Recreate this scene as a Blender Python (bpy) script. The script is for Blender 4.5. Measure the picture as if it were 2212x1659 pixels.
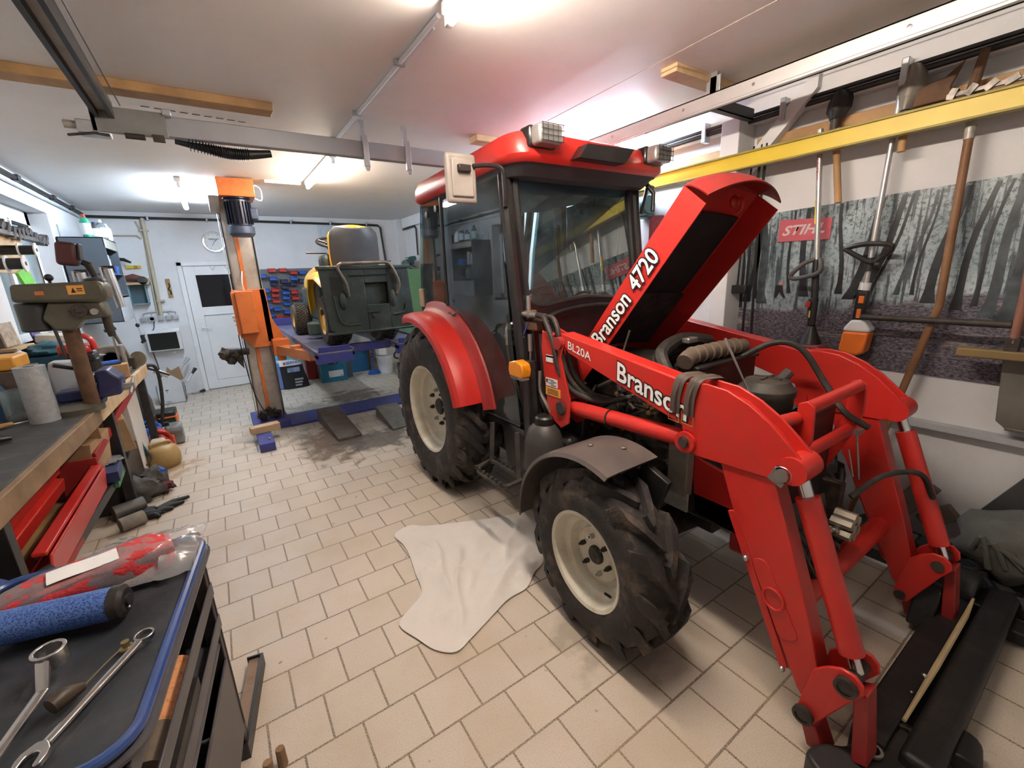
import bpy, bmesh, math, random
from mathutils import Vector, Matrix, Euler, noise
R = math.radians
PI = math.pi
rnd = random.Random(7)
for o in list(bpy.data.objects):
    bpy.data.objects.remove(o)
SC = bpy.context.scene
COL = SC.collection

# ---------------------------------------------------------------- camera
def _camera():
    yaw, pitch, roll = 0.584026805, 0.253741762, -0.0406615691
    f = Vector((math.sin(yaw) * math.cos(pitch), math.cos(yaw) * math.cos(pitch), -math.sin(pitch)))
    r = Vector((math.cos(yaw), -math.sin(yaw), 0))
    u = r.cross(f)
    r2 = r * math.cos(roll) + u * math.sin(roll)
    u2 = -r * math.sin(roll) + u * math.cos(roll)
    cd = bpy.data.cameras.new('camera')
    cd.sensor_width = 36
    cd.lens = 930.959612 * 36 / 2212
    cd.clip_start = 0.02
    co = bpy.data.objects.new('camera', cd)
    m = Matrix((r2, u2, -f)).transposed().to_4x4()
    m.translation = Vector((0, 0, 1.6))
    co.matrix_world = m
    COL.objects.link(co)
    SC.camera = co
_camera()

# ---------------------------------------------------------------- world and exposure
W = bpy.data.worlds.new('world')
SC.world = W
W.use_nodes = True
W.node_tree.nodes['Background'].inputs[0].default_value = (0.02, 0.022, 0.03, 1)
W.node_tree.nodes['Background'].inputs[1].default_value = 1.0
vs = SC.view_settings
vs.view_transform = 'Standard'
vs.look = 'None'
vs.exposure = 2.6
vs.gamma = 1.0
vs.use_curve_mapping = False
COOL, WARM = (0.72, 0.86, 1.0), (1.0, 0.86, 0.72)
TUBE_LEFT, TUBE_MID, TUBE_NEAR, TUBE_RIGHT, TUBE_BACK = 21, 27, 36, 26, 0

# ---------------------------------------------------------------- materials
MATS = {}
def mat(name, col, rough=0.5, metal=0.0, var=0.12, scale=9.0, dirt=None, dirt_amt=0.0, dirt_scale=4.0, bump=0.0, bump_scale=60.0, emit=None, estr=0.0, alpha=1.0, coat=0.0):
    if name in MATS:
        return MATS[name]
    m = bpy.data.materials.new(name)
    m.use_nodes = True
    nt = m.node_tree
    N, L = nt.nodes, nt.links
    b = N['Principled BSDF']
    b.inputs['Roughness'].default_value = rough
    b.inputs['Metallic'].default_value = metal
    if coat:
        b.inputs['Coat Weight'].default_value = coat
        b.inputs['Coat Roughness'].default_value = 0.12
    tc = N.new('ShaderNodeTexCoord')
    nz = N.new('ShaderNodeTexNoise')
    nz.inputs['Scale'].default_value = scale
    nz.inputs['Detail'].default_value = 5
    L.new(tc.outputs['Object'], nz.inputs['Vector'])
    rp = N.new('ShaderNodeValToRGB')
    c = Vector(col)
    rp.color_ramp.elements[0].position = 0.3
    rp.color_ramp.elements[1].position = 0.7
    rp.color_ramp.elements[0].color = (*[max(0, x * (1 - var)) for x in c], 1)
    rp.color_ramp.elements[1].color = (*[min(1, x * (1 + var)) for x in c], 1)
    L.new(nz.outputs['Fac'], rp.inputs[0])
    out = rp.outputs[0]
    if dirt_amt:
        n2 = N.new('ShaderNodeTexNoise')
        n2.inputs['Scale'].default_value = dirt_scale
        n2.inputs['Detail'].default_value = 8
        n2.inputs['Roughness'].default_value = 0.7
        L.new(tc.outputs['Object'], n2.inputs['Vector'])
        r2 = N.new('ShaderNodeValToRGB')
        r2.color_ramp.elements[0].position = 0.5
        r2.color_ramp.elements[1].position = 0.72
        r2.color_ramp.elements[0].color = (0, 0, 0, 1)
        r2.color_ramp.elements[1].color = (dirt_amt,) * 3 + (1,)
        L.new(n2.outputs['Fac'], r2.inputs[0])
        mx = N.new('ShaderNodeMixRGB')
        L.new(r2.outputs[0], mx.inputs[0])
        L.new(out, mx.inputs[1])
        mx.inputs[2].default_value = (*dirt, 1)
        out = mx.outputs[0]
    L.new(out, b.inputs['Base Color'])
    if bump:
        n3 = N.new('ShaderNodeTexNoise')
        n3.inputs['Scale'].default_value = bump_scale
        n3.inputs['Detail'].default_value = 4
        L.new(tc.outputs['Object'], n3.inputs['Vector'])
        bp = N.new('ShaderNodeBump')
        bp.inputs['Strength'].default_value = bump
        bp.inputs['Distance'].default_value = 0.01
        L.new(n3.outputs['Fac'], bp.inputs['Height'])
        L.new(bp.outputs[0], b.inputs['Normal'])
    if emit:
        b.inputs['Emission Color'].default_value = (*emit, 1)
        b.inputs['Emission Strength'].default_value = estr
    if alpha < 1:
        b.inputs['Alpha'].default_value = alpha
    MATS[name] = m
    return m

def glassmat(name, tint, rough=0.0, ior=1.5, haze=0.0, hazecol=(0.8, 0.85, 0.85)):
    m = bpy.data.materials.new(name)
    m.use_nodes = True
    nt = m.node_tree
    N, L = nt.nodes, nt.links
    N.remove(N['Principled BSDF'])
    tr = N.new('ShaderNodeBsdfTransparent'); tr.inputs[0].default_value = (*tint, 1)
    gl = N.new('ShaderNodeBsdfGlossy'); gl.inputs['Roughness'].default_value = rough
    fr = N.new('ShaderNodeFresnel'); fr.inputs[0].default_value = ior
    mx = N.new('ShaderNodeMixShader')
    L.new(fr.outputs[0], mx.inputs[0]); L.new(tr.outputs[0], mx.inputs[1]); L.new(gl.outputs[0], mx.inputs[2])
    out = mx.outputs[0]
    if haze:
        df = N.new('ShaderNodeBsdfDiffuse'); df.inputs[0].default_value = (*hazecol, 1)
        m2 = N.new('ShaderNodeMixShader')
        tc = N.new('ShaderNodeTexCoord'); nz = N.new('ShaderNodeTexNoise'); nz.inputs['Scale'].default_value = 6; nz.inputs['Detail'].default_value = 8
        L.new(tc.outputs['Object'], nz.inputs['Vector'])
        mp = N.new('ShaderNodeMapRange'); mp.inputs[1].default_value = 0.35; mp.inputs[2].default_value = 0.75; mp.inputs[3].default_value = haze * 0.5; mp.inputs[4].default_value = haze * 1.5
        L.new(nz.outputs['Fac'], mp.inputs[0]); L.new(mp.outputs[0], m2.inputs[0])
        L.new(out, m2.inputs[1]); L.new(df.outputs[0], m2.inputs[2])
        out = m2.outputs[0]
    L.new(out, N['Material Output'].inputs[0])
    MATS[name] = m
    return m

def floor_material():
    m = bpy.data.materials.new('floor_tiles')
    m.use_nodes = True
    nt = m.node_tree
    N, L = nt.nodes, nt.links
    b = N['Principled BSDF']
    tc = N.new('ShaderNodeTexCoord')
    mp = N.new('ShaderNodeMapping'); mp.inputs['Location'].default_value = (0.1171, -1.9893, 0)
    L.new(tc.outputs['Object'], mp.inputs[0])
    br = N.new('ShaderNodeTexBrick')
    br.inputs['Scale'].default_value = 1; br.inputs['Brick Width'].default_value = 0.19844
    br.inputs['Row Height'].default_value = 0.20545; br.inputs['Mortar Size'].default_value = 0.0042
    br.inputs['Mortar Smooth'].default_value = 0.1; br.inputs['Bias'].default_value = -0.1
    br.inputs['Color1'].default_value = (0.53, 0.455, 0.385, 1); br.inputs['Color2'].default_value = (0.47, 0.405, 0.34, 1)
    br.inputs['Mortar'].default_value = (0.09, 0.05, 0.025, 1)
    L.new(mp.outputs[0], br.inputs['Vector'])
    def nz(scale, det=4, vec=None):
        n = N.new('ShaderNodeTexNoise'); n.inputs['Scale'].default_value = scale; n.inputs['Detail'].default_value = det
        L.new(tc.outputs['Object'], n.inputs['Vector']); return n
    def mix(fac, a, bcol, typ='MIX'):
        x = N.new('ShaderNodeMixRGB'); x.blend_type = typ
        if isinstance(fac, float): x.inputs[0].default_value = fac
        else: L.new(fac, x.inputs[0])
        L.new(a, x.inputs[1])
        if isinstance(bcol, tuple): x.inputs[2].default_value = (*bcol, 1)
        else: L.new(bcol, x.inputs[2])
        return x.outputs[0]
    def ramp(src, p0, p1, v0, v1):
        r = N.new('ShaderNodeMapRange'); r.inputs[1].default_value = p0; r.inputs[2].default_value = p1; r.inputs[3].default_value = v0; r.inputs[4].default_value = v1
        L.new(src, r.inputs[0]); return r.outputs[0]
    sp = nz(260, 2)                         # fine aggregate speckle of the tile
    c = mix(ramp(sp.outputs['Fac'], 0.4, 0.62, 0.0, 0.55), br.outputs['Color'], (0.66, 0.58, 0.47))
    sp2 = nz(200, 2); c = mix(ramp(sp2.outputs['Fac'], 0.6, 0.68, 0, 0.5), c, (0.30, 0.235, 0.15))
    big = nz(2.2, 6); c = mix(ramp(big.outputs['Fac'], 0.48, 0.72, 0, 0.45), c, (0.40, 0.31, 0.19))
    spots = nz(17, 3); c = mix(ramp(spots.outputs['Fac'], 0.71, 0.76, 0, 0.75), c, (0.16, 0.07, 0.03))
    # oil and rust stains with a place of their own, near the lift
    def stain(cx, cy, rx, ry, col, amt, c):
        v = N.new('ShaderNodeVectorMath'); v.operation = 'SUBTRACT'; v.inputs[1].default_value = (cx, cy, 0); L.new(tc.outputs['Object'], v.inputs[0])
        v2 = N.new('ShaderNodeVectorMath'); v2.operation = 'DIVIDE'; v2.inputs[1].default_value = (rx, ry, 1); L.new(v.outputs[0], v2.inputs[0])
        ln = N.new('ShaderNodeVectorMath'); ln.operation = 'LENGTH'; L.new(v2.outputs[0], ln.inputs[0])
        n = nz(7, 8)
        a = N.new('ShaderNodeMath'); a.operation = 'ADD'; L.new(ln.outputs['Value'], a.inputs[0]); L.new(ramp(n.outputs['Fac'], 0.3, 0.7, -0.55, 0.55), a.inputs[1])
        return mix(ramp(a.outputs[0], 0.55, 1.0, amt, 0.0), c, col)
    c = stain(0.72, 4.45, 0.34, 0.62, (0.17, 0.10, 0.055), 0.85, c)
    c = stain(1.15, 4.25, 0.5, 0.35, (0.09, 0.075, 0.06), 0.8, c)
    c = stain(1.35, 6.15, 0.45, 0.4, (0.11, 0.085, 0.06), 0.8, c)
    c = stain(0.75, 5.9, 0.4, 0.3, (0.2, 0.17, 0.13), 0.7, c)
    c = stain(0.25, 5.2, 0.4, 0.6, (0.28, 0.25, 0.2), 0.6, c)
    c = stain(1.25, 1.15, 0.3, 0.3, (0.2, 0.16, 0.12), 0.5, c)
    c = stain(-0.66, 4.75, 0.3, 0.3, (0.3, 0.17, 0.07), 0.7, c)
    L.new(c, b.inputs['Base Color'])
    rr = nz(12, 3); L.new(ramp(rr.outputs['Fac'], 0.3, 0.7, 0.38, 0.6), b.inputs['Roughness'])
    bp = N.new('ShaderNodeBump'); bp.inputs['Strength'].default_value = 0.5; bp.inputs['Distance'].default_value = 0.004; bp.invert = True
    L.new(br.outputs['Fac'], bp.inputs['Height']); L.new(bp.outputs[0], b.inputs['Normal'])
    return m

RED = mat('tractor_red', (0.52, 0.022, 0.016), 0.36, 0, 0.1, 3, (0.16, 0.05, 0.035), 0.35, 3.0, coat=0.1)
REDDARK = mat('dull_red', (0.30, 0.02, 0.018), 0.5, 0, 0.15, 5, (0.1, 0.04, 0.03), 0.5, 5)
BLACKP = mat('black_plastic', (0.012, 0.011, 0.011), 0.42, 0, 0.2, 8, (0.09, 0.07, 0.055), 0.35, 6)
BLACKM = mat('black_steel', (0.016, 0.015, 0.016), 0.4, 0.1, 0.2, 8, (0.1, 0.075, 0.055), 0.4, 7)
CABBLACK = mat('cab_black', (0.012, 0.011, 0.012), 0.3, 0.0, 0.15, 6, (0.05, 0.045, 0.04), 0.3, 5, coat=0.2)
RUBBER = mat('tyre_rubber', (0.022, 0.019, 0.018), 0.72, 0, 0.35, 10, (0.16, 0.115, 0.085), 0.75, 9, 0.25, 90)
RIMW = mat('rim_cream', (0.60, 0.57, 0.47), 0.42, 0, 0.08, 6, (0.30, 0.19, 0.09), 0.5, 5)
STEEL = mat('steel', (0.48, 0.47, 0.46), 0.32, 0.9, 0.15, 12, (0.2, 0.13, 0.08), 0.35, 9)
CHROME = mat('bright_chrome', (0.72, 0.72, 0.74), 0.18, 1.0, 0.05, 10)
ZINC = mat('galvanized', (0.52, 0.54, 0.57), 0.38, 0.75, 0.15, 14)
RUST = mat('rusty_iron', (0.14, 0.075, 0.04), 0.75, 0.3, 0.35, 14, (0.05, 0.04, 0.035), 0.6, 8)
IRON = mat('dark_iron', (0.055, 0.048, 0.042), 0.6, 0.5, 0.3, 14, (0.16, 0.12, 0.08), 0.5, 12)
GREASE = mat('greasy_engine', (0.028, 0.022, 0.018), 0.55, 0.2, 0.5, 16, (0.14, 0.09, 0.055), 0.55, 14, 0.4, 50)
HOSE = mat('hose_rubber', (0.022, 0.019, 0.017), 0.6, 0, 0.3, 20, (0.13, 0.1, 0.075), 0.5, 12)
ORANGE = mat('lift_orange', (0.62, 0.165, 0.035), 0.42, 0, 0.1, 4, (0.2, 0.06, 0.025), 0.5, 6, coat=0.15)
LIFTGREY = mat('lift_grey', (0.42, 0.385, 0.35), 0.45, 0.2, 0.12, 4, (0.14, 0.1, 0.075), 0.5, 5)
LIFTBLUE = mat('lift_blue', (0.035, 0.042, 0.22), 0.5, 0, 0.15, 6, (0.10, 0.085, 0.09), 0.6, 5)
NAVY = mat('motor_navy', (0.018, 0.022, 0.045), 0.35, 0.2, 0.15, 8)
WHITEP = mat('white_plastic', (0.74, 0.76, 0.78), 0.35, 0, 0.03, 6)
WHITEW = mat('white_paint_wall', (0.68, 0.69, 0.71), 0.75, 0, 0.03, 2.2, (0.5, 0.48, 0.45), 0.25, 2.6, 0.08, 70)
CEIL = mat('ceiling_paint', (0.74, 0.725, 0.72), 0.6, 0, 0.02, 1.2, (0.55, 0.53, 0.52), 0.3, 1.5, 0.05, 60)
WOOD = mat('pine_wood', (0.42, 0.24, 0.10), 0.6, 0, 0.2, 6, (0.2, 0.1, 0.045), 0.4, 9)
WOODL = mat('light_wood', (0.52, 0.36, 0.2), 0.6, 0, 0.18, 8, (0.25, 0.14, 0.07), 0.4, 9)
WOODD = mat('dark_old_wood', (0.12, 0.088, 0.064), 0.7, 0, 0.3, 10, (0.035, 0.028, 0.022), 0.6, 8)
CARD = mat('brown_cardboard', (0.36, 0.22, 0.115), 0.8, 0, 0.12, 7, (0.14, 0.08, 0.04), 0.4, 6)
YELLOW = mat('beam_yellow', (0.68, 0.50, 0.035), 0.42, 0, 0.06, 4)
MYELLOW = mat('mower_yellow', (0.78, 0.45, 0.03), 0.35, 0, 0.06, 5, coat=0.3)
MGREEN = mat('mower_green', (0.022, 0.032, 0.026), 0.55, 0, 0.25, 6, (0.11, 0.1, 0.075), 0.5, 6)
GREENCAB = mat('cabinet_green', (0.13, 0.29, 0.14), 0.45, 0, 0.06, 4)
BLUEBIN = mat('bin_blue', (0.015, 0.10, 0.42), 0.4, 0, 0.08, 8)
NAVYBIN = mat('bin_navy', (0.012, 0.025, 0.09), 0.45, 0, 0.08, 8)
REDBIN = mat('bin_red', (0.45, 0.03, 0.03), 0.4, 0, 0.08, 8)
GREYM = mat('grey_cabinet', (0.105, 0.125, 0.15), 0.5, 0.1, 0.07, 4)
GREYL = mat('light_grey', (0.42, 0.44, 0.47), 0.5, 0, 0.06, 6)
CARTBLUE = mat('cart_blue', (0.02, 0.055, 0.2), 0.32, 0, 0.15, 7, (0.1, 0.1, 0.12), 0.35, 9, coat=0.3)
CARTTOP = mat('cart_rubber_top', (0.022, 0.026, 0.034), 0.48, 0, 0.35, 5, (0.09, 0.085, 0.085), 0.4, 6, 0.1, 90)
CARTGREY = mat('cart_grey', (0.075, 0.073, 0.085), 0.42, 0.2, 0.15, 6, (0.03, 0.026, 0.025), 0.5, 6)
TEAL = mat('teal_plastic', (0.012, 0.15, 0.25), 0.4, 0, 0.08, 7)
TEALD = mat('dark_teal', (0.02, 0.10, 0.15), 0.5, 0, 0.1, 7)
REDTOOL = mat('tool_red', (0.48, 0.025, 0.015), 0.3, 0, 0.08, 7, coat=0.4)
ORANGEP = mat('orange_plastic', (0.75, 0.17, 0.02), 0.4, 0, 0.06, 7)
AMBER = mat('amber_lens', (0.75, 0.26, 0.01), 0.15, 0, 0.1, 25, coat=0.6)
CLOTH = mat('white_cloth', (0.70, 0.655, 0.61), 0.9, 0, 0.04, 5, (0.55, 0.54, 0.55), 0.3, 4, 0.25, 240)
RAG = mat('grey_rag', (0.075, 0.068, 0.062), 0.9, 0, 0.3, 8, (0.03, 0.026, 0.024), 0.6, 6, 0.3, 90)
BLACKRAG = mat('black_glove', (0.006, 0.006, 0.006), 0.6, 0, 0.3, 8)
BLACKPAINT = mat('flat_black', (0.004, 0.004, 0.004), 0.5, 0, 0.1, 8)
WHITEINK = mat('white_lettering', (0.80, 0.80, 0.80), 0.4, 0, 0.02, 8)
BLACKINK = mat('black_lettering', (0.012, 0.012, 0.015), 0.4, 0, 0.02, 8)
LABEL = mat('label_paper', (0.72, 0.73, 0.74), 0.5, 0, 0.03, 20)
LABELO = mat('label_orange', (0.75, 0.34, 0.06), 0.45, 0, 0.04, 20)
LABELY = mat('label_yellow', (0.8, 0.62, 0.1), 0.45, 0, 0.04, 20)
BEIGEPIPE = mat('beige_conduit', (0.47, 0.42, 0.31), 0.5, 0, 0.06, 8)
DPGREEN = mat('drill_press_olive', (0.10, 0.092, 0.066), 0.42, 0.2, 0.15, 7, (0.04, 0.035, 0.03), 0.5, 8)
PINKSIGN = mat('faded_red_sign', (0.52, 0.11, 0.14), 0.3, 0, 0.08, 12)
CAN = mat('ochre_plastic_can', (0.40, 0.26, 0.10), 0.5, 0, 0.15, 7, (0.16, 0.1, 0.045), 0.6, 6)
CARBLACK = mat('carbon_black_frame', (0.014, 0.013, 0.013), 0.5, 0.2, 0.2, 8, (0.07, 0.055, 0.04), 0.4, 7)
FOAM = mat('dark_foam', (0.013, 0.011, 0.012), 0.9, 0, 0.25, 6, (0.04, 0.03, 0.025), 0.4, 7, 0.3, 60)
PANEL = mat('pegboard_grey', (0.16, 0.165, 0.175), 0.5, 0.2, 0.1, 6)
DARKGLASS = mat('dark_window_glass', (0.006, 0.007, 0.01), 0.06, 0, 0.1, 3)
GREYGLASS = mat('grey_window_glass', (0.22, 0.27, 0.29), 0.08, 0, 0.06, 3)
CABGLASS = glassmat('cab_glass', (0.66, 0.84, 0.88), 0.0, 1.52, 0.035)
LENSGLASS = glassmat('lens_glass', (0.85, 0.87, 0.86), 0.08, 1.5, 0.15)
FILM = glassmat('clear_film', (0.9, 0.9, 0.92), 0.16, 1.5, 0.22, (0.75, 0.75, 0.78))
CLEARP = glassmat('clear_plastic', (0.8, 0.86, 0.87), 0.1, 1.45, 0.3, (0.6, 0.68, 0.7))
# ---------------------------------------------------------------- mesh helpers
ORG = {}
def smooth_path(pts, k=6, closed=False):
    P = [Vector(p) for p in pts]
    n = len(P)
    if n < 3:
        return P
    out = []
    for i in range(n if closed else n - 1):
        p0 = P[(i - 1) % n] if closed or i > 0 else P[i] * 2 - P[i + 1]
        p1 = P[i]
        p2 = P[(i + 1) % n]
        p3 = P[(i + 2) % n] if closed or i + 2 < n else P[i + 1] * 2 - P[i]
        for j in range(k):
            t = j / k
            out.append(0.5 * ((2 * p1) + (p2 - p0) * t + (2 * p0 - 5 * p1 + 4 * p2 - p3) * t * t + (3 * p1 - p0 - 3 * p2 + p3) * t ** 3))
    if not closed:
        out.append(P[-1])
    return out

class G:
    def __init__(self):
        self.bm = bmesh.new()
        self.mi = 0
    def _mark(self, faces):
        for f in faces:
            f.material_index = self.mi
        return faces
    def box(self, x0, x1, y0, y1, z0, z1):
        vs = [self.bm.verts.new((x, y, z)) for z in (z0, z1) for y in (y0, y1) for x in (x0, x1)]
        q = [(0, 2, 3, 1), (4, 5, 7, 6), (0, 1, 5, 4), (2, 6, 7, 3), (0, 4, 6, 2), (1, 3, 7, 5)]
        self._mark([self.bm.faces.new([vs[i] for i in f]) for f in q])
        return self
    def obox(self, c, s, rot=(0, 0, 0)):
        M = Matrix.Translation(Vector(c)) @ Euler([R(a) for a in rot]).to_matrix().to_4x4()
        vs = [self.bm.verts.new(M @ Vector((x * s[0] / 2, y * s[1] / 2, z * s[2] / 2))) for z in (-1, 1) for y in (-1, 1) for x in (-1, 1)]
        q = [(0, 2, 3, 1), (4, 5, 7, 6), (0, 1, 5, 4), (2, 6, 7, 3), (0, 4, 6, 2), (1, 3, 7, 5)]
        self._mark([self.bm.faces.new([vs[i] for i in f]) for f in q])
        return self
    def bar(self, p0, p1, w, h, up=(0, 0, 1)):
        p0, p1 = Vector(p0), Vector(p1)
        d = (p1 - p0).normalized()
        s = d.cross(Vector(up))
        if s.length < 1e-4:
            s = d.cross(Vector((1, 0, 0)))
        s.normalize()
        u = s.cross(d)
        vs = [self.bm.verts.new(p + s * (a * w / 2) + u * (b * h / 2)) for p in (p0, p1) for a, b in ((-1, -1), (1, -1), (1, 1), (-1, 1))]
        fs = [(0, 1, 2, 3), (7, 6, 5, 4)] + [(i, i + 4, (i + 1) % 4 + 4, (i + 1) % 4) for i in range(4)]
        self._mark([self.bm.faces.new([vs[i] for i in f]) for f in fs])
        return self
    def tube(self, pts, r, n=8, closed=False, smooth=0, cap=True):
        P = smooth_path(pts, smooth, closed) if smooth else [Vector(p) for p in pts]
        m = len(P)
        rs = r if isinstance(r, (list, tuple)) else None
        rings = []
        nrm = None
        for i in range(m):
            a = P[(i - 1) % m] if closed or i > 0 else P[i]
            b = P[(i + 1) % m] if closed or i < m - 1 else P[i]
            t = (b - a)
            if t.length < 1e-9:
                t = Vector((0, 0, 1))
            t.normalize()
            if nrm is None:
                nrm = t.cross(Vector((0.13, 0.21, 0.97)))
                if nrm.length < 1e-3:
                    nrm = t.cross(Vector((1, 0, 0)))
                nrm.normalize()
            else:
                nrm = nrm - t * nrm.dot(t)
                nrm.normalize()
            bn = t.cross(nrm)
            if rs:
                x = i / max(1, m - 1) * (len(rs) - 1)
                k = min(int(x), len(rs) - 2)
                rr = rs[k] + (rs[k + 1] - rs[k]) * (x - k)
            else:
                rr = r
            rings.append([self.bm.verts.new(P[i] + (nrm * math.cos(2 * PI * j / n) + bn * math.sin(2 * PI * j / n)) * rr) for j in range(n)])
        fs = []
        for i in range(m if closed else m - 1):
            A, B = rings[i], rings[(i + 1) % m]
            for j in range(n):
                fs.append(self.bm.faces.new((A[j], A[(j + 1) % n], B[(j + 1) % n], B[j])))
        if cap and not closed:
            fs.append(self.bm.faces.new(rings[0][::-1]))
            fs.append(self.bm.faces.new(rings[-1]))
        self._mark(fs)
        return self
    def cyl(self, p0, p1, r, r1=None, n=16):
        return self.tube([p0, p1], [r, r if r1 is None else r1], n)
    def lathe(self, prof, o=(0, 0, 0), axis='z', n=24, a0=0, a1=2 * PI):
        o = Vector(o)
        full = abs(a1 - a0 - 2 * PI) < 1e-6
        def pt(r, h, a):
            c, s = r * math.cos(a), r * math.sin(a)
            return o + {'z': Vector((c, s, h)), 'x': Vector((h, c, s)), 'y': Vector((s, h, c))}[axis]
        rows = []
        for r, h in prof:
            if r < 1e-6:
                rows.append([self.bm.verts.new(pt(0, h, 0))])
            else:
                rows.append([self.bm.verts.new(pt(r, h, a0 + (a1 - a0) * j / n)) for j in range(n if full else n + 1)])
        fs = []
        for A, B in zip(rows, rows[1:]):
            k = n if full else n
            for j in range(k):
                j2 = (j + 1) % len(A) if len(A) > 1 else 0
                j3 = (j + 1) % len(B) if len(B) > 1 else 0
                q = []
                for v in (A[j % len(A)], A[j2], B[j3], B[j % len(B)]):
                    if v not in q:
                        q.append(v)
                if len(q) > 2:
                    try:
                        fs.append(self.bm.faces.new(q))
                    except ValueError:
                        pass
        self._mark(fs)
        return self
    def prism(self, poly, axis, a, b):
        def pt(u, v, t):
            return {'x': (t, u, v), 'y': (u, t, v), 'z': (u, v, t)}[axis]
        A = [self.bm.verts.new(pt(u, v, a)) for u, v in poly]
        B = [self.bm.verts.new(pt(u, v, b)) for u, v in poly]
        n = len(poly)
        fs = [self.bm.faces.new(A), self.bm.faces.new(B[::-1])]
        fs += [self.bm.faces.new((A[i], B[i], B[(i + 1) % n], A[(i + 1) % n])) for i in range(n)]
        self._mark(fs)
        return self
    def ball(self, c, r, s=(1, 1, 1), n=14, lump=0.0, seed=0, rot=(0, 0, 0)):
        E = Euler([R(a) for a in rot]).to_matrix()
        rows = []
        m = n // 2 + 1
        fs = []
        for i in range(m + 1):
            th = PI * i / m
            row = []
            for j in range(n if 0 < i < m else 1):
                ph = 2 * PI * j / n
                d = Vector((math.sin(th) * math.cos(ph), math.sin(th) * math.sin(ph), math.cos(th)))
                k = r * (1 + lump * noise.noise(d * 2.3 + Vector((seed, seed * 2.1, 0))))
                row.append(self.bm.verts.new(Vector(c) + E @ Vector((d.x * s[0] * k, d.y * s[1] * k, d.z * s[2] * k))))
            rows.append(row)
        for A, B in zip(rows, rows[1:]):
            for j in range(n):
                q = []
                for v in (A[j % len(A)], B[j % len(B)], B[(j + 1) % len(B)], A[(j + 1) % len(A)]):
                    if v not in q:
                        q.append(v)
                if len(q) > 2:
                    fs.append(self.bm.faces.new(q))
        self._mark(fs)
        return self
    def sheet(self, fn, nu, nv, th=0.0):
        V = [[self.bm.verts.new(fn(i / nu, j / nv)) for j in range(nv + 1)] for i in range(nu + 1)]
        fs = [self.bm.faces.new((V[i][j], V[i + 1][j], V[i + 1][j + 1], V[i][j + 1])) for i in range(nu) for j in range(nv)]
        self._mark(fs)
        if th:
            bmesh.ops.recalc_face_normals(self.bm, faces=fs)
            bmesh.ops.solidify(self.bm, geom=fs, thickness=th)
        return self
    def quad(self, a, b, c, d):
        self._mark([self.bm.faces.new([self.bm.verts.new(p) for p in (a, b, c, d)])])
        return self
    def poly(self, pts):
        self._mark([self.bm.faces.new([self.bm.verts.new(p) for p in pts])])
        return self
    def xform(self, M):
        self.bm.transform(M)
        return self

def finish(g, name, mats, parent=None, bevel=0.0, ang=35, label=None, smooth=True, seg=2):
    """Links the shape as ONE mesh object; a child is moved into its parent's frame."""
    bm = g.bm
    bmesh.ops.recalc_face_normals(bm, faces=bm.faces[:])
    me = bpy.data.meshes.new(name)
    if parent is not None:
        org = ORG[parent]
    else:
        xs = [v.co for v in bm.verts]
        lo = Vector([min(v[i] for v in xs) for i in range(3)])
        hi = Vector([max(v[i] for v in xs) for i in range(3)])
        org = Vector(((lo.x + hi.x) / 2, (lo.y + hi.y) / 2, lo.z))
    bmesh.ops.translate(bm, verts=bm.verts[:], vec=-org)
    bm.to_mesh(me)
    bm.free()
    for m in (mats if isinstance(mats, (list, tuple)) else [mats]):
        me.materials.append(m)
    if smooth:
        me.shade_smooth()
        me.set_sharp_from_angle(angle=R(ang))
    o = bpy.data.objects.new(name, me)
    COL.objects.link(o)
    if parent is not None:
        o.parent = parent
    else:
        o.location = org
    ORG[o] = org
    if bevel:
        md = o.modifiers.new('bevel', 'BEVEL')
        md.width = bevel
        md.segments = seg
        md.limit_method = 'ANGLE'
        md.angle_limit = R(40)
        md.harden_normals = False
    if label:
        o['label'] = label
    return o

def thing(name, label, cat, loc, group=None):
    o = bpy.data.objects.new(name, None)
    o.empty_display_size = 0.1
    COL.objects.link(o)
    o.location = Vector(loc)
    ORG[o] = Vector(loc)
    o['label'] = label
    o['category'] = cat
    if group:
        o['group'] = group
    return o

def tag(o, label, cat, group=None):
    o['label'] = label
    o['category'] = cat
    if group:
        o['group'] = group
    return o

def struct(g, name, mats, bevel=0.0, parent=None):
    o = finish(g, name, mats, parent, bevel)
    if parent is None:
        o['kind'] = 'structure'
    return o

def dup(root, loc, label=None, group=None):
    r = root.copy()
    COL.objects.link(r)
    r.location = loc
    if label:
        r['label'] = label
    if group:
        r['group'] = group
    for ch in list(root.children):
        c = ch.copy()
        COL.objects.link(c)
        c.parent = r
        for gc in list(ch.children):
            d = gc.copy()
            COL.objects.link(d)
            d.parent = c
    return r

def text_mesh(s, offset=0.0, bold=0.0, shear=0.0, spacing=1.0):
    cu = bpy.data.curves.new('text', 'FONT')
    cu.body = s
    cu.offset = offset + bold
    cu.shear = shear
    cu.space_character = spacing
    cu.resolution_u = 3
    o = bpy.data.objects.new('text', cu)
    COL.objects.link(o)
    dg = bpy.context.evaluated_depsgraph_get()
    dg.update()
    me = bpy.data.meshes.new_from_object(o.evaluated_get(dg))
    bpy.data.objects.remove(o)
    bpy.data.curves.remove(cu)
    return me

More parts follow.
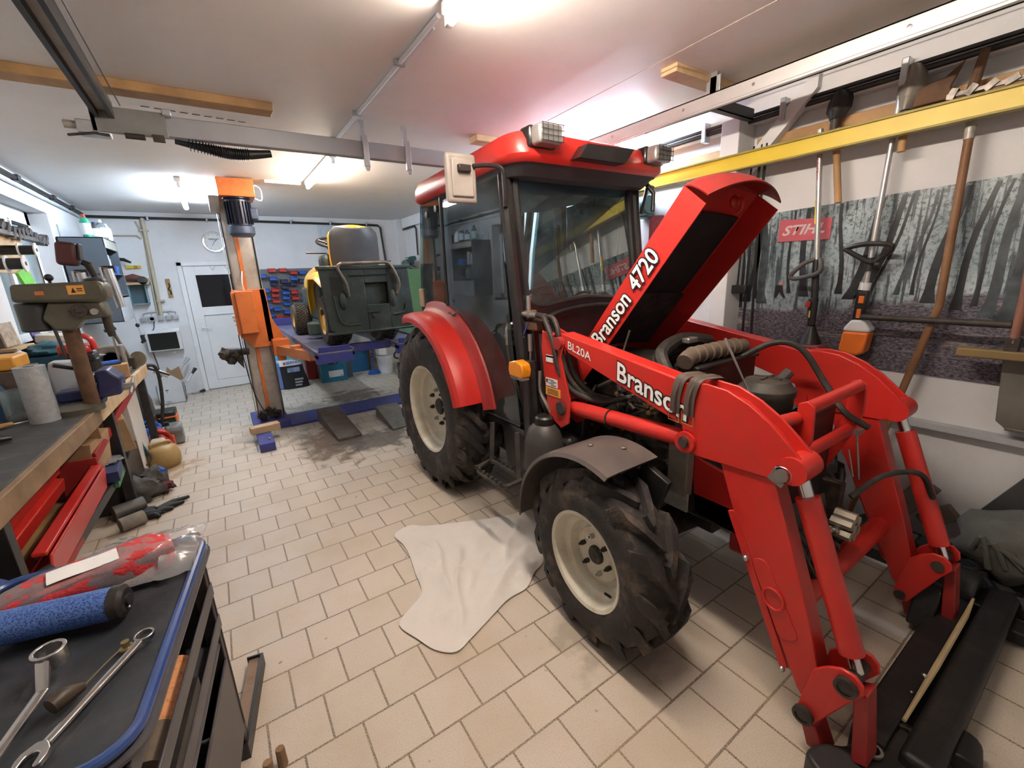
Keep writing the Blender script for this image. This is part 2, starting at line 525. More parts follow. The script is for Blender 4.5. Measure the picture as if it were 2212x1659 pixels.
def lettering(s, P0, U, V, material, parent, name='lettering', outline=0.0, omat=None, bold=0.02, lift=0.0015, shear=0.0, spacing=1.0):
    """Letters laid on a surface: P0 is the lower left corner, U the full width and V the full height."""
    P0, U, V = Vector(P0), Vector(U), Vector(V)
    nrm = U.cross(V).normalized()
    base = text_mesh(s, 0, bold, shear, spacing)
    xs = [v.co.x for v in base.vertices]; ys = [v.co.y for v in base.vertices]
    x0, x1, y0, y1 = min(xs), max(xs), min(ys), max(ys)
    def lay(me, dz):
        for v in me.vertices:
            a, b = (v.co.x - x0) / (x1 - x0), (v.co.y - y0) / (y1 - y0)
            v.co = P0 + U * a + V * b + nrm * dz - ORG[parent]
        return me
    g = bmesh.new()
    if outline:
        g.from_mesh(lay(text_mesh(s, outline, bold, shear, spacing), lift))
        n0 = len(g.faces)
    else:
        n0 = 0
    g.from_mesh(lay(base, lift * 2 if outline else lift))
    g.faces.ensure_lookup_table()
    for i, f in enumerate(g.faces):
        f.material_index = 1 if (outline and i < n0) else 0
    me = bpy.data.meshes.new(name)
    g.to_mesh(me); g.free()
    me.materials.append(material)
    if outline:
        me.materials.append(omat)
    o = bpy.data.objects.new(name, me)
    COL.objects.link(o)
    o.parent = parent
    ORG[o] = ORG[parent]
    return o
# ---------------------------------------------------------------- the room
XL, XR, YB, YF, ZC = -1.27, 3.05, 8.1, -1.5, 2.6
struct(G().box(XL - 0.3, XR + 0.3, YF - 0.2, YB + 0.2, -0.1, 0.0), 'floor', floor_material())
bpy.data.objects['floor'].location = (0, 0, 0)
_f = bpy.data.objects['floor'].data
_c = ORG[bpy.data.objects['floor']]
for v in _f.vertices:
    v.co += _c
struct(G().box(XL - 0.3, XR + 0.3, YF - 0.2, YB + 0.2, ZC, ZC + 0.1), 'ceiling', CEIL)
# left wall with its window opening (y 5.05-6.85, z 1.2-2.28)
g = G()
WY0, WY1, WZ0, WZ1 = 4.75, 6.45, 1.18, 2.36
g.box(XL - 0.25, XL, YF, WY0, 0, ZC).box(XL - 0.25, XL, WY1, YB, 0, ZC).box(XL - 0.25, XL, WY0, WY1, 0, WZ0).box(XL - 0.25, XL, WY0, WY1, WZ1, ZC)
struct(g, 'wall_left', WHITEW)
# back wall with the door opening
DX0, DX1, DZ = -0.40, 0.62, 1.93
g = G().box(XL - 0.25, DX0, YB, YB + 0.15, 0, ZC).box(DX1, XR + 0.25, YB, YB + 0.15, 0, ZC).box(DX0, DX1, YB, YB + 0.15, DZ, ZC)
struct(g, 'wall_back', WHITEW)
struct(G().box(XR, XR + 0.2, YF, YB, 0, ZC), 'wall_right', WHITEW)
struct(G().box(XL - 0.25, XR + 0.25, YF - 0.15, YF, 0, ZC), 'wall_front', WHITEW)
# sectional garage door in the front wall, behind the camera
g = G()
for k in range(5):
    g.box(-0.42, 2.48, YF, YF + 0.045, 0.0 + k * 0.46, 0.455 + k * 0.46)
struct(g, 'door_2', WHITEP, 0.006)
# posts and ledges on the right wall
struct(G().box(2.86, XR, 1.66, 1.78, 0, 2.47), 'trim_1', WHITEW, 0.004)
struct(G().box(2.985, XR, YF, 1.66, 0.715, 0.745), 'trim_2', GREYL)
struct(G().box(2.90, XR, 7.95, YB, 0, ZC), 'trim_3', WHITEW, 0.004)
struct(G().prism([(1.66, 2.22), (1.66, 2.12), (1.28, 2.52), (1.28, 2.60), (1.31, 2.60)], 'x', 2.94, 3.0), 'trim_4', WHITEW)
struct(G().box(3.0, XR, YF, 1.62, 2.235, 2.35), 'trim_5', WOOD, 0.003)
struct(G().box(2.98, XR, 1.8, 3.4, 2.24, 2.34), 'trim_6', WOODL, 0.003)
struct(G().box(2.985, XR, YF, 7.9, 2.44, 2.6), 'trim_7', WHITEW, 0.004)
# floor ledge in the back
# ---- window_1
w = struct(G().box(XL - 0.20, XL - 0.14, WY0, WY1, WZ0, WZ0 + 0.07).box(XL - 0.20, XL - 0.14, WY0, WY1, WZ1 - 0.13, WZ1)
           .box(XL - 0.20, XL - 0.14, WY0, WY0 + 0.07, WZ0, WZ1).box(XL - 0.20, XL - 0.14, WY1 - 0.10, WY1, WZ0, WZ1)
           .box(XL - 0.20, XL - 0.14, 5.55, 5.63, WZ0, WZ1), 'window_1', WHITEP, 0.004)
finish(G().box(XL - 0.18, XL - 0.165, WY0 + 0.07, WY1 - 0.10, WZ0 + 0.07, WZ1 - 0.13), 'pane', GREYGLASS, w)
finish(G().box(XL - 0.25, XL + 0.0, WY0, WY1, WZ0 - 0.03, WZ0), 'window_sill', WHITEP, w)
finish(G().box(XL - 0.14, XL - 0.135, WY0 + 0.06, WY1 - 0.09, WZ1 - 0.145, WZ1 - 0.13).box(XL - 0.14, XL - 0.135, WY1 - 0.11, WY1 - 0.1, WZ0 + 0.06, WZ1 - 0.13), 'gasket', BLACKPAINT, w)
# ---- door_1: white plastic door with a dark upper pane
g = G()
g.box(DX0, DX0 + 0.06, YB - 0.02, YB + 0.1, 0, DZ).box(DX1 - 0.06, DX1, YB - 0.02, YB + 0.1, 0, DZ).box(DX0, DX1, YB - 0.02, YB + 0.1, DZ - 0.055, DZ)
d = struct(g, 'door_1', WHITEP, 0.004)
A0, A1 = DX0 + 0.065, DX1 - 0.065
g = G()
y0, y1 = YB + 0.0, YB + 0.06
px0, px1, pz0, pz1 = -0.20, 0.44, 1.27, 1.74
g.box(A0, px0, y0, y1, 0.01, DZ - 0.06).box(px1, A1, y0, y1, 0.01, DZ - 0.06)
g.box(px0, px1, y0, y1, 0.01, 0.14).box(px0, px1, y0, y1, 1.15, pz0).box(px0, px1, y0, y1, pz1, DZ - 0.06)
leaf = finish(g, 'door_leaf', WHITEP, d, 0.003)
finish(G().box(px0, px1, y0 + 0.012, y1, 0.14, 1.15), 'lower_panel', WHITEP, leaf)
finish(G().box(px0, px1, y0 + 0.015, y0 + 0.03, pz0, pz1), 'pane', DARKGLASS, leaf)
g = G()
for x, z, w_, h in ((px0, 1.145, px1 - px0, 0.006), (px0, 0.138, px1 - px0, 0.006)):
    g.box(x, x + w_, y0 - 0.001, y0 + 0.014, z, z + h)
g.box(px0 - 0.002, px0 + 0.004, y0 - 0.001, y0 + 0.014, 0.14, 1.15).box(px1 - 0.004, px1 + 0.002, y0 - 0.001, y0 + 0.014, 0.14, 1.15)
finish(g, 'panel_seam', GREYL, leaf)
finish(G().box(-0.27, -0.24, y0 - 0.012, y0, 0.80, 1.0).tube([(-0.255, y0 - 0.01, 0.965), (-0.255, y0 - 0.05, 0.965), (-0.13, y0 - 0.05, 0.965)], 0.009, 8).cyl((-0.255, y0 - 0.016, 0.87), (-0.255, y0 - 0.01, 0.87), 0.009), 'door_handle', WHITEP, d)
g = G()
for x in (0.03, 0.22):
    g.bar((x - 0.035, y0 - 0.002, 1.865), (x, y0 - 0.002, 1.805), 0.01, 0.004, (0, 1, 0)).bar((x + 0.035, y0 - 0.002, 1.865), (x, y0 - 0.002, 1.805), 0.01, 0.004, (0, 1, 0))
finish(g, 'hook_mark', GREYL, d)
# ---- ceiling timbers
struct(G().box(-1.2, 0.46, 3.08, 3.20, ZC - 0.045, ZC), 'trim_8', WOOD, 0.004)
struct(G().box(2.14, 2.80, 1.60, 1.70, ZC - 0.04, ZC), 'trim_9', WOODL, 0.004)
struct(G().box(1.80, 2.3, 3.06, 3.18, ZC - 0.045, ZC), 'trim_10', WOODL, 0.004)

# ---------------------------------------------------------------- lamps
def tube_lamp(label, x, y0, y1, z, col, strength, r=0.015, group=None, body=(0.052, 0.042)):
    t = thing('tube_lamp', label, 'lamp', (x, (y0 + y1) / 2, z), group)
    bw, bh = body
    finish(G().box(x - bw / 2, x + bw / 2, y0, y1, ZC - bh, ZC), 'housing', WHITEP, t, 0.006)
    finish(G().box(x - 0.014, x + 0.014, y0 + 0.0, y0 + 0.03, z - 0.018, ZC - bh).box(x - 0.014, x + 0.014, y1 - 0.03, y1, z - 0.018, ZC - bh), 'end_cap', WHITEP, t, 0.003)
    m = mat('tube_light_%s' % ('%.0f_%.0f_%.0f' % (x * 100, y0 * 100, strength * 10)).replace('-', 'm'), col, 0.4, emit=col, estr=strength)
    finish(G().cyl((x, y0 + 0.028, z), (x, y1 - 0.028, z), r, n=14), 'light_tube', m, t)
    return t
tube_lamp('short cool white ceiling batten with a clear cover, near the left wall', -0.115, 5.45, 6.95, ZC - 0.075, COOL, TUBE_LEFT, 0.026)
tube_lamp('warm glowing ceiling tube in the middle of the ceiling, beyond the grey cross rail', 0.985, 4.0, 5.2, ZC - 0.062, WARM, TUBE_MID, 0.02)
tube_lamp('warm ceiling tube cut off by the top edge of the photo', 0.92, 0.52, 1.74, ZC - 0.062, WARM, TUBE_NEAR, 0.02)
tube_lamp('ceiling tube above the space between tractor cab and right wall', 2.72, 2.25, 3.75, ZC - 0.075, COOL, TUBE_RIGHT, 0.024)
# ---------------------------------------------------------------- the tractor (axis along -Y, centre x = 1.9)
XC = 1.9
T = thing('tractor', 'red compact tractor with black glazed cab, opened hood and front loader arms', 'tractor', (XC, 2.0, 0))
def mir(x):
    return 2 * XC - x

def ag_tire(side, xo, yc, zc, Rt, Wd, rim_r, nlug, lug, yaw=0.0):
    """side -1: left of the tractor in the photo (outer face towards -X); xo = x of the outer rim flange."""
    s = 1 if side < 0 else -1                   # inward direction along x
    xm = xo + s * Wd * 0.44
    rc = Rt - lug
    hw = Wd / 2
    g = G()
    prof = [(rim_r + 0.0, -hw * 0.86), (rim_r + 0.03, -hw * 0.97), ((rim_r + rc) / 2, -hw * 1.04), (rc - 0.045, -hw * 0.98), (rc - 0.012, -hw * 0.80), (rc, -hw * 0.45), (rc + 0.004, 0),
            (rc, hw * 0.45), (rc - 0.012, hw * 0.80), (rc - 0.045, hw * 0.98), ((rim_r + rc) / 2, hw * 1.04), (rim_r + 0.03, hw * 0.97), (rim_r, hw * 0.86)]
    g.lathe(prof, (0, 0, 0), 'x', 56)
    pitch = 2 * PI / nlug
    for sd in (-1, 1):
        for k in range(nlug):
            a0 = k * pitch + (pitch / 2 if sd > 0 else 0)
            # path of one lug: shoulder -> centre; angle grows towards the rolling direction
            st = [(1.0, 0.0, rc - 0.06, 0.5), (0.99, 0.05, rc - 0.015, 0.95), (0.80, 0.20, rc + lug * 0.97, 1.0), (0.45, 0.62, rc + lug, 0.9), (0.10, 1.02, rc + lug, 0.78), (-0.05, 1.08, rc + lug * 0.95, 0.7)]
            half = 0.19 * pitch
            rows = []
            for fx, fa, rr, wk in st:
                row = []
                for e, top in ((-1.25, 0), (-0.85, 1), (0.85, 1), (1.25, 0)):
                    a = a0 + fa * pitch * 0.95 + e * half * wk
                    r_ = rr if top else min(rr, rc) - 0.012
                    x = sd * fx * hw * (1.0 if top else 0.985)
                    row.append(g.bm.verts.new((x, -r_ * math.sin(a), r_ * math.cos(a))))
                rows.append(row)
            for A, B in zip(rows, rows[1:]):
                for j in range(3):
                    g.bm.faces.new((A[j], A[j + 1], B[j + 1], B[j]))
            g.bm.faces.new(rows[0]); g.bm.faces.new(rows[-1][::-1])
    M = Matrix.Translation((xm, yc, zc)) @ Matrix.Rotation(yaw, 4, 'Z')
    tire = finish(g.xform(M), 'rear_tire' if Rt > 0.5 else 'front_tire', RUBBER, T, 0, 38)
    o = -s                                      # outward
    fl = hw * 0.88
    rr = rim_r
    disc = fl * 0.16 if Rt > 0.5 else fl * 0.08
    g = G().lathe([(rr + 0.016, o * fl * 1.0), (rr + 0.010, o * (fl + 0.006)), (rr - 0.004, o * fl), (rr - 0.012, o * fl * 0.86), (rr - 0.022, o * fl * 0.55), (rr - 0.05, o * fl * 0.45), (rr - 0.062, o * disc * 1.2), (rr * 0.60, o * disc), (rr * 0.58, o * (disc + 0.012)), (rr * 0.24, o * (disc + 0.016)), (0.0, o * (disc + 0.016))], (0, 0, 0), 'x', 44)
    g.lathe([(rr - 0.062, o * disc), (rr - 0.05, -o * fl * 0.5), (rr, -o * fl)], (0, 0, 0), 'x', 44)
    rim = finish(g.xform(M), 'rim', RIMW, tire, 0, 30)
    nb = 8 if Rt > 0.5 else 6
    xd = o * (disc + 0.014)
    finish(G().lathe([(rr * 0.20, xd), (rr * 0.20, xd + o * 0.012), (rr * 0.17, xd + o * 0.02), (0, xd + o * 0.02)], (0, 0, 0), 'x', 20).xform(M), 'hub_cap', GREASE, tire)
    for k in range(nb):
        a = 2 * PI * (k + 0.3) / nb
        y, z = rr * 0.40 * math.sin(a), rr * 0.40 * math.cos(a)
        finish(G().tube([(xd, y, z), (xd + o * 0.022, y, z)], rr * 0.052, 6).tube([(xd + o * 0.02, y, z), (xd + o * 0.034, y, z)], rr * 0.03, 8).xform(M), 'wheel_nut', IRON if k % 3 else STEEL, tire)
    a = 3.9
    finish(G().tube([(o * fl * 0.5, (rr - 0.035) * math.sin(a), (rr - 0.035) * math.cos(a)), (o * fl * 0.5 + o * 0.02, (rr - 0.06) * math.sin(a), (rr - 0.06) * math.cos(a))], 0.006, 6).xform(M), 'valve_stem', BLACKP, tire)
    return tire
for sd, xo, yw in ((-1, 1.19, 0), (1, mir(1.19), 0)):
    ag_tire(sd, xo, 2.99, 0.612, 0.625, 0.34, 0.325, 20, 0.038)
for sd, xo, yw in ((-1, 1.11, R(-3)), (1, mir(1.11), R(-3))):
    ag_tire(sd, xo, 1.178, 0.388, 0.402, 0.235, 0.208, 13, 0.036, yw)

# --- rear fenders
def arc_shell(yc, zc, prof, a0, a1, n):
    """prof: list of (radius, x); swept about the wheel axis from angle a0 to a1 (0 = up, + = forward)."""
    def fn(u, v):
        k = min(int(v * (len(prof) - 1)), len(prof) - 2); t = v * (len(prof) - 1) - k
        r_ = prof[k][0] + (prof[k + 1][0] - prof[k][0]) * t
        x = prof[k][1] + (prof[k + 1][1] - prof[k][1]) * t
        a = a0 + (a1 - a0) * u
        return Vector((x, yc - r_ * math.sin(a), zc + r_ * math.cos(a)))
    return fn
for s in (-1, 1):
    fx = (lambda x: x) if s < 0 else mir
    prof = [(0.655, fx(1.125)), (0.69, fx(1.13)), (0.715, fx(1.15)), (0.725, fx(1.20)), (0.725, fx(1.30))]
    fe = finish(G().sheet(arc_shell(3.03, 0.62, prof, R(-12), R(76), 26), 26, 12, 0.006), 'rear_fender', RED, T, 0, 40)
    prof2 = [(0.725, fx(1.30)), (0.75, fx(1.325)), (0.79, fx(1.345)), (0.80, fx(1.38))]
    finish(G().sheet(arc_shell(3.03, 0.62, prof2, R(-12), R(80), 26), 26, 9, 0.006), 'inner_fender', REDDARK, fe, 0, 40)  # same fender paint; the darker red puts the shade here into the colour

# --- cab
CX0, CX1 = 1.36, mir(1.36)
for x0, s in ((CX0, 1), (CX1, -1)):
    # side structures: A pillar, door post, rear pillar
    A = [(2.10, 2.16), (2.085, 1.95), (2.02, 1.45), (1.955, 0.95), (1.915, 0.60)]
    g = G().tube([(x0 + s * 0.03, y, z) for y, z in A], 0.038, 10, smooth=4)
    g.tube([(x0 + s * 0.085, y - 0.015, z) for y, z in A], 0.022, 8, smooth=4)
    ap = finish(g, 'front_pillar', CABBLACK, T)
    finish(G().tube([(x0 + 0.0, 2.83, 2.14), (x0 + 0.0, 2.84, 1.70), (x0 + 0.0, 2.84, 1.30)], 0.015, 8), 'door_post', CABBLACK, T)
    g = G().tube([(x0 + s * 0.05, 3.20, 2.15), (x0 + s * 0.05, 3.30, 1.75), (x0 + s * 0.05, 3.36, 1.28)], 0.035, 8)
    finish(g, 'rear_pillar', CABBLACK, T)
    # door glass with its curved lower edge along the fender
    dg = [(2.115, 2.13), (2.80, 2.08), (2.82, 1.70), (2.82, 1.31), (2.74, 1.30), (2.66, 1.22), (2.56, 1.09), (2.46, 0.92), (2.38, 0.75), (2.35, 0.71), (1.98, 0.715), (2.04, 1.2), (2.09, 1.7)]
    finish(G().prism(dg, 'x', x0 - 0.003, x0 + 0.003), 'door_glass', CABGLASS, T, smooth=False)
    g = G().tube([(x0, y, z) for y, z in dg[3:11]], 0.008, 6)
    finish(g, 'door_seal', CABBLACK, T)
    finish(G().prism([(2.86, 2.09), (3.18, 2.13), (3.27, 1.75), (3.33, 1.31), (2.86, 1.31)], 'x', x0 - 0.003, x0 + 0.003), 'rear_side_glass', CABGLASS, T, smooth=False)
    for y, z in ((3.06, 2.02), (2.90, 2.04)):
        finish(G().lathe([(0.0, 0), (0.02, 0), (0.022, -s * 0.012), (0.0, -s * 0.014)], (x0 - s * 0.004, y, z), 'x', 14), 'glass_bolt', BLACKP, T)
    # door latch, hinges
    finish(G().box(min(x0 - s * 0.03, x0 + s * 0.02), max(x0 - s * 0.03, x0 + s * 0.02), 2.76, 2.90, 1.315, 1.345).cyl((x0 - s * 0.02, 2.92, 1.325), (x0 - s * 0.02, 2.98, 1.335), 0.018).cyl((x0 - s * 0.015, 2.70, 1.33), (x0 - s * 0.015, 2.74, 1.33), 0.015), 'door_latch', IRON, T, 0.003)
    # lower side panel between fender and post
    finish(G().prism([(1.93, 0.70), (2.40, 0.70), (2.40, 0.665), (1.92, 0.665)], 'x', x0, x0 + s * 0.05), 'sill', CABBLACK, T)
    # dark inner panel under glass, behind the step
    finish(G().prism([(2.25, 0.68), (1.98, 0.68), (2.0, 0.40), (2.2, 0.40)], 'x', x0 + s * 0.03, x0 + s * 0.06), 'step_backplate', BLACKP, T, 0.01)
# front cross members, windshield, rear window
wy = lambda z: 2.02 + (z - 1.45) * 0.13
def wpt(x, z):
    return (x, wy(z) - 0.01, z)
WB = [(1.46, 1.44), (1.55, 1.41), (1.70, 1.425), (1.9, 1.44), (2.1, 1.425), (2.25, 1.41), (2.34, 1.44)]
ws = [wpt(1.40, 2.10), wpt(1.40, 1.5)] + [wpt(x, z) for x, z in WB] + [wpt(2.40, 1.5), wpt(2.40, 2.10)]
g = G().poly(ws)
bmesh.ops.solidify(g.bm, geom=g.bm.faces[:], thickness=0.005)
finish(g, 'windshield', CABGLASS, T, smooth=False)
g = G().tube([wpt(1.42, 1.47)] + [wpt(x, z - 0.01) for x, z in WB] + [wpt(2.38, 1.47)], 0.02, 8, smooth=3)
finish(g, 'windshield_frame', CABBLACK, T)
# firewall, dark panel below the windshield
fw = [(1.42, 1.42)] + [(x, z - 0.02) for x, z in WB[1:-1]] + [(2.38, 1.42), (2.40, 0.75), (1.40, 0.75)]
finish(G().prism(fw, 'y', 1.985, 2.01), 'firewall', CABBLACK, T)
g = G().tube([(1.50, 1.955, 1.30), (1.62, 1.955, 1.36), (1.9, 1.955, 1.385), (2.18, 1.955, 1.36), (2.30, 1.955, 1.30)], 0.014, 8, smooth=4)
finish(g, 'hood_seal', BLACKP, T)
finish(G().prism([(1.44, 2.10), (2.36, 2.10), (2.30, 1.30), (1.50, 1.30)], 'y', 3.30, 3.306), 'rear_window', CABGLASS, T, smooth=False)
g = G().tube([(1.43, 3.30, 2.12), (2.37, 3.30, 2.12), (2.34, 3.34, 1.27), (1.46, 3.34, 1.27)], 0.022, 8, closed=True)
finish(g, 'rear_window_frame', CABBLACK, T)
finish(G().box(1.42, 2.38, 2.05, 3.34, 0.66, 0.71).box(1.45, 2.35, 2.75, 3.34, 0.71, 1.02), 'cab_floor', BLACKP, T, 0.02)
# far-side window bars seen through the cab
g = G().box(2.38, 2.43, 2.78, 2.90, 1.30, 2.12).box(2.385, 2.43, 2.12, 2.82, 1.22, 1.30)
finish(g, 'far_window_bar', CABBLACK, T, 0.01)
g = G()
for y in (2.58, 2.44):
    g.tube([(2.40, y, 2.11), (2.395, y, 2.03), (2.385, y - 0.012, 2.01)], 0.013, 8)
finish(g, 'door_hook', BLACKP, T)
g = G().tube([(2.30, 2.16, 1.96), (2.30, 2.22, 2.00), (2.30, 2.52, 2.05)], 0.016, 8, smooth=3).tube([(2.33, 2.13, 1.98), (2.34, 2.15, 1.40)], 0.014, 8)
finish(g, 'grab_handle', BLACKP, T)
g = G().cyl((2.40, 2.85, 1.93), (2.37, 2.85, 1.93), 0.028).tube([(2.37, 2.84, 1.93), (2.37, 2.84, 1.60)], [0.016, 0.012], 8)
finish(g, 'gas_strut', BLACKP, T)
# roof
def roof_pt(u, v):
    """u around the rim, v from the lower lip over the edge to the middle."""
    return None
g = G()
ol = []                                          # rounded outline of the roof
X0, X1, Y0, Y1 = 1.315, mir(1.315), 1.86, 3.26
for cx, cy, a0, rx, ry in ((X1 - 0.10, Y0 + 0.16, -90, 0.10, 0.13), (X1 - 0.12, Y1 - 0.12, 0, 0.12, 0.12), (X0 + 0.12, Y1 - 0.12, 90, 0.12, 0.12), (X0 + 0.10, Y0 + 0.16, 180, 0.10, 0.13)):
    for k in range(7):
        a = R(a0 + 15 * k)
        ol.append((cx + rx * math.cos(a), cy + ry * math.sin(a)))
def bowed(x, y):                                  # the front edge bows forward in the middle
    t = max(0, (2.2 - y) / 0.34)
    return y - 0.05 * t * (1 - ((x - XC) / 0.585) ** 2)
rings = []
for k, z in ((0.955, 2.135), (0.985, 2.15), (1.0, 2.17), (0.995, 2.225), (0.96, 2.27), (0.86, 2.298), (0.5, 2.315), (0.0, 2.32)):
    row = []
    for x, y in ol:
        xx, yy = XC + (x - XC) * k, 2.56 + (y - 2.56) * k
        row.append(g.bm.verts.new((xx, bowed(xx, yy), z - 0.035 * max(0, (yy - 2.5)) / 0.7)))
    rings.append(row)
for A, B in zip(rings, rings[1:]):
    for i in range(len(A)):
        g.bm.faces.new((A[i], A[(i + 1) % len(A)], B[(i + 1) % len(A)], B[i]))
bmesh.ops.remove_doubles(g.bm, verts=g.bm.verts[:], dist=0.0005)
roof = finish(g, 'cab_roof', RED, T, 0, 30)
g = G()
row = [g.bm.verts.new((XC + (x - XC) * 0.95, bowed(XC + (x - XC) * 0.95, 2.56 + (y - 2.56) * 0.95), 2.14 - 0.035 * max(0, y - 2.5) / 0.7)) for x, y in ol]
row2 = [g.bm.verts.new((XC + (x - XC) * 0.90, 2.58 + (y - 2.58) * 0.86, 2.085)) for x, y in ol]
for i in range(len(row)):
    g.bm.faces.new((row[i], row[(i + 1) % len(row)], row2[(i + 1) % len(row)], row2[i]))
g.bm.faces.new(row2)
finish(g, 'headliner', mat('headliner', (0.05, 0.05, 0.055), 0.6, 0, 0.15, 6), roof, 0, 30)
# black vent recess in the roof front
finish(G().prism([(1.66, 2.155), (1.72, 2.225), (2.07, 2.235), (2.00, 2.155)], 'y', 1.80, 1.875), 'roof_vent', CABBLACK, roof)
# roof work lamps
for x, yw in ((1.475, 0), (mir(1.475), 0)):
    pk = finish(G().box(x - 0.085, x + 0.085, 1.86, 1.95, 2.19, 2.29), 'lamp_pocket', CABBLACK, roof, 0.015)
    lp = finish(G().box(x - 0.072, x + 0.072, 1.795, 1.89, 2.195, 2.285), 'work_lamp', mat('lamp_silver', (0.42, 0.40, 0.38), 0.25, 0.6, 0.1, 20), T, 0.014)
    finish(G().box(x - 0.064, x + 0.064, 1.788, 1.796, 2.203, 2.277), 'lens', LENSGLASS, lp, 0.004)
    g = G()
    for k in range(5):
        g.tube([(x - 0.062 + k * 0.031, 1.782, 2.20), (x - 0.062 + k * 0.031, 1.782, 2.28)], 0.0018, 5)
    for k in range(4):
        g.tube([(x - 0.07, 1.782, 2.203 + k * 0.025), (x + 0.07, 1.782, 2.203 + k * 0.025)], 0.0018, 5)
    finish(g, 'wire_guard', IRON, lp)
# mirrors
for s in (-1, 1):
    fx = (lambda x: x) if s < 0 else mir
    mm = finish(G().tube([(fx(1.36), 2.05, 1.94), (fx(1.345), 2.03, 2.06), (fx(1.33), 2.03, 2.12), (fx(1.28), 2.08, 2.14), (fx(1.20), 2.12, 2.135), (fx(1.15), 2.13, 2.13)], 0.012, 8, smooth=4), 'mirror_arm', CABBLACK, T)
    if s < 0:
        g = G()
        g.box(1.06, 1.235, 2.12, 2.155, 1.955, 2.195)
        hd = finish(g, 'mirror_head', mat('mirror_grey', (0.30, 0.27, 0.245), 0.5, 0, 0.1, 10), mm, 0.022, seg=3)
        finish(G().box(1.085, 1.21, 2.108, 2.125, 1.985, 2.165), 'mirror_back', mat('mirror_grey', (0.3, 0.27, 0.245)), mm, 0.014, seg=3)
        finish(G().box(1.075, 1.22, 2.155, 2.158, 1.97, 2.18), 'mirror_glass', CHROME, mm)
        finish(G().box(1.115, 1.185, 2.085, 2.112, 2.10, 2.135), 'mirror_clamp', BLACKP, mm, 0.005)
finish(G().tube([(2.43, 2.02, 2.13), (2.47, 1.98, 2.06), (2.455, 1.97, 1.95)], 0.014, 8), 'far_mirror_bracket', BLACKP, T)
# rear lamp on the cab edge
finish(G().box(1.345, 1.365, 3.26, 3.33, 1.36, 1.50), 'rear_marker', mat('marker_amber', (0.5, 0.38, 0.25), 0.4), T, 0.006)
# --- inside: seat, steering wheel, dash, levers
finish(G().box(1.68, 2.12, 2.62, 3.05, 1.02, 1.14), 'seat_cushion', BLACKP, T, 0.04, seg=3)
finish(G().obox((1.9, 3.08, 1.40), (0.44, 0.10, 0.58), (-8, 0, 0)), 'seat_backrest', BLACKP, T, 0.04, seg=3)
finish(G().obox((1.60, 2.85, 1.32), (0.07, 0.34, 0.06), (-10, 0, 0)).obox((1.60, 2.98, 1.22), (0.04, 0.05, 0.3), (8, 0, 0)), 'armrest', BLACKP, T, 0.015)
finish(G().box(1.70, 2.10, 2.06, 2.22, 0.9, 1.30), 'dash', BLACKP, T, 0.04)
g = G()
cw = Vector((1.88, 2.40, 1.43)); tilt = Matrix.Rotation(R(-28), 4, 'X')
ring = [tilt @ Vector((0.19 * math.cos(2 * PI * k / 28), 0.19 * math.sin(2 * PI * k / 28), 0)) + cw for k in range(28)]
g.tube(ring, 0.014, 8, closed=True)
for a in (90, 210, 330):
    e = tilt @ Vector((0.18 * math.cos(R(a)), 0.18 * math.sin(R(a)), -0.01)) + cw
    g.tube([cw + tilt @ Vector((0, 0, -0.045)), e], 0.010, 6)
g.tube([cw + tilt @ Vector((0, 0, -0.02)), cw + tilt @ Vector((0, 0, -0.06))], 0.045, 14)
g.tube([cw + tilt @ Vector((0, 0, -0.05)), (1.88, 2.2, 1.1)], 0.025, 8)
finish(g, 'steering_wheel', BLACKP, T)
g = G().box(2.16, 2.36, 2.10, 2.20, 1.18, 1.62).cyl((2.15, 2.10, 1.50), (2.12, 2.07, 1.51), 0.014)
finish(g, 'side_console', BLACKP, T, 0.03)
g = G().box(1.44, 1.66, 2.30, 2.50, 0.98, 1.14).tube([(1.55, 2.4, 1.12), (1.52, 2.38, 1.32), (1.49, 2.38, 1.36)], 0.012, 8).ball((1.49, 2.38, 1.37), 0.028)
finish(g, 'joystick_console', BLACKP, T, 0.02)
finish(G().box(1.44, 1.60, 2.10, 2.24, 1.26, 1.285).box(1.52, 1.53, 2.1, 2.12, 1.27, 1.33), 'phone_tray', STEEL, T, 0.006)

# --- engine bay
finish(G().box(1.62, 2.18, 0.80, 2.0, 0.50, 0.62).box(1.66, 1.70, 0.62, 1.96, 0.52, 0.66).box(2.10, 2.14, 0.62, 1.96, 0.52, 0.66), 'chassis_frame', GREASE, T, 0.01)
finish(G().box(1.70, 2.10, 1.30, 1.98, 0.58, 0.90).box(1.74, 2.06, 1.34, 1.92, 0.9, 1.02).box(1.72, 1.80, 1.4, 1.6, 0.62, 0.8).cyl((1.68, 1.46, 0.70), (1.72, 1.46, 0.70), 0.05).cyl((1.66, 1.72, 0.80), (1.72, 1.72, 0.80), 0.06), 'engine_block', GREASE, T, 0.012)
finish(G().cyl((1.66, 1.36, 0.71), (1.685, 1.36, 0.71), 0.032, n=18).cyl((1.655, 1.36, 0.71), (1.665, 1.36, 0.71), 0.014), 'oil_fill_cap', IRON, T)
finish(G().tube([(1.86, 1.70, 1.08), (1.86, 1.30, 1.10)], 0.085, 18).tube([(1.86, 1.32, 1.10), (1.9, 1.22, 1.10)], [0.05, 0.045], 12), 'muffler', IRON, T)
finish(G().box(1.66, 2.14, 1.06, 1.16, 0.70, 1.165).box(1.65, 2.15, 1.05, 1.17, 1.155, 1.175), 'radiator', BLACKM, T, 0.006)
g = G().tube([(1.62, 1.10, 1.195), (1.70, 1.11, 1.215), (1.95, 1.11, 1.215), (2.1, 1.11, 1.205)], 0.036, 14, smooth=3)
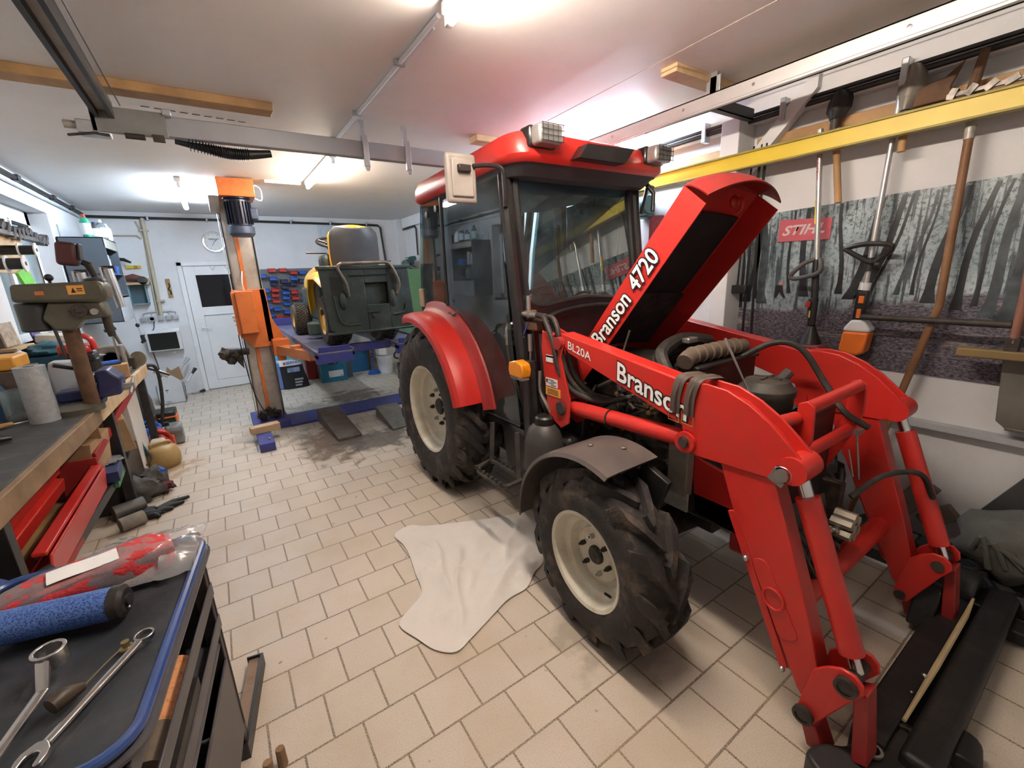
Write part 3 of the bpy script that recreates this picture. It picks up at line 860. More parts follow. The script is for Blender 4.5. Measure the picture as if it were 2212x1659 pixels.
for k in range(7):
    g.lathe([(0.036, -0.008), (0.042, 0), (0.036, 0.008)], (1.69 + k * 0.055, 1.11, 1.213), 'x', 14)
finish(g, 'air_hose', mat('dusty_hose', (0.13, 0.095, 0.07), 0.8, 0, 0.25, 16), T)
finish(G().tube([(1.63, 1.19, 1.13), (1.66, 1.25, 1.21), (1.85, 1.28, 1.25), (2.05, 1.26, 1.22)], 0.032, 10, smooth=4).tube([(1.64, 1.22, 1.10), (1.7, 1.3, 1.17), (1.9, 1.32, 1.2), (2.1, 1.3, 1.18)], 0.03, 10, smooth=4), 'coolant_hose', HOSE, T)
finish(G().box(1.78, 1.85, 1.19, 1.23, 1.245, 1.27), 'hose_clamp', STEEL, T, 0.004)
g = G().lathe([(0.0, 0.89), (0.098, 0.89), (0.105, 0.92), (0.105, 1.04), (0.112, 1.05), (0.112, 1.075), (0.10, 1.085), (0.085, 1.11), (0.05, 1.118), (0.0, 1.12)], (1.90, 0.885, 0), 'z', 28)
g.box(1.895, 1.905, 0.83, 0.94, 1.115, 1.124).box(1.845, 1.955, 0.88, 0.89, 1.115, 1.124)
g.tube([(1.96, 0.86, 1.10), (1.99, 0.84, 1.14)], 0.022, 10)
finish(g, 'air_filter', mat('dusty_black', (0.035, 0.03, 0.026), 0.6, 0, 0.2, 12, (0.13, 0.1, 0.075), 0.5, 8), T)
finish(G().box(1.72, 2.08, 0.74, 1.02, 0.66, 0.89), 'battery_tray', BLACKM, T, 0.01)
finish(G().tube([(2.02, 1.08, 1.16), (2.08, 0.96, 1.24), (2.12, 0.86, 1.22), (2.14, 0.76, 1.08), (2.1, 0.66, 0.98), (2.14, 0.58, 0.92)], 0.013, 8, smooth=5), 'loader_cable', HOSE, T)
finish(G().tube([(1.72, 0.985, 1.30), (1.74, 0.84, 1.02)], [0.006, 0.003], 6), 'hood_prop', STEEL, T)
finish(G().tube([(1.66, 1.52, 1.19), (1.655, 1.47, 1.20), (1.66, 1.44, 1.30)], 0.006, 6), 'prop_hook', STEEL, T)
# wiring and pipes on the near side of the engine
g = G()
for k in range(16):
    y = 1.15 + 0.7 * rnd.random(); z = 0.72 + 0.28 * rnd.random()
    pts = [(1.66 + 0.03 * rnd.random(), y, z)]
    for j in range(3):
        y += rnd.uniform(-0.16, 0.16); z += rnd.uniform(-0.12, 0.12)
        pts.append((1.62 + 0.05 * rnd.random(), min(1.95, max(1.1, y)), min(1.06, max(0.66, z))))
    g.tube(pts, 0.007 + 0.007 * rnd.random(), 6, smooth=4)
finish(g, 'engine_hoses', HOSE, T)
g = G()
for k in range(9):
    c = (1.655, 1.2 + 0.65 * rnd.random(), 0.68 + 0.3 * rnd.random())
    g.obox(c, (0.03, 0.05, 0.022), (rnd.uniform(0, 90), 0, 0))
    g.cyl((c[0] - 0.02, c[1], c[2] + 0.02), (c[0], c[1] + 0.03, c[2] + 0.02), 0.012, n=8)
finish(g, 'engine_fittings', mat('brassy', (0.20, 0.125, 0.06), 0.5, 0.5, 0.4, 20), T)
# front axle, side brackets, radiator guard
finish(G().tube([(1.25, 1.178, 0.37), (1.55, 1.178, 0.36), (1.9, 1.178, 0.36), (2.25, 1.178, 0.36), (2.55, 1.178, 0.37)], [0.07, 0.06, 0.09, 0.06, 0.07], 12).box(1.78, 2.02, 1.0, 1.9, 0.34, 0.52), 'front_axle', GREASE, T, 0.01)
finish(G().box(1.5, 2.3, 1.95, 3.5, 0.38, 0.66).tube([(1.3, 2.99, 0.612), (2.5, 2.99, 0.612)], 0.11, 14), 'rear_axle', GREASE, T, 0.02)
finish(G().obox((1.60, 1.40, 0.63), (0.05, 0.08, 0.14)).cyl((1.575, 1.40, 0.66), (1.58, 1.40, 0.66), 0.022).cyl((1.575, 1.40, 0.61), (1.58, 1.40, 0.61), 0.022), 'axle_bracket', BLACKM, T, 0.006)
finish(G().box(1.57, 1.62, 1.02, 1.12, 0.60, 0.86), 'frame_post', mat('worn_grey', (0.28, 0.25, 0.21), 0.6, 0.2, 0.2, 14), T, 0.006)
finish(G().obox((1.585, 1.08, 0.57), (0.012, 0.13, 0.09)), 'type_plate', LABEL if False else mat('dull_plate', (0.36, 0.36, 0.34), 0.6, 0, 0.2, 30), T, 0.002)
finish(G().prism([(1.04, 0.79), (0.80, 0.74), (0.76, 0.50), (1.0, 0.52)], 'x', 1.62, 1.64), 'side_shield', RED, T, 0.004)
g = G()
for k in range(9):
    g.obox((1.655, 0.86 + 0.006 * k, 0.76 - k * 0.022), (0.05, 0.02, 0.006))
finish(g, 'shield_louvre', IRON, T)
# front fenders over the front wheels
for s in (-1, 1):
    fx = (lambda x: x) if s < 0 else mir
    prof = [(0.432, fx(1.085)), (0.448, fx(1.095)), (0.452, fx(1.15)), (0.452, fx(1.385))]
    ff = finish(G().sheet(arc_shell(1.19, 0.42, prof, R(-92), R(20), 24), 24, 6, 0.007), 'front_fender', mat('fender_grey', (0.085, 0.07, 0.066), 0.5, 0, 0.2, 6, (0.17, 0.12, 0.09), 0.5, 5), T, 0, 40)
    for a, x in ((R(-8), 1.22), (R(6), 1.30)):
        p = Vector((fx(x), 1.19 - 0.456 * math.sin(a), 0.42 + 0.456 * math.cos(a)))
        finish(G().ball(p, 0.012, (1, 1, 0.5), 10), 'fender_bolt', STEEL, ff)
    finish(G().obox((fx(1.36), 1.05, 0.70), (0.03, 0.14, 0.20), (20, 0, 0)).obox((fx(1.45), 1.15, 0.72), (0.24, 0.05, 0.03)), 'fender_bracket', BLACKM, ff, 0.004)
# fuel tank and step on the near side
g = G().lathe([(0.0, 0.52), (0.10, 0.52), (0.125, 0.55), (0.115, 0.70), (0.09, 0.775), (0.06, 0.80), (0.045, 0.80)], (1.36, 1.75, 0), 'z', 20)
tk = finish(g, 'washer_tank', mat('tank_black', (0.035, 0.032, 0.03), 0.5, 0, 0.15, 6, (0.12, 0.1, 0.085), 0.35, 5), T, 0, 40)
finish(G().lathe([(0.0, 0.845), (0.045, 0.845), (0.055, 0.835), (0.055, 0.80), (0.045, 0.795)], (1.36, 1.75, 0), 'z', 12), 'cap', BLACKP, tk)
finish(G().box(1.40, 1.62, 1.60, 2.0, 0.42, 0.74), 'fuel_tank', BLACKP, T, 0.03)
g = G()
loop = [(1.145, 2.15, 0.455), (1.13, 2.10, 0.445), (1.13, 1.90, 0.445), (1.15, 1.83, 0.455), (1.24, 1.83, 0.465), (1.26, 1.88, 0.465), (1.26, 2.10, 0.465), (1.24, 2.16, 0.465)]
g.tube(loop, 0.016, 8, closed=True)
for k in range(7):
    g.obox((1.125, 1.86 + k * 0.045, 0.468), (0.01, 0.02, 0.022)).obox((1.26, 1.86 + k * 0.045, 0.486), (0.01, 0.02, 0.022))
sp = finish(g, 'step', IRON, T, 0)
finish(G().bar((1.25, 2.15, 0.46), (1.31, 2.22, 0.69), 0.03, 0.03).bar((1.25, 1.86, 0.46), (1.31, 1.95, 0.70), 0.03, 0.05), 'step_arm', BLACKM, sp, 0.003)
# turn signal on its post
sg = finish(G().prism([(1.90, 1.06), (1.785, 1.06), (1.775, 1.10), (1.785, 1.135), (1.84, 1.15), (1.905, 1.135), (1.91, 1.09)], 'x', 1.24, 1.30), 'turn_signal', AMBER, T, 0.008)
finish(G().box(1.245, 1.295, 1.79, 1.90, 1.045, 1.062), 'clear_lens', LENSGLASS, sg, 0.003)
finish(G().box(1.30, 1.33, 1.80, 1.89, 1.05, 1.14).box(1.315, 1.345, 1.83, 1.88, 0.62, 1.06), 'signal_post', BLACKM, T, 0.004)
finish(G().tube([(1.36, 1.86, 1.13), (1.36, 1.83, 0.62)], 0.03, 8), 'snorkel_post', CABBLACK, T)
# --- hood, tilted open
hd = Vector((0, 1.105 - 1.86, 1.978 - 1.045)).normalized()     # from the hinge end up to the nose
hn = Vector((0, hd.z, -hd.y)) * -1.0                           # towards the open underside (front and down)
if hn.y > 0:
    hn = -hn
HB = Vector((0, 1.78, 1.155))                                  # outer edge line, hinge end
HL = 1.0                                                       # length
HW = 0.285
def hp(x, l, dep):
    return Vector((XC + x, HB.y, HB.z)) + hd * l + hn * dep
def hood_depth(l):
    return 0.125 if l < 0.8 else 0.125
g = G()
# side panels and top panel as one curved shell: cross-section runs lower edge -> top -> lower edge
def hood(u, v):
    l = -0.18 + (HL + 0.16) * u
    t = v * 2 - 1                                              # -1 .. 1 over the section
    taper = 1.0
    k = abs(t)
    nose = max(0.0, (u - 0.80) / 0.20)
    if k > 0.62:                                               # side panel
        e = (k - 0.62) / 0.38
        x = HW * (1.0)
        dep = 0.02 + 0.125 * e
    else:
        e = k / 0.62
        x = HW * (1 - (1 - e) ** 1.0 * 1.0) if False else HW * min(1, e * 1.02)
        dep = 0.02 * e ** 6 - 0.035 * (1 - e ** 2)
    x *= (1 - 0.02 * nose)
    return hp(math.copysign(x, t), l, dep)
shell = finish(g.sheet(hood, 20, 36, 0.006), 'hood', RED, T, 0, 40)
# rounded nose that closes the upper end
g = G()
def nose(u, v):
    t = v * 2 - 1
    x = t * HW * 0.985
    bulge = 0.075 * (1 - t * t)
    l0 = HL - 0.02
    dep0 = -0.035 * (1 - t * t) + 0.02 * abs(t) ** 6
    a = u * PI / 2
    return hp(x, l0 + bulge * math.sin(a) + 0.03 * math.sin(a), dep0 + (0.145 - dep0) * (1 - math.cos(a)) * 0.9 + 0.0)
finish(g.sheet(nose, 8, 24, 0.006), 'hood_nose', REDDARK, shell, 0, 50)
# foam liner glued inside
def liner(l0, l1, lift):
    def fn(u, v):
        t = v * 2 - 1
        return hp(t * (HW - 0.02), l0 + (l1 - l0) * u, lift - 0.03 * (1 - t * t))
    return fn
finish(G().sheet(liner(0.05, 0.86, 0.012), 6, 14, 0.01), 'hood_liner', FOAM, shell, 0, 50)
finish(G().sheet(liner(0.02, 0.40, 0.03), 10, 14, 0.008), 'heat_shield', mat('heat_mat', (0.026, 0.021, 0.019), 0.7, 0, 0.5, 12, (0.07, 0.05, 0.04), 0.5, 12, 0.6, 40), shell, 0, 50)
p = hp(0.08, 0.95, 0.05)
finish(G().tube([p, p + Vector((0, -0.03, 0.01)), p + Vector((0.0, -0.035, -0.03)), p + Vector((0, -0.01, -0.05))], 0.008, 8, smooth=4).ball(p, 0.03, (1, 0.5, 1)), 'hood_latch', RED, shell)
# lettering on the near side panel: reads up the hood
xo = XC - HW - 0.0075
def side_pt(l, dep):
    v = hp(0, l, dep); return Vector((xo, v.y, v.z))
def on_hood(s, l0, l1, d0, d1, nm):
    P0 = side_pt(l0, d1); U = side_pt(l1, d1) - P0; V = side_pt(l0, d0) - P0
    lettering(s, P0, U, V, WHITEINK, shell, nm, 0.05, BLACKINK, 0.018, 0.0012)
on_hood('Branson', 0.155, 0.475, 0.035, 0.122, 'brand_lettering')
on_hood('4720', 0.52, 0.715, 0.035, 0.12, 'model_lettering')

# --- loader arms
BEAM = [(1.66, 1.293), (0.935, 1.173), (0.86, 1.185), (0.78, 1.177), (0.70, 1.143), (0.63, 1.098), (0.575, 1.05), (0.53, 1.008), (0.512, 0.975), (0.515, 0.945), (0.535, 0.925), (0.58, 0.913), (0.758, 0.905), (0.88, 0.899), (0.93, 0.92), (0.945, 1.005), (1.60, 1.20), (1.64, 1.24)]
LOWER = [(0.785, 0.905), (0.73, 0.758), (0.452, 0.195), (0.430, 0.170), (0.405, 0.20), (0.398, 0.31), (0.45, 0.48), (0.60, 0.91)]
QA = [(0.405, 0.335), (0.37, 0.375), (0.335, 0.398), (0.30, 0.398), (0.278, 0.378), (0.272, 0.35), (0.30, 0.30), (0.355, 0.18), (0.378, 0.128), (0.40, 0.115), (0.43, 0.13), (0.432, 0.16)]
arms = []
for s in (-1, 1):
    fx = (lambda x: x) if s < 0 else mir
    def px(g, poly, a, b):
        return g.prism(poly, 'x', min(fx(a), fx(b)), max(fx(a), fx(b)))
    g = px(G(), BEAM, 1.40, 1.412)
    px(g, BEAM, 1.478, 1.49)
    # the welded box between both cheeks, a little lower than they stand at the knee
    inner = [(1.66, 1.293), (0.935, 1.173), (0.90, 1.16), (0.74, 1.135), (0.62, 1.05), (0.56, 0.98), (0.60, 0.925), (0.93, 0.92), (0.945, 1.005), (1.60, 1.20)]
    px(g, inner, 1.41, 1.48)
    arm = finish(g, 'loader_arm', RED, T, 0.003)
    arms.append(arm)
    finish(px(G(), LOWER, 1.408, 1.482), 'lower_arm', RED, T, 0.004)
    def pin(y, z, x0, r, m=IRON):
        g = G().cyl((fx(x0 - 0.022), y, z), (fx(x0 + 0.02), y, z), r * 0.72, n=18)
        g.lathe([(r * 0.9, 0), (r, 0.004), (r * 0.9, 0.008), (r * 0.78, 0.004)], (fx(x0) - 0.012, y, z), 'x', 20)
        return finish(g, 'pivot_pin', m, arm)
    pin(0.569, 0.945, 1.395, 0.030, STEEL)
    pin(0.921, 0.945, 1.395, 0.026)
    finish(G().cyl((fx(1.385), 0.545, 0.965), (fx(1.50), 0.545, 0.965), 0.045, n=20).cyl((fx(1.385), 0.921, 0.945), (fx(1.5), 0.921, 0.945), 0.042, n=20), 'pivot_boss', RED, arm)
    finish(G().obox((fx(1.388), 0.578, 0.938), (0.006, 0.05, 0.065), (25, 0, 0)), 'pin_lock_plate', STEEL, arm, 0.003)
    # lift cylinder
    c0, c1 = Vector((fx(1.445), 1.60, 0.905)), Vector((fx(1.445), 0.965, 0.935))
    lc = finish(G().cyl(c0, c1, 0.037, n=22).ball(c0, 0.037, n=16), 'lift_cylinder', RED, T, 0, 40)
    dv = (c1 - c0).normalized()
    finish(G().cyl(c0.lerp(c1, 0.38), c0.lerp(c1, 0.395), 0.0395, n=22), 'cable_tie', BLACKINK, lc)
    finish(G().cyl(c1, c1 + dv * 0.05, 0.016).cyl(c0, c0 - dv * 0.05, 0.022), 'cylinder_rod', STEEL, lc)
    # bucket cylinder along the lower arm
    b0, b1 = Vector((fx(1.445), 0.525, 0.905)), Vector((fx(1.445), 0.335, 0.415))
    bd = (b1 - b0).normalized()
    bc = finish(G().cyl(b0 + bd * 0.035, b1, 0.035, n=22), 'tilt_cylinder', RED, T, 0, 40)
    finish(G().cyl(b0 - bd * 0.02, b0 + bd * 0.05, 0.02).cyl(b1, b1 + bd * 0.06, 0.018), 'cylinder_rod', CHROME, bc)
    # leveling rod beside the lower arm
    finish(G().bar((fx(1.415), 0.73, 0.735), (fx(1.415), 0.498, 0.235), 0.012, 0.028), 'level_rod', RED, T, 0.002)
    finish(G().ball((fx(1.405), 0.66, 0.58), 0.011).ball((fx(1.405), 0.50, 0.23), 0.010), 'rod_bolt', STEEL, T)
    # embossed oval plate and ring on the lower arm
    if s < 0:
        e = G()
        dlo = Vector((0, 0.425 - 0.66, 0.25 - 0.70)).normalized()
        dpe = Vector((0, dlo.z, -dlo.y))
        def lp(l, w, x):
            v = Vector((0, 0.555, 0.48)) + dlo * l + dpe * w
            return (x, v.y, v.z)
        pts = [lp(-0.11 + 0.03 * math.cos(R(a)), 0.028 * math.sin(R(a)), 1.4) for a in range(90, 271, 30)] + [lp(0.12 + 0.02 * math.cos(R(a)), 0.034 * math.sin(R(a)), 1.4) for a in range(-90, 91, 30)]
        e.prism([(p_[1], p_[2]) for p_ in pts], 'x', 1.404, 1.409)
        ring = [lp(0.0 + 0.038 * math.cos(2 * PI * k / 24), 0.032 * math.sin(2 * PI * k / 24), 1.402) for k in range(24)]
        e.tube(ring, 0.006, 8, closed=True)
        finish(e, 'arm_emboss', RED, T, 0.002)
    # quick attach plates
    g = px(G(), QA, 1.375, 1.387)
    px(g, QA, 1.50, 1.512)
    qa = finish(g, 'attach_plate', RED, T, 0.004)
    for y, z, r_ in ((0.408, 0.148, 0.028), (0.315, 0.350, 0.028)):
        g = G().cyl((fx(1.362), y, z), (fx(1.52), y, z), r_ * 0.75, n=16)
        g.lathe([(r_ * 0.75, 0), (r_ * 1.1, 0.0), (r_ * 1.1, 0.016), (r_ * 0.75, 0.016)], (fx(1.367) - 0.008, y, z), 'x', 18)
        finish(g, 'attach_pin', IRON, qa)
    finish(px(px(G(), [(0.42, 0.12), (0.375, 0.12), (0.335, 0.03), (0.39, 0.03)], 1.38, 1.46), [(0.30, 0.32), (0.268, 0.34), (0.235, 0.10), (0.275, 0.08)], 1.39, 1.47), 'hook_leg', REDDARK, qa, 0.004)
    # upright that carries the arm
    UP = [(1.79, 1.30), (1.62, 1.25), (1.645, 1.17), (1.575, 0.965), (1.585, 0.835), (1.645, 0.795), (1.745, 0.84), (1.785, 1.08), (1.80, 1.2)]
    up = finish(px(px(G(), UP, 1.385, 1.397), UP, 1.495, 1.507), 'loader_upright', RED, T, 0.004)
    finish(G().cyl((fx(1.372), 1.638, 0.908), (fx(1.51), 1.638, 0.908), 0.030, n=18).lathe([(0.03, 0), (0.038, 0.004), (0.03, 0.01)], (fx(1.378) - 0.005, 1.638, 0.908), 'x', 18), 'upright_pin', IRON, up)
    finish(G().cyl((fx(1.37), 1.655, 1.245), (fx(1.52), 1.655, 1.245), 0.032, n=18), 'arm_pivot', REDDARK, up)
    finish(px(G(), [(1.78, 0.90), (1.60, 0.84), (1.62, 0.45), (1.80, 0.45)], 1.50, 1.55), 'upright_base', BLACKM, T, 0.006)
# lettering on the near arm; the beam drops towards the front
a = arms[0]
def on_beam(s, ya, yb, f0, f1, nm, outl):
    top = lambda y: 1.293 + (y - 1.66) * (1.293 - 1.173) / (1.66 - 0.935)
    bot = lambda y: 1.005 + (y - 0.945) * (1.20 - 1.005) / (1.60 - 0.945)
    hh = (top(ya) - bot(ya)) * (f1 - f0)
    P0 = Vector((1.3985, ya, bot(ya) + (top(ya) - bot(ya)) * f0))
    P1 = Vector((1.3985, yb, bot(yb) + (top(yb) - bot(yb)) * f0 + 0.0))
    V = Vector((0, 0, hh))
    lettering(s, P0, P1 - P0, V, WHITEINK, a, nm, 0.045 if outl else 0.0, BLACKINK, 0.018 if outl else 0.01, 0.0012)
def beam_text(s, P0, P1, hh, nm, outl):
    lettering(s, Vector((1.3985, *P0)), Vector((0, P1[0] - P0[0], P1[1] - P0[1])), Vector((0, 0, hh)), WHITEINK, a, nm, 0.045 if outl else 0.0, BLACKINK, 0.018 if outl else 0.01, 0.0012)
beam_text('BL20A', (1.6, 1.222), (1.44, 1.182), 0.04, 'loader_lettering', False)
beam_text('Branson', (1.275, 1.122), (0.925, 1.022), 0.085, 'arm_lettering', True)
# worn leather straps hung over the beam
for y0 in (0.965, 0.905):
    st = finish(G().tube([(1.392, y0 + 0.012, 1.05), (1.388, y0 + 0.008, 1.12), (1.396, y0 - 0.004, 1.17), (1.41, y0 - 0.012, 1.192), (1.46, y0 - 0.025, 1.196), (1.53, y0 - 0.02, 1.185), (1.60, y0 + 0.03, 1.16)], 0.006, 6, smooth=4).xform(Matrix.Identity(4)), 'strap', mat('strap_leather', (0.085, 0.06, 0.05), 0.7, 0, 0.2, 14), T)
    g = G()
    path = smooth_path([(1.394, y0 + 0.012, 1.05), (1.39, y0 + 0.008, 1.12), (1.392, y0 - 0.004, 1.175), (1.41, y0 - 0.012, 1.197), (1.46, y0 - 0.025, 1.20), (1.53, y0 - 0.02, 1.188), (1.60, y0 + 0.02, 1.16)], 5)
    n = len(path) - 1
    g.sheet(lambda u, v: path[int(round(u * n))] + Vector((0, (v - 0.5) * 0.042, -(v - 0.5) * -0.008)), n, 2, 0.003)
    finish(g, 'strap_band', mat('strap_leather', (0.085, 0.06, 0.05)), st)
    finish(G().tube([(1.39, y0 - 0.012, 1.05), (1.39, y0 - 0.012, 1.015), (1.39, y0 + 0.034, 1.02), (1.39, y0 + 0.034, 1.055)], 0.002, 5), 'wire_buckle', mat('brass_wire', (0.6, 0.42, 0.18), 0.35, 0.9), st)
# stickers on the near upright
upn = [o for o in T.children if o.name.startswith('loader_upright')][0]
def sticker(y0, y1, z0, z1, m, nm):
    return finish(G().box(1.382, 1.3845, min(y0, y1), max(y0, y1), z0, z1), nm, m, upn)
sticker(1.758, 1.70, 1.138, 1.175, LABEL, 'warning_sticker')
sticker(1.758, 1.70, 1.163, 1.172, LABELY, 'warning_sticker')
sticker(1.762, 1.668, 1.008, 1.052, LABEL, 'type_sticker')
sticker(1.764, 1.645, 0.958, 1.002, LABELO, 'caution_sticker')
g = G()
for k in range(4):
    g.box(1.381, 1.3822, 1.675 + (k % 2) * 0.02, 1.72 + (k % 2) * 0.02, 1.015 + k * 0.009, 1.018 + k * 0.009)
    g.box(1.381, 1.3822, 1.66, 1.75, 0.967 + k * 0.008, 0.9695 + k * 0.008)
g.box(1.381, 1.3822, 1.745, 1.757, 1.028, 1.046)
finish(g, 'sticker_print', BLACKINK, upn)
# --- loader valve and hydraulic hoses beside the cab pillar
v0 = finish(G().box(1.40, 1.50, 1.86, 2.10, 1.285, 1.335).box(1.41, 1.48, 1.95, 2.06, 1.335, 1.39), 'loader_valve', RUST, T, 0.008)
g = G().cyl((1.44, 2.05, 1.38), (1.44, 2.05, 1.42), 0.016, n=12).cyl((1.44, 1.98, 1.36), (1.44, 1.98, 1.47), 0.014, n=12).cyl((1.45, 2.02, 1.37), (1.45, 2.02, 1.405), 0.018, n=12)
finish(g, 'valve_fitting', STEEL, v0)
finish(G().cyl((1.44, 2.05, 1.42), (1.44, 2.05, 1.445), 0.011, n=12), 'orange_plug', ORANGEP, v0)
for k, (y, z) in enumerate(((1.90, 1.372), (1.86, 1.365), (1.90, 1.325))):
    x = 1.40 + 0.03 * k
    finish(G().cyl((x, y + 0.08, z), (x, y - 0.05, z), 0.015, n=12).cyl((x, y + 0.03, z), (x, y + 0.0, z), 0.019, n=6), 'hose_coupling', STEEL, v0)
    finish(G().tube([(x, y - 0.05, z), (x - 0.01, y - 0.12, z - 0.005), (x - 0.02, y - 0.165, z - 0.05), (x - 0.02, 1.69 - 0.015 * k, 1.24), (x - 0.01, 1.66 - 0.02 * k, 1.10), (x + 0.03, 1.60 - 0.02 * k, 1.0), (x + 0.10, 1.48, 0.955), (x + 0.18, 1.40, 0.97)], 0.0135, 10, smooth=6), 'hydraulic_hose', HOSE, v0)
g = G().tube([(1.40, 2.07, 1.31), (1.37, 2.09, 1.31), (1.365, 2.09, 1.28)], 0.013, 10).cyl((1.365, 2.09, 1.28), (1.365, 2.09, 1.19), 0.014, n=10).cyl((1.365, 2.09, 1.25), (1.365, 2.09, 1.235), 0.018, n=6)
finish(g, 'elbow_fitting', STEEL, v0)
for y, r_ in ((1.985, 0.017), (1.92, 0.013)):
    finish(G().cyl((1.40, y, 1.265), (1.40, y, 1.17), r_, n=12).cyl((1.40, y, 1.17), (1.40, y, 1.11), r_ * 0.55, n=10), 'cable_sleeve', STEEL, v0)
finish(G().tube([(1.40, 1.985, 1.12), (1.41, 1.93, 0.95), (1.45, 1.86, 0.75)], 0.009, 8, smooth=3).tube([(1.40, 1.92, 1.12), (1.41, 1.88, 0.95), (1.46, 1.82, 0.75)], 0.009, 8, smooth=3).tube([(1.43, 1.85, 1.27), (1.43, 1.84, 1.1), (1.45, 1.84, 0.75)], 0.017, 8, smooth=3).tube([(1.365, 2.09, 1.19), (1.37, 2.05, 1.0), (1.42, 1.98, 0.75)], 0.013, 8, smooth=3), 'control_cable', HOSE, v0)
finish(G().tube([(1.40, 1.93, 1.33), (1.385, 1.965, 1.25)], 0.005, 6).ball((1.385, 1.967, 1.245), 0.011), 'blue_tie', mat('blue_strap', (0.05, 0.06, 0.25), 0.5), v0)
finish(G().tube([(1.372, 1.80, 1.08), (1.372, 1.80, 0.97), (1.38, 1.755, 0.90), (1.39, 1.74, 0.86)], 0.010, 8, smooth=3), 'parking_handle', STEEL, T)
finish(G().tube([(1.385, 1.75, 1.295), (1.385, 1.72, 1.27), (1.385, 1.70, 1.29)], 0.012, 8), 'red_lever', REDTOOL, v0)
# --- radiator guard of red tubes between the arms
GP = [(0.66, 1.105), (0.63, 1.12), (0.605, 1.10), (0.60, 0.98), (0.635, 0.86), (0.70, 0.70), (0.76, 0.70), (0.70, 0.87), (0.665, 0.98)]
gd = finish(G().prism(GP, 'x', 1.66, 1.674), 'front_guard', RED, T, 0.004)
finish(G().prism(GP, 'x', mir(1.674), mir(1.66)), 'front_guard', RED, T, 0.004)
finish(G().cyl((1.674, 0.632, 1.09), (mir(1.674), 0.632, 1.09), 0.024, n=18).cyl((1.674, 0.64, 0.90), (mir(1.674), 0.64, 0.90), 0.024, n=18).cyl((1.48, 0.70, 1.045), (1.66, 0.66, 1.05), 0.024, n=16).cyl((1.49, 0.72, 0.99), (1.66, 0.67, 0.985), 0.02, n=16), 'guard_tube', RED, gd)
# cross tube between the two lower arms
finish(G().cyl((1.48, 0.53, 0.42), (mir(1.48), 0.53, 0.42), 0.040, n=20), 'cross_tube', RED, T)
# coupler cluster and number plate at the front
finish(G().obox((1.76, 0.62, 0.66), (0.22, 0.012, 0.09), (-15, 0, -10)), 'number_plate', BLACKM, T, 0.004)
pl = T.children[-1]
g = G()
for dx, dz in ((0, 0), (0.035, 0.02), (-0.03, 0.025), (0.0, 0.045), (0.01, -0.035), (-0.03, -0.02), (0.04, -0.02)):
    g.tube([(1.86 + dx, 0.49, 0.60 + dz), (1.86 + dx, 0.56, 0.60 + dz)], 0.02, 6)
finish(g, 'coupler_block', mat('dusty_steel', (0.36, 0.33, 0.27), 0.5, 0.6, 0.15, 20), T)
finish(G().cyl((1.84, 0.53, 0.60), (1.74, 0.55, 0.605), 0.01, n=10).cyl((1.80, 0.53, 0.60), (1.785, 0.535, 0.60), 0.016, n=6), 'coupler_pipe', STEEL, T)
g = G()
for k in range(4):
    g.tube([(1.86 + 0.02 * k, 0.56, 0.58), (1.80 + 0.04 * k, 0.62, 0.50), (1.72 + 0.05 * k, 0.58, 0.44), (1.66 + 0.06 * k, 0.53, 0.46 + 0.02 * k), (1.62 + 0.02 * k, 0.6, 0.62)], 0.010, 8, smooth=5)
g.tube([(2.0, 0.56, 0.66), (2.12, 0.50, 0.74), (2.25, 0.42, 0.74), (2.33, 0.38, 0.62)], 0.011, 8, smooth=5)
finish(g, 'front_hoses', HOSE, T)
finish(G().tube([(2.02, 0.58, 0.92), (2.06, 0.56, 0.72)], 0.004, 6).tube([(1.99, 0.59, 0.86), (2.02, 0.57, 0.74)], 0.003, 6).obox((2.03, 0.58, 0.93), (0.05, 0.02, 0.02)), 'guard_cable', STEEL, T)
finish(G().box(1.66, 2.14, 0.70, 0.74, 0.52, 1.0), 'grille', BLACKM, T, 0.01)
finish(G().box(1.62, 2.18, 0.70, 0.84, 0.42, 0.58), 'front_weight', REDDARK, T, 0.015)
# ---------------------------------------------------------------- vehicle lift
LF = thing('car_lift', 'orange and grey two-post car lift with navy motor on top of its post', 'car lift', (0.3, 5.65, 0))
def rrect(cx, cy, w, d, r, n=4):
    out = []
    for sx, sy, a in ((1, -1, -90), (1, 1, 0), (-1, 1, 90), (-1, -1, 180)):
        for k in range(n + 1):
            t = R(a + 90 * k / n)
            out.append((cx + sx * (w / 2 - r) + r * math.cos(t), cy + sy * (d / 2 - r) + r * math.sin(t)))
    return out
finish(G().prism(rrect(0.30, 5.72, 0.25, 0.26, 0.035), 'z', 0.02, 2.48), 'post', LIFTGREY, LF, 0, 40)
finish(G().box(0.265, 0.30, 5.578, 5.60, 0.10, 2.42), 'orange_strip', ORANGE, LF, 0.003)
finish(G().box(0.155, 0.16, 5.60, 5.84, 0.02, 2.48).box(0.44, 0.445, 5.60, 5.84, 0.02, 2.48), 'post_flange', LIFTGREY, LF)
finish(G().box(0.185, 0.495, 5.22, 5.62, 2.42, 2.585), 'gear_housing', ORANGE, LF, 0.006)
finish(G().prism([(5.25, 2.42), (5.62, 2.42), (5.62, 2.30)], 'x', 0.10, 0.185), 'housing_wing', LIFTGREY, LF)
g = G().lathe([(0, 2.06), (0.095, 2.06), (0.112, 2.08), (0.112, 2.15), (0.10, 2.16), (0.10, 2.40), (0.12, 2.41), (0.12, 2.425), (0, 2.425)], (0.335, 5.36, 0), 'z', 28)
for k in range(22):
    a = 2 * PI * k / 22
    g.obox((0.335 + 0.106 * math.cos(a), 5.36 + 0.106 * math.sin(a), 2.28), (0.022, 0.004, 0.21), (0, 0, math.degrees(a)))
mo = finish(g, 'motor', NAVY, LF, 0, 30)
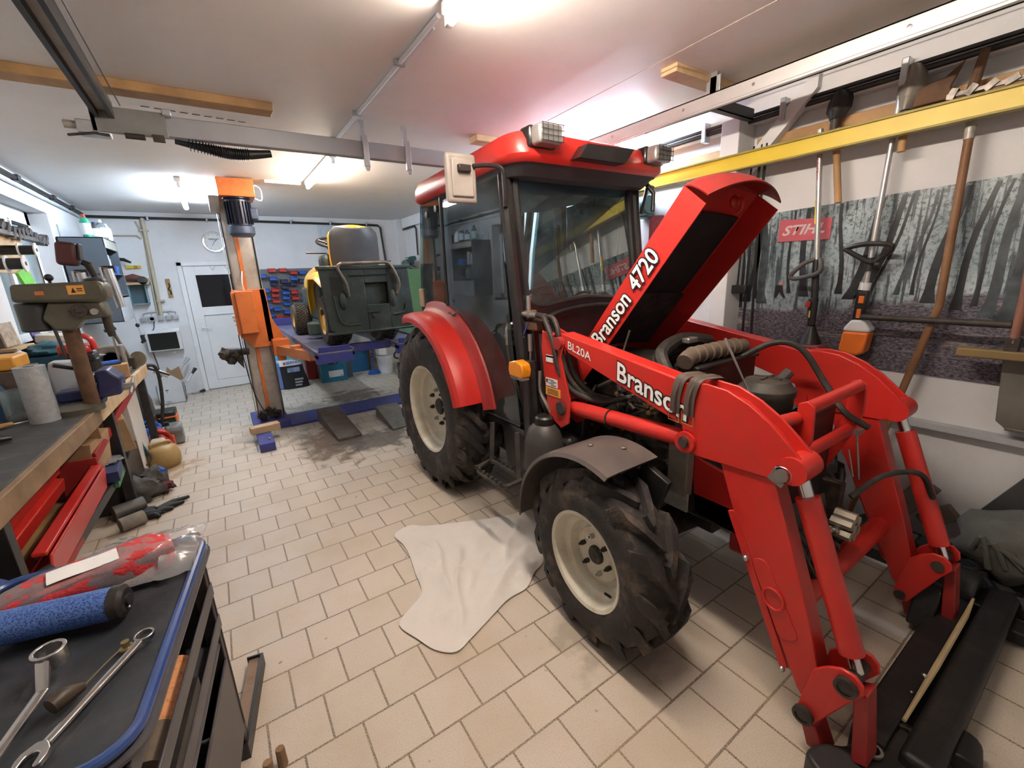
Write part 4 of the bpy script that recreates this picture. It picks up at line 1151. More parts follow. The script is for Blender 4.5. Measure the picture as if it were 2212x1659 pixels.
finish(G().lathe([(0, 2.055), (0.093, 2.055), (0.116, 2.085), (0.116, 2.15), (0, 2.15)], (0.335, 5.36, 0), 'z', 28), 'fan_cover', mat('fan_cover_blue', (0.06, 0.08, 0.13), 0.45, 0.2, 0.1, 8), mo)
finish(G().box(0.43, 0.50, 5.30, 5.42, 2.22, 2.33), 'terminal_box', mat('fan_cover_blue', (0.06, 0.08, 0.13)), mo, 0.01)
finish(G().tube([(0.49, 5.4, 2.44), (0.56, 5.42, 2.42), (0.57, 5.42, 2.52), (0.53, 5.42, 2.56), (0.50, 5.42, 2.55)], 0.008, 8, smooth=4), 'motor_cable', WHITEP, LF)
# carriage with tapered lower plate and control box
finish(G().prism([(0.14, 1.53), (0.45, 1.53), (0.475, 1.2), (0.56, 1.02), (0.56, 0.93), (0.40, 0.90), (0.26, 0.90), (0.15, 1.03)], 'y', 5.53, 5.575).box(0.40, 0.46, 5.53, 5.80, 0.95, 1.53), 'carriage', ORANGE, LF, 0.005)
cb = finish(G().box(0.165, 0.335, 5.40, 5.53, 1.07, 1.52), 'control_box', ORANGE, LF, 0.012)
finish(G().box(0.13, 0.165, 5.44, 5.53, 1.06, 1.51), 'box_back', ORANGE, LF, 0.004)
finish(G().cyl((0.13, 5.47, 1.26), (0.105, 5.47, 1.26), 0.018).cyl((0.13, 5.47, 1.22), (0.11, 5.47, 1.22), 0.014).cyl((0.13, 5.47, 1.17), (0.115, 5.47, 1.17), 0.012), 'switch_knob', mat('cream_knob', (0.7, 0.66, 0.5), 0.4), cb)
finish(G().tube([(0.26, 5.52, 1.52), (0.255, 5.50, 1.60), (0.275, 5.56, 1.72)], 0.007, 6, smooth=3), 'box_cable', WHITEP, cb)
finish(G().box(0.43, 0.60, 5.40, 5.60, 0.80, 0.98).cyl((0.50, 5.45, 0.74), (0.50, 5.45, 0.99), 0.045), 'arm_bracket', ORANGE, LF, 0.006)
finish(G().bar((0.50, 5.48, 0.86), (0.73, 4.70, 0.86), 0.12, 0.10), 'swing_arm', mat('worn_orange', (0.50, 0.17, 0.055), 0.5, 0, 0.15, 6, (0.16, 0.08, 0.05), 0.5, 5), LF, 0.004)
finish(G().bar((0.70, 4.76, 0.865), (0.80, 4.42, 0.865), 0.09, 0.075).box(0.56, 0.66, 5.0, 5.12, 0.91, 0.94), 'arm_extension', mat('worn_orange', (0.5, 0.17, 0.055)), LF, 0.004)
finish(G().tube([(0.50, 5.40, 0.90), (0.55, 5.1, 0.80), (0.62, 4.95, 0.815), (0.66, 4.9, 0.86)], 0.008, 8, smooth=4), 'arm_cable', LIFTGREY, LF)
finish(G().box(0.10, 0.46, 5.28, 5.95, 0.0, 0.075), 'foot_plate', LIFTBLUE, LF, 0.005)
finish(G().box(0.10, 0.235, 4.60, 5.30, 0.0, 0.085), 'floor_leg', LIFTBLUE, LF, 0.005)
finish(G().ball((0.20, 4.72, 0.09), 0.014), 'leg_bolt', STEEL, LF)
g = G()
for k in range(7):
    g.obox((0.16 + 0.25 * rnd.random(), 5.42 + 0.12 * rnd.random(), 0.10 + 0.08 * rnd.random()), (0.07, 0.06, 0.06), (rnd.uniform(0, 60), rnd.uniform(0, 60), 0))
g.lathe([(0.06, -0.012), (0.07, 0), (0.06, 0.012)], (0.34, 5.50, 0.13), 'x', 16)
finish(g, 'chain_drive', GREASE, LF)
finish(G().box(0.45, 2.70, 5.26, 5.72, 0.0, 0.028), 'base_plate', LIFTBLUE, LF, 0.004)
finish(G().prism(rrect(2.84, 5.72, 0.25, 0.26, 0.035), 'z', 0.02, 2.40), 'far_post', LIFTGREY, LF, 0, 40)
finish(G().bar((2.62, 5.5, 0.86), (1.72, 4.72, 0.86), 0.12, 0.09).box(2.58, 2.74, 5.42, 5.6, 0.8, 1.4), 'far_arm', ORANGE, LF, 0.004)
finish(G().tube([(0.13, 5.50, 1.06), (0.135, 5.50, 0.8), (0.17, 5.5, 0.4), (0.25, 5.48, 0.12)], 0.006, 6, smooth=4), 'control_cable', BLACKINK, LF)
# oily rag over the stub behind the post
g = G().tube([(0.20, 5.60, 0.86), (0.02, 5.58, 0.88), (-0.05, 5.57, 0.86)], [0.035, 0.05, 0.035], 10)
g.ball((-0.02, 5.57, 0.86), 0.065, (1, 0.8, 1.0), 14, 0.5, 3)
g.ball((0.06, 5.57, 0.85), 0.055, (1.3, 0.7, 0.8), 14, 0.6, 5)
g.ball((0.03, 5.56, 0.79), 0.05, (0.8, 0.7, 1.0), 14, 0.6, 6)
g.poly([(0.06, 5.56, 0.82), (0.135, 5.56, 0.84), (0.125, 5.56, 0.68), (0.10, 5.56, 0.73)]).poly([(0.04, 5.575, 0.82), (0.135, 5.565, 0.84), (0.125, 5.565, 0.68)])
tag(finish(g, 'oily_rag', mat('oily_cloth', (0.02, 0.016, 0.014), 0.5, 0, 0.6, 20, (0.25, 0.17, 0.1), 0.5, 16), None, 0, 50), 'black oily rag hanging beside the lift post in front of the white door', 'rag')

# ---------------------------------------------------------------- raised platform
PZ = 0.95
PF = thing('lift_platform', 'raised blue metal drive-on platform carrying the ride-on mower', 'platform', (1.2, 5.8, 0.88))
for x0, x1 in ((0.66, 1.0), (1.42, 1.78)):
    tr = finish(G().box(x0, x1, 4.20, 7.55, PZ - 0.012, PZ).box(x0, x0 + 0.02, 4.20, 7.55, PZ - 0.05, PZ + 0.02).box(x1 - 0.02, x1, 4.2, 7.55, PZ - 0.05, PZ + 0.02), 'track', mat('worn_blue', (0.16, 0.15, 0.22), 0.5, 0.1, 0.2, 5, (0.03, 0.04, 0.2), 0.7, 2.2), PF, 0.003)
    finish(G().box(x0, x1, 7.45, 7.70, PZ, PZ + 0.10), 'wheel_stop', LIFTBLUE, tr, 0.003)
    finish(G().box(x0 + 0.03, x1 - 0.03, 4.22, 4.25, PZ, PZ + 0.05), 'end_lip', LIFTBLUE, tr, 0.003)
    finish(G().box(x0, x1, 4.20, 4.28, PZ - 0.10, PZ - 0.012), 'end_beam', LIFTBLUE, tr, 0.003)
finish(G().box(1.0, 1.42, 4.42, 4.49, PZ - 0.06, PZ + 0.02), 'cross_beam', LIFTBLUE, PF, 0.004)
finish(G().box(1.0, 1.42, 6.9, 6.97, PZ - 0.06, PZ + 0.02), 'cross_beam', LIFTBLUE, PF, 0.004)
finish(G().box(1.78, 2.05, 4.5, 4.6, PZ - 0.05, PZ + 0.03), 'cross_beam', LIFTBLUE, PF, 0.004)

# ---------------------------------------------------------------- ride-on mower, tail towards the camera
MC = 1.21
MW = thing('ride_on_mower', 'green and yellow ride-on lawn mower standing on the raised blue platform, tail to the camera', 'ride-on mower', (MC, 5.2, PZ))
def mower_wheel(name, x0, x1, y, r, rr, o):
    g = G().lathe([(rr, x0), (r * 0.9, x0 + 0.0), (r - 0.012, x0 + 0.02), (r, x0 + 0.05), (r, x1 - 0.05), (r - 0.012, x1 - 0.02), (r * 0.9, x1), (rr, x1)], (0, y, PZ + r), 'x', 34)
    for k in range(34):
        for j in range(5):
            a = 2 * PI * (k + 0.5 * (j % 2)) / 34
            x = x0 + 0.03 + (x1 - x0 - 0.06) * (j + 0.5) / 5
            g.obox((x, y - (r + 0.002) * math.sin(a), PZ + r + (r + 0.002) * math.cos(a)), ((x1 - x0) / 7, 0.022, 0.012), (math.degrees(a), 0, 0))
    w_ = finish(g, name, mat('turf_tyre', (0.055, 0.046, 0.038), 0.8, 0, 0.3, 14, (0.14, 0.11, 0.08), 0.5, 9), MW, 0, 30)
    xo = x0 if o < 0 else x1
    finish(G().lathe([(rr + 0.004, xo), (rr - 0.008, xo - o * 0.02), (rr * 0.5, xo - o * 0.045), (rr * 0.4, xo - o * 0.01), (0, xo - o * 0.008)], (0, y, PZ + r), 'x', 24), 'rim', MYELLOW, w_)
mower_wheel('front_wheel', 0.74, 0.92, 5.95, 0.19, 0.095, -1)
mower_wheel('front_wheel', 2 * MC - 0.92, 2 * MC - 0.74, 5.95, 0.19, 0.095, 1)
mower_wheel('rear_wheel', 0.85, 1.08, 4.70, 0.25, 0.14, -1)
mower_wheel('rear_wheel', 2 * MC - 1.08, 2 * MC - 0.85, 4.70, 0.25, 0.14, 1)
# tail plate: four bars round the chute opening, so that the hole is a hole
TY = 4.30
def strip(poly):
    return G().prism(poly, 'y', TY, TY + 0.02)
hx0, hx1, hz0, hz1 = 1.20, 1.42, 1.35, 1.555
g = G().prism([(0.80, 1.685), (0.95, 1.70), (hx0, 1.71), (hx0, 1.10), (0.88, 1.10), (0.835, 1.14)], 'y', TY, TY + 0.02)
g.prism([(hx1, 1.71), (1.60, 1.705), (1.64, 1.68), (1.67, 1.15), (1.62, 1.11), (hx1, 1.10)], 'y', TY, TY + 0.02)
g.box(hx0, hx1, TY, TY + 0.02, hz1, 1.71).box(hx0, hx1, TY, TY + 0.02, 1.10, hz0)
tp = finish(g, 'tail_plate', MGREEN, MW, 0.006)
finish(G().box(0.82, 1.655, TY - 0.004, TY + 0.05, 1.085, 1.11).prism([(0.80, 1.685), (1.64, 1.68), (1.66, 1.715), (0.79, 1.72)], 'y', TY - 0.01, TY + 0.10), 'plate_lip', MGREEN, tp, 0.008)
g = G()
for k in range(12):
    g.box(0.885, 1.00, TY - 0.004, TY + 0.002, 1.45 + 0.0145 * k, 1.457 + 0.0145 * k)
for k in range(7):
    g.box(1.475, 1.565, TY - 0.004, TY + 0.002, 1.545 + 0.0145 * k, 1.552 + 0.0145 * k)
finish(g, 'vent_slots', BLACKPAINT, tp)
g = G().tube([(0.90, TY - 0.006, 1.45), (0.92, TY - 0.008, 1.26), (0.97, TY - 0.008, 1.18), (1.12, TY - 0.008, 1.17)], 0.008, 6, smooth=3)
g.tube([(1.45, TY - 0.006, 1.24), (1.56, TY - 0.006, 1.26), (1.585, TY - 0.006, 1.34)], 0.008, 6, smooth=3)
g.tube([(1.06, TY - 0.006, 1.63), (1.42, TY - 0.006, 1.635)], 0.010, 6)
finish(g, 'plate_bead', MGREEN, tp)
for x in (0.98, 1.46):
    finish(G().ball((x, TY, 1.40), 0.045, (0.9, 0.6, 1.9), 12), 'hitch_socket', MGREEN, tp)
finish(G().box(hx0, hx1, TY + 0.22, TY + 0.24, hz0, hz1).box(hx0 - 0.01, hx0, TY + 0.02, TY + 0.24, hz0, hz1).box(hx1, hx1 + 0.01, TY + 0.02, TY + 0.24, hz0, hz1), 'chute_inside', BLACKPAINT, tp)
g = G().tube([(1.035, TY - 0.015, 1.44), (1.02, TY - 0.035, 1.56), (0.965, TY - 0.03, 1.69), (1.0, TY - 0.02, 1.735), (1.10, TY - 0.02, 1.738), (1.30, TY - 0.02, 1.74), (1.42, TY - 0.02, 1.74), (1.47, TY - 0.03, 1.70), (1.525, TY - 0.035, 1.55), (1.50, TY - 0.015, 1.44)], 0.015, 10, smooth=4)
g.box(1.0, 1.10, TY - 0.03, TY + 0.02, 1.745, 1.758).box(1.36, 1.47, TY - 0.03, TY + 0.02, 1.745, 1.758)
finish(g, 'catcher_bar', mat('worn_tube', (0.16, 0.13, 0.105), 0.5, 0.4, 0.3, 12), MW)
finish(G().cyl((1.26, TY, 1.245), (1.26, TY - 0.02, 1.245), 0.018).box(1.20, 1.32, TY - 0.015, TY, 1.275, 1.285), 'hitch_plate', IRON, MW)
# body, seat, hood
finish(G().box(0.98, 1.45, 4.36, 5.1, 1.16, 1.62).box(0.86, 1.56, 4.75, 5.05, 1.22, 1.60), 'rear_body', MGREEN, MW, 0.04)
for s in (-1, 1):
    f = lambda x: MC + s * x
    prof = [(0.40, 4.34, 1.58), (0.42, 4.55, 1.66), (0.43, 4.80, 1.66), (0.42, 5.0, 1.52), (0.40, 5.10, 1.30)]
    def fen(u, v):
        k = min(int(u * 4), 3); t = u * 4 - k
        a_, b_ = Vector(prof[k]), Vector(prof[k + 1])
        p_ = a_.lerp(b_, t)
        return Vector((MC + s * (p_.x * (0.45 + 0.55 * v)), p_.y, p_.z + 0.05 * (1 - v) - 0.05 * max(0, v - 0.85) / 0.15))
    finish(G().sheet(fen, 16, 10, 0.012), 'wheel_cover', MYELLOW, MW, 0, 50)
g = G()
sx = 1.235
cyy = 4.62
def seatback(u, v):
    a = (v - 0.5) * 2
    w_ = 0.205 + 0.012 * math.sin(u * PI)
    zt = 1.70 + 0.385 * u
    # rounded top corners
    lim = w_
    if u > 0.78:
        lim = w_ - 0.055 * ((u - 0.78) / 0.22) ** 2
    return Vector((sx + a * lim, cyy + 0.10 * (1 - a * a) * -0.25 + 0.0 + 0.05 * a * a - 0.06 * (u - 0.5), zt - 0.012 * a * a * (u > 0.9)))
st_ = finish(g.sheet(seatback, 14, 14, 0.05), 'seat', mat('seat_shell', (0.05, 0.052, 0.062), 0.42, 0, 0.15, 8, (0.11, 0.09, 0.07), 0.3, 6), MW, 0.012, 50)
rimpts = [Vector(seatback(u, 0.0)) for u in (0.05, 0.3, 0.6, 0.8, 0.92, 1.0)] + [Vector(seatback(1.0, v)) for v in (0.12, 0.3, 0.5, 0.7, 0.88)] + [Vector(seatback(u, 1.0)) for u in (1.0, 0.92, 0.8, 0.6, 0.3, 0.05)]
finish(G().tube([p + Vector((0, 0.035, 0.006)) for p in rimpts], 0.022, 10, smooth=2), 'seat_edge', MYELLOW, st_)
finish(G().tube([(sx - 0.10, cyy - 0.042, 2.0), (sx + 0.09, cyy - 0.042, 2.0), (sx + 0.115, cyy - 0.038, 1.97), (sx + 0.125, cyy - 0.028, 1.80)], 0.004, 6, smooth=2).tube([(sx - 0.11, cyy - 0.032, 1.87), (sx, cyy - 0.038, 1.85), (sx + 0.11, cyy - 0.032, 1.87)], 0.003, 6, smooth=3), 'seat_seam', BLACKPAINT, st_)
finish(G().box(sx - 0.2, sx + 0.2, 4.62, 5.02, 1.64, 1.74), 'seat_cushion', MYELLOW, MW, 0.04, seg=3)
def hoodm(u, v):
    a = PI * v
    y = 5.25 + 0.95 * u
    w_ = 0.30 - 0.05 * u * u
    hgt = 0.30 * (1 - 0.25 * u * u)
    k = 0.75
    cx_ = math.copysign(abs(math.cos(a)) ** k, math.cos(a))
    return Vector((MC - w_ * cx_, y, 1.50 + hgt * math.sin(a) ** 0.7 if 0 < v < 1 else 1.50))
finish(G().sheet(hoodm, 12, 20, 0.012), 'bonnet', MYELLOW, MW, 0, 50)
finish(G().box(MC - 0.29, MC + 0.29, 5.22, 6.2, 1.15, 1.52), 'bonnet_base', MGREEN, MW, 0.03)
finish(G().box(MC - 0.22, MC + 0.22, 5.05, 5.27, 1.50, 1.86), 'dashboard', MGREEN, MW, 0.05)
g = G()
c = Vector((1.13, 5.0, 1.975)); tl = Matrix.Rotation(R(20), 4, 'X')
g.tube([tl @ Vector((0.17 * math.cos(2 * PI * k / 26), 0.17 * math.sin(2 * PI * k / 26), 0)) + c for k in range(26)], 0.014, 8, closed=True)
for a in (30, 150, 270):
    g.tube([c + tl @ Vector((0, 0, -0.03)), c + tl @ Vector((0.165 * math.cos(R(a)), 0.165 * math.sin(R(a)), 0))], 0.012, 6)
g.tube([c + tl @ Vector((0, 0, -0.02)), (1.13, 5.15, 1.8)], 0.022, 8)
finish(g, 'steering_wheel', BLACKP, MW)
finish(G().tube([(0.80, 4.75, 1.86), (0.98, 4.75, 1.855), (1.0, 4.75, 1.84), (1.0, 4.75, 1.66)], 0.009, 8), 'lever', BLACKP, MW)
finish(G().box(0.92, 1.50, 4.95, 5.75, 1.04, 1.16).cyl((0.92, 5.35, 1.0), (0.92, 5.35, 1.14), 0.12), 'mower_deck', mat('deck_green', (0.05, 0.085, 0.065), 0.5, 0, 0.15, 8), MW, 0.02)
finish(G().tube([(0.86, 5.95, PZ + 0.19), (1.56, 5.95, PZ + 0.19)], 0.03, 10).tube([(0.9, 4.7, PZ + 0.25), (1.5, 4.7, PZ + 0.25)], 0.05, 10), 'axle', IRON, MW)

# ---------------------------------------------------------------- back wall: bins on their panel
BP = finish(G().box(0.60, 1.90, 8.072, 8.098, 0.90, 1.80), 'bin_panel', PANEL, None, 0.003)
tag(BP, 'grey steel louvre panel of small parts bins on the back wall', 'wall panel')
red = [(0.805, 1.778), (0.961, 1.776), (1.115, 1.735), (0.808, 1.472), (0.796, 1.392), (0.793, 1.3), (1.08, 1.429), (1.082, 1.331), (1.252, 1.382), (0.808, 1.036), (0.938, 1.029)]
blue = [(0.66, 1.694), (0.806, 1.649), (1.248, 1.731), (1.104, 1.641), (0.953, 1.428), (0.943, 1.345), (0.944, 1.249), (0.671, 1.468), (0.669, 1.346), (0.671, 1.203), (0.794, 1.171), (0.932, 1.115), (1.235, 1.266), (0.679, 1.081)]
navy = [(0.808, 1.567), (0.957, 1.601), (0.958, 1.511), (1.088, 1.554), (1.228, 1.598)]
def bin_mesh(m):
    g = G()
    w_, h, dp = 0.104, 0.062, 0.105
    t = 0.006
    g.box(-w_ / 2, w_ / 2, -dp, 0, 0, t)
    g.prism([(0, 0), (-dp, 0), (-dp, h * 0.55), (-dp * 0.72, h), (0, h)], 'x', -w_ / 2, -w_ / 2 + t)
    g.prism([(0, 0), (-dp, 0), (-dp, h * 0.55), (-dp * 0.72, h), (0, h)], 'x', w_ / 2 - t, w_ / 2)
    g.box(-w_ / 2, w_ / 2, -t, 0, 0, h)
    g.box(-w_ / 2, w_ / 2, -dp, -dp + t, 0, h * 0.55)
    return finish(g, 'storage_bin', m, None, 0.002)
protos = {}
allb = [('red', x, z) for x, z in red] + [('blue', x, z) for x, z in blue] + [('navy', x, z) for x, z in navy]
allb.sort(key=lambda b: -b[2])
ordn = ['first', 'second', 'third', 'fourth', 'fifth', 'sixth', 'seventh', 'eighth', 'ninth']
cols = [0.67, 0.80, 0.95, 1.09, 1.24]
colbins = [[], [], [], [], []]
for b in allb:
    colbins[min(range(5), key=lambda k: abs(cols[k] - b[1]))].append(b)
for i, row in enumerate(colbins):
    cnt = {}
    for c, x, z in row:
        m = {'red': REDBIN, 'blue': BLUEBIN, 'navy': NAVYBIN}[c]
        cnt[c] = cnt.get(c, 0) + 1
        if c not in protos:
            o = protos[c] = bin_mesh(m)
        else:
            o = protos[c].copy(); COL.objects.link(o)
        o.location = (x, 8.018, z - 0.03)
        tag(o, '%s %s bin from the top, in the %s column of the wall panel' % (ordn[cnt[c] - 1], c, ordn[i]), 'storage bin', 'parts bins on the back wall panel')
# shelf and things on it, seen under the mower
tag(finish(G().box(0.75, 2.5, 7.72, 8.09, 0.80, 0.83), 'back_bench', WOODD, None, 0.003), 'narrow bench top along the back wall behind the lift platform', 'bench')
def simple(name, label, cat, g, m, bevel=0.0, group=None, ang=35):
    return tag(finish(g, name, m, None, bevel, ang), label, cat, group)
o = bin_mesh(REDBIN); o.location = (1.78, 7.86, 0.83); o.scale = (1.5, 1.3, 1.5); tag(o, 'lower of two red bins on the back bench under the mower tail', 'storage bin')
o2 = o.copy(); COL.objects.link(o2); o2.location = (1.78, 7.86, 0.925); tag(o2, 'upper of two red bins on the back bench under the mower tail', 'storage bin')
simple('carton', 'white carton leaning on the back bench beside two red bins', 'box', G().obox((1.98, 7.9, 0.945), (0.11, 0.1, 0.225), (0, 10, 0)), LABEL, 0.003)
simple('tool_pile', 'small grey tools lying on the back bench right of the white carton', 'tools', G().obox((2.17, 7.9, 0.87), (0.12, 0.05, 0.04), (0, -20, 20)).obox((2.3, 7.9, 0.865), (0.15, 0.1, 0.05), (0, 0, 10)).obox((2.22, 7.85, 0.858), (0.2, 0.02, 0.02), (0, 0, 35)), ZINC, 0.003)
# things standing on the floor below
jc = thing('jerrycan', 'pale blue plastic jerrycan standing behind the lift post', 'canister', (0.56, 7.35, 0))
finish(G().box(0.50, 0.63, 7.24, 7.46, 0, 0.42), 'body', mat('pale_blue', (0.14, 0.26, 0.60), 0.45, 0, 0.08, 6), jc, 0.02)
finish(G().cyl((0.53, 7.28, 0.42), (0.53, 7.28, 0.46), 0.022), 'cap', BLUEBIN, jc, 0)
finish(G().tube([(0.6, 7.28, 0.41), (0.6, 7.30, 0.46), (0.6, 7.40, 0.46), (0.6, 7.43, 0.41)], 0.013, 8, smooth=3), 'handle', mat('pale_blue', (0.14, 0.26, 0.60)), jc)
bg = thing('absorbent_bag', 'tall plastic bag in black, white and light blue standing beside the lift post', 'bag', (0.82, 7.3, 0))
def bagf(z0, z1, m, nm, kx=1.0):
    def fn(u, v):
        a = 2 * PI * v
        z = z0 + (z1 - z0) * u
        t = z / 0.62
        w_ = 0.19 * (1 - 0.18 * t) ; d_ = 0.10 * (1 - 0.75 * max(0, t - 0.55) / 0.45)
        c_, s_ = math.cos(a), math.sin(a)
        r_ = 1 + 0.05 * noise.noise(Vector((c_ * 2, s_ * 2, z * 6)))
        return Vector((0.80 - 0.07 * t + w_ * math.copysign(abs(c_) ** 0.7, c_) * r_, 7.3 + d_ * math.copysign(abs(s_) ** 0.7, s_) * r_, z))
    return finish(G().sheet(fn, 10, 28), nm, m, bg, 0, 60)
bagf(0.0, 0.36, BLACKINK, 'lower_bag')
bagf(0.36, 0.45, WHITEP, 'white_band')
bagf(0.45, 0.55, mat('sky_blue', (0.03, 0.42, 0.72), 0.35, 0, 0.06, 8), 'blue_band')
bagf(0.55, 0.62, WHITEP, 'bag_top')
finish(G().box(0.70, 0.87, 7.198, 7.203, 0.26, 0.33), 'picture', mat('grey_blue_picture', (0.25, 0.33, 0.52), 0.4, 0, 0.4, 14), bg, 0.0)
lettering('BERNER', (0.70, 7.19, 0.385), (0.20, 0, 0.012), (0, 0, 0.04), mat('print_blue', (0.02, 0.05, 0.25), 0.4), bg, 'bag_lettering')
finish(G().box(0.655, 0.69, 7.188, 7.191, 0.385, 0.42), 'bag_emblem', mat('print_red', (0.5, 0.08, 0.06), 0.4), bg)
g = G()
for k in range(3):
    g.box(0.78, 0.90 - 0.015 * k, 7.192, 7.194, 0.13 - 0.045 * k, 0.155 - 0.045 * k)
finish(g, 'bag_print', mat('grey_print', (0.4, 0.4, 0.42), 0.5), bg)
fc = thing('fuel_can', 'dark red metal can standing under the platform left of the teal case', 'canister', (1.12, 7.75, 0))
finish(G().box(1.03, 1.20, 7.66, 7.84, 0, 0.44), 'body', REDDARK, fc, 0.02)
finish(G().tube([(1.06, 7.75, 0.44), (1.06, 7.75, 0.48), (1.17, 7.75, 0.48), (1.17, 7.75, 0.44)], 0.01, 8), 'handle', REDDARK, fc)
bx = thing('charger', 'black box between the red can and the teal tool case', 'box', (1.33, 7.72, 0))
finish(G().box(1.23, 1.45, 7.6, 7.84, 0, 0.38), 'body', BLACKM, bx, 0.01)
finish(G().box(1.27, 1.32, 7.595, 7.6, 0.27, 0.31), 'dial', LABEL, bx)
def tool_case(loc, w_, h, dp, m, label, sticker=None, red=False, name='tool_case'):
    t = thing(name, label, 'tool case', loc)
    x, y, z = loc
    g = G().prism([(x - w_ / 2, z), (x + w_ / 2, z), (x + w_ / 2, z + h), (x + w_ * 0.2, z + h), (x + w_ * 0.16, z + h * 0.88), (x - w_ * 0.16, z + h * 0.88), (x - w_ * 0.2, z + h), (x - w_ / 2, z + h)], 'y', y - dp / 2, y + dp / 2)
    finish(g, 'body', m, t, 0.012)
    finish(G().tube([(x - w_ * 0.2, y, z + h * 0.97), (x + w_ * 0.2, y, z + h * 0.97)], 0.012, 8), 'handle', m, t)
    for k in (-1, 1):
        finish(G().box(x + k * w_ * 0.3 - 0.02, x + k * w_ * 0.3 + 0.02, y - dp / 2 - 0.006, y - dp / 2 + 0.002, z + h * 0.8, z + h * 0.95), 'latch', m, t, 0.003)
    if sticker:
        finish(G().box(x - w_ * 0.22, x + w_ * 0.34, y - dp / 2 - 0.004, y - dp / 2 + 0.001, z + h * 0.25, z + h * 0.58), 'label', LABEL, t)
        finish(G().box(x + w_ * 0.22, x + w_ * 0.33, y - dp / 2 - 0.005, y - dp / 2, z + h * 0.27, z + h * 0.32).box(x - w_ * 0.2, x - w_ * 0.15, y - dp / 2 - 0.005, y - dp / 2, z + h * 0.28, z + h * 0.33), 'label_print', LABELO, t)
    if red:
        finish(G().box(x + w_ * 0.30, x + w_ * 0.40, y - dp / 2 - 0.004, y - dp / 2 + 0.001, z + h * 0.78, z + h * 0.95), 'red_tag', REDBIN, t)
    return t
tool_case((1.37, 7.3, 0), 0.40, 0.315, 0.12, TEAL, 'teal plastic tool case with white label on the floor under the mower', True)
tool_case((1.62, 7.45, 0), 0.14, 0.30, 0.12, mat('slate', (0.06, 0.085, 0.10), 0.5), 'slate grey tool case half hidden behind the teal tool case')
tool_case((1.87, 7.78, 0), 0.36, 0.50, 0.14, mat('petrol_blue', (0.015, 0.10, 0.22), 0.45, 0, 0.06, 8), 'tall petrol blue tool case with a red tag behind the teal case', None, True)
simple('carton', 'small brown carton standing between blue tool case and coiled blue air hose', 'box', G().box(2.10, 2.21, 7.75, 7.9, 0, 0.42), CARD, 0.003)
hz = []
for k in range(140):
    a = 2 * PI * k / 10
    t = k / 140
    hz.append((2.03 + 0.08 * t + 0.028 * math.cos(a), 7.42 - 0.03 * t + 0.028 * math.sin(a), 0.10 + 0.80 * t))
flat = [(2.03 + 0.10 * math.cos(2 * PI * k / 18) * (1 - 0.1 * (k // 18)), 7.34 + 0.06 * math.sin(2 * PI * k / 18), 0.015 + 0.016 * (k // 18)) for k in range(72)]
simple('air_hose', 'coiled blue air hose hanging from platform to floor beside the white bucket', 'hose', G().tube(flat + hz, 0.010, 6), mat('hose_blue', (0.02, 0.12, 0.42), 0.35, 0, 0.08, 8))
bk = thing('bucket', 'white plastic bucket with papers in it, beside the rear tractor tyre', 'bucket', (2.24, 7.35, 0))
finish(G().lathe([(0, 0), (0.115, 0), (0.135, 0.27), (0.145, 0.27), (0.145, 0.30), (0.13, 0.30), (0.11, 0.02), (0, 0.02)], (2.24, 7.35, 0), 'z', 28), 'body', WHITEP, bk)
finish(G().obox((2.22, 7.37, 0.42), (0.14, 0.004, 0.24), (-6, 4, 0)), 'paper', LABEL, bk)
wr = thing('welding_cart_handle', 'black loop handle sticking out beside the white bucket', 'handle', (2.42, 7.0, 0))
finish(G().tube([(2.42, 7.0, 0.0), (2.42, 7.0, 0.36), (2.36, 7.0, 0.40), (2.30, 7.0, 0.36), (2.30, 7.0, 0.30), (2.36, 7.0, 0.27)], 0.014, 8, smooth=4), 'frame', BLACKM, wr)
finish(G().box(2.34, 2.5, 6.95, 7.05, 0, 0.2), 'base', BLACKM, wr, 0.01)
# green cabinet
gc = thing('metal_cabinet', 'green metal cabinet in the far right corner', 'cabinet', (2.87, 7.55, 0))
finish(G().box(2.74, 3.0, 7.2, 7.92, 0, 1.72), 'body', GREENCAB, gc, 0.008)
finish(G().box(2.73, 2.742, 7.215, 7.905, 0.06, 1.69), 'door', GREENCAB, gc, 0.004)
finish(G().ball((2.86, 7.5, 1.80), 0.13, (0.9, 1.4, 0.6), 14, 0.6, 4).obox((2.8, 7.35, 1.76), (0.1, 0.2, 0.07)), 'lumpy_parts', mat('dull_grey_parts', (0.12, 0.13, 0.12), 0.7, 0, 0.5, 14), gc) if False else None
simple('jumble', 'grey tangle of parts on top of the green cabinet', 'parts', G().ball((2.88, 7.5, 1.80), 0.11, (0.9, 1.4, 0.7), 14, 0.8, 4), mat('dull_grey_parts', (0.12, 0.13, 0.12), 0.7, 0, 0.5, 14))
simple('hedge_trimmer', 'dark green garden tool lying on the green cabinet', 'garden tool', G().tube([(2.80, 7.26, 1.84), (2.86, 7.30, 1.88), (2.95, 7.34, 1.90)], [0.03, 0.05, 0.04], 10).tube([(2.80, 7.27, 1.80), (2.78, 7.25, 1.74), (2.84, 7.27, 1.722)], 0.012, 6).tube([(2.74, 7.24, 1.90), (2.80, 7.28, 1.91), (2.88, 7.3, 1.90)], 0.006, 6), mat('tool_green', (0.02, 0.10, 0.09), 0.5))
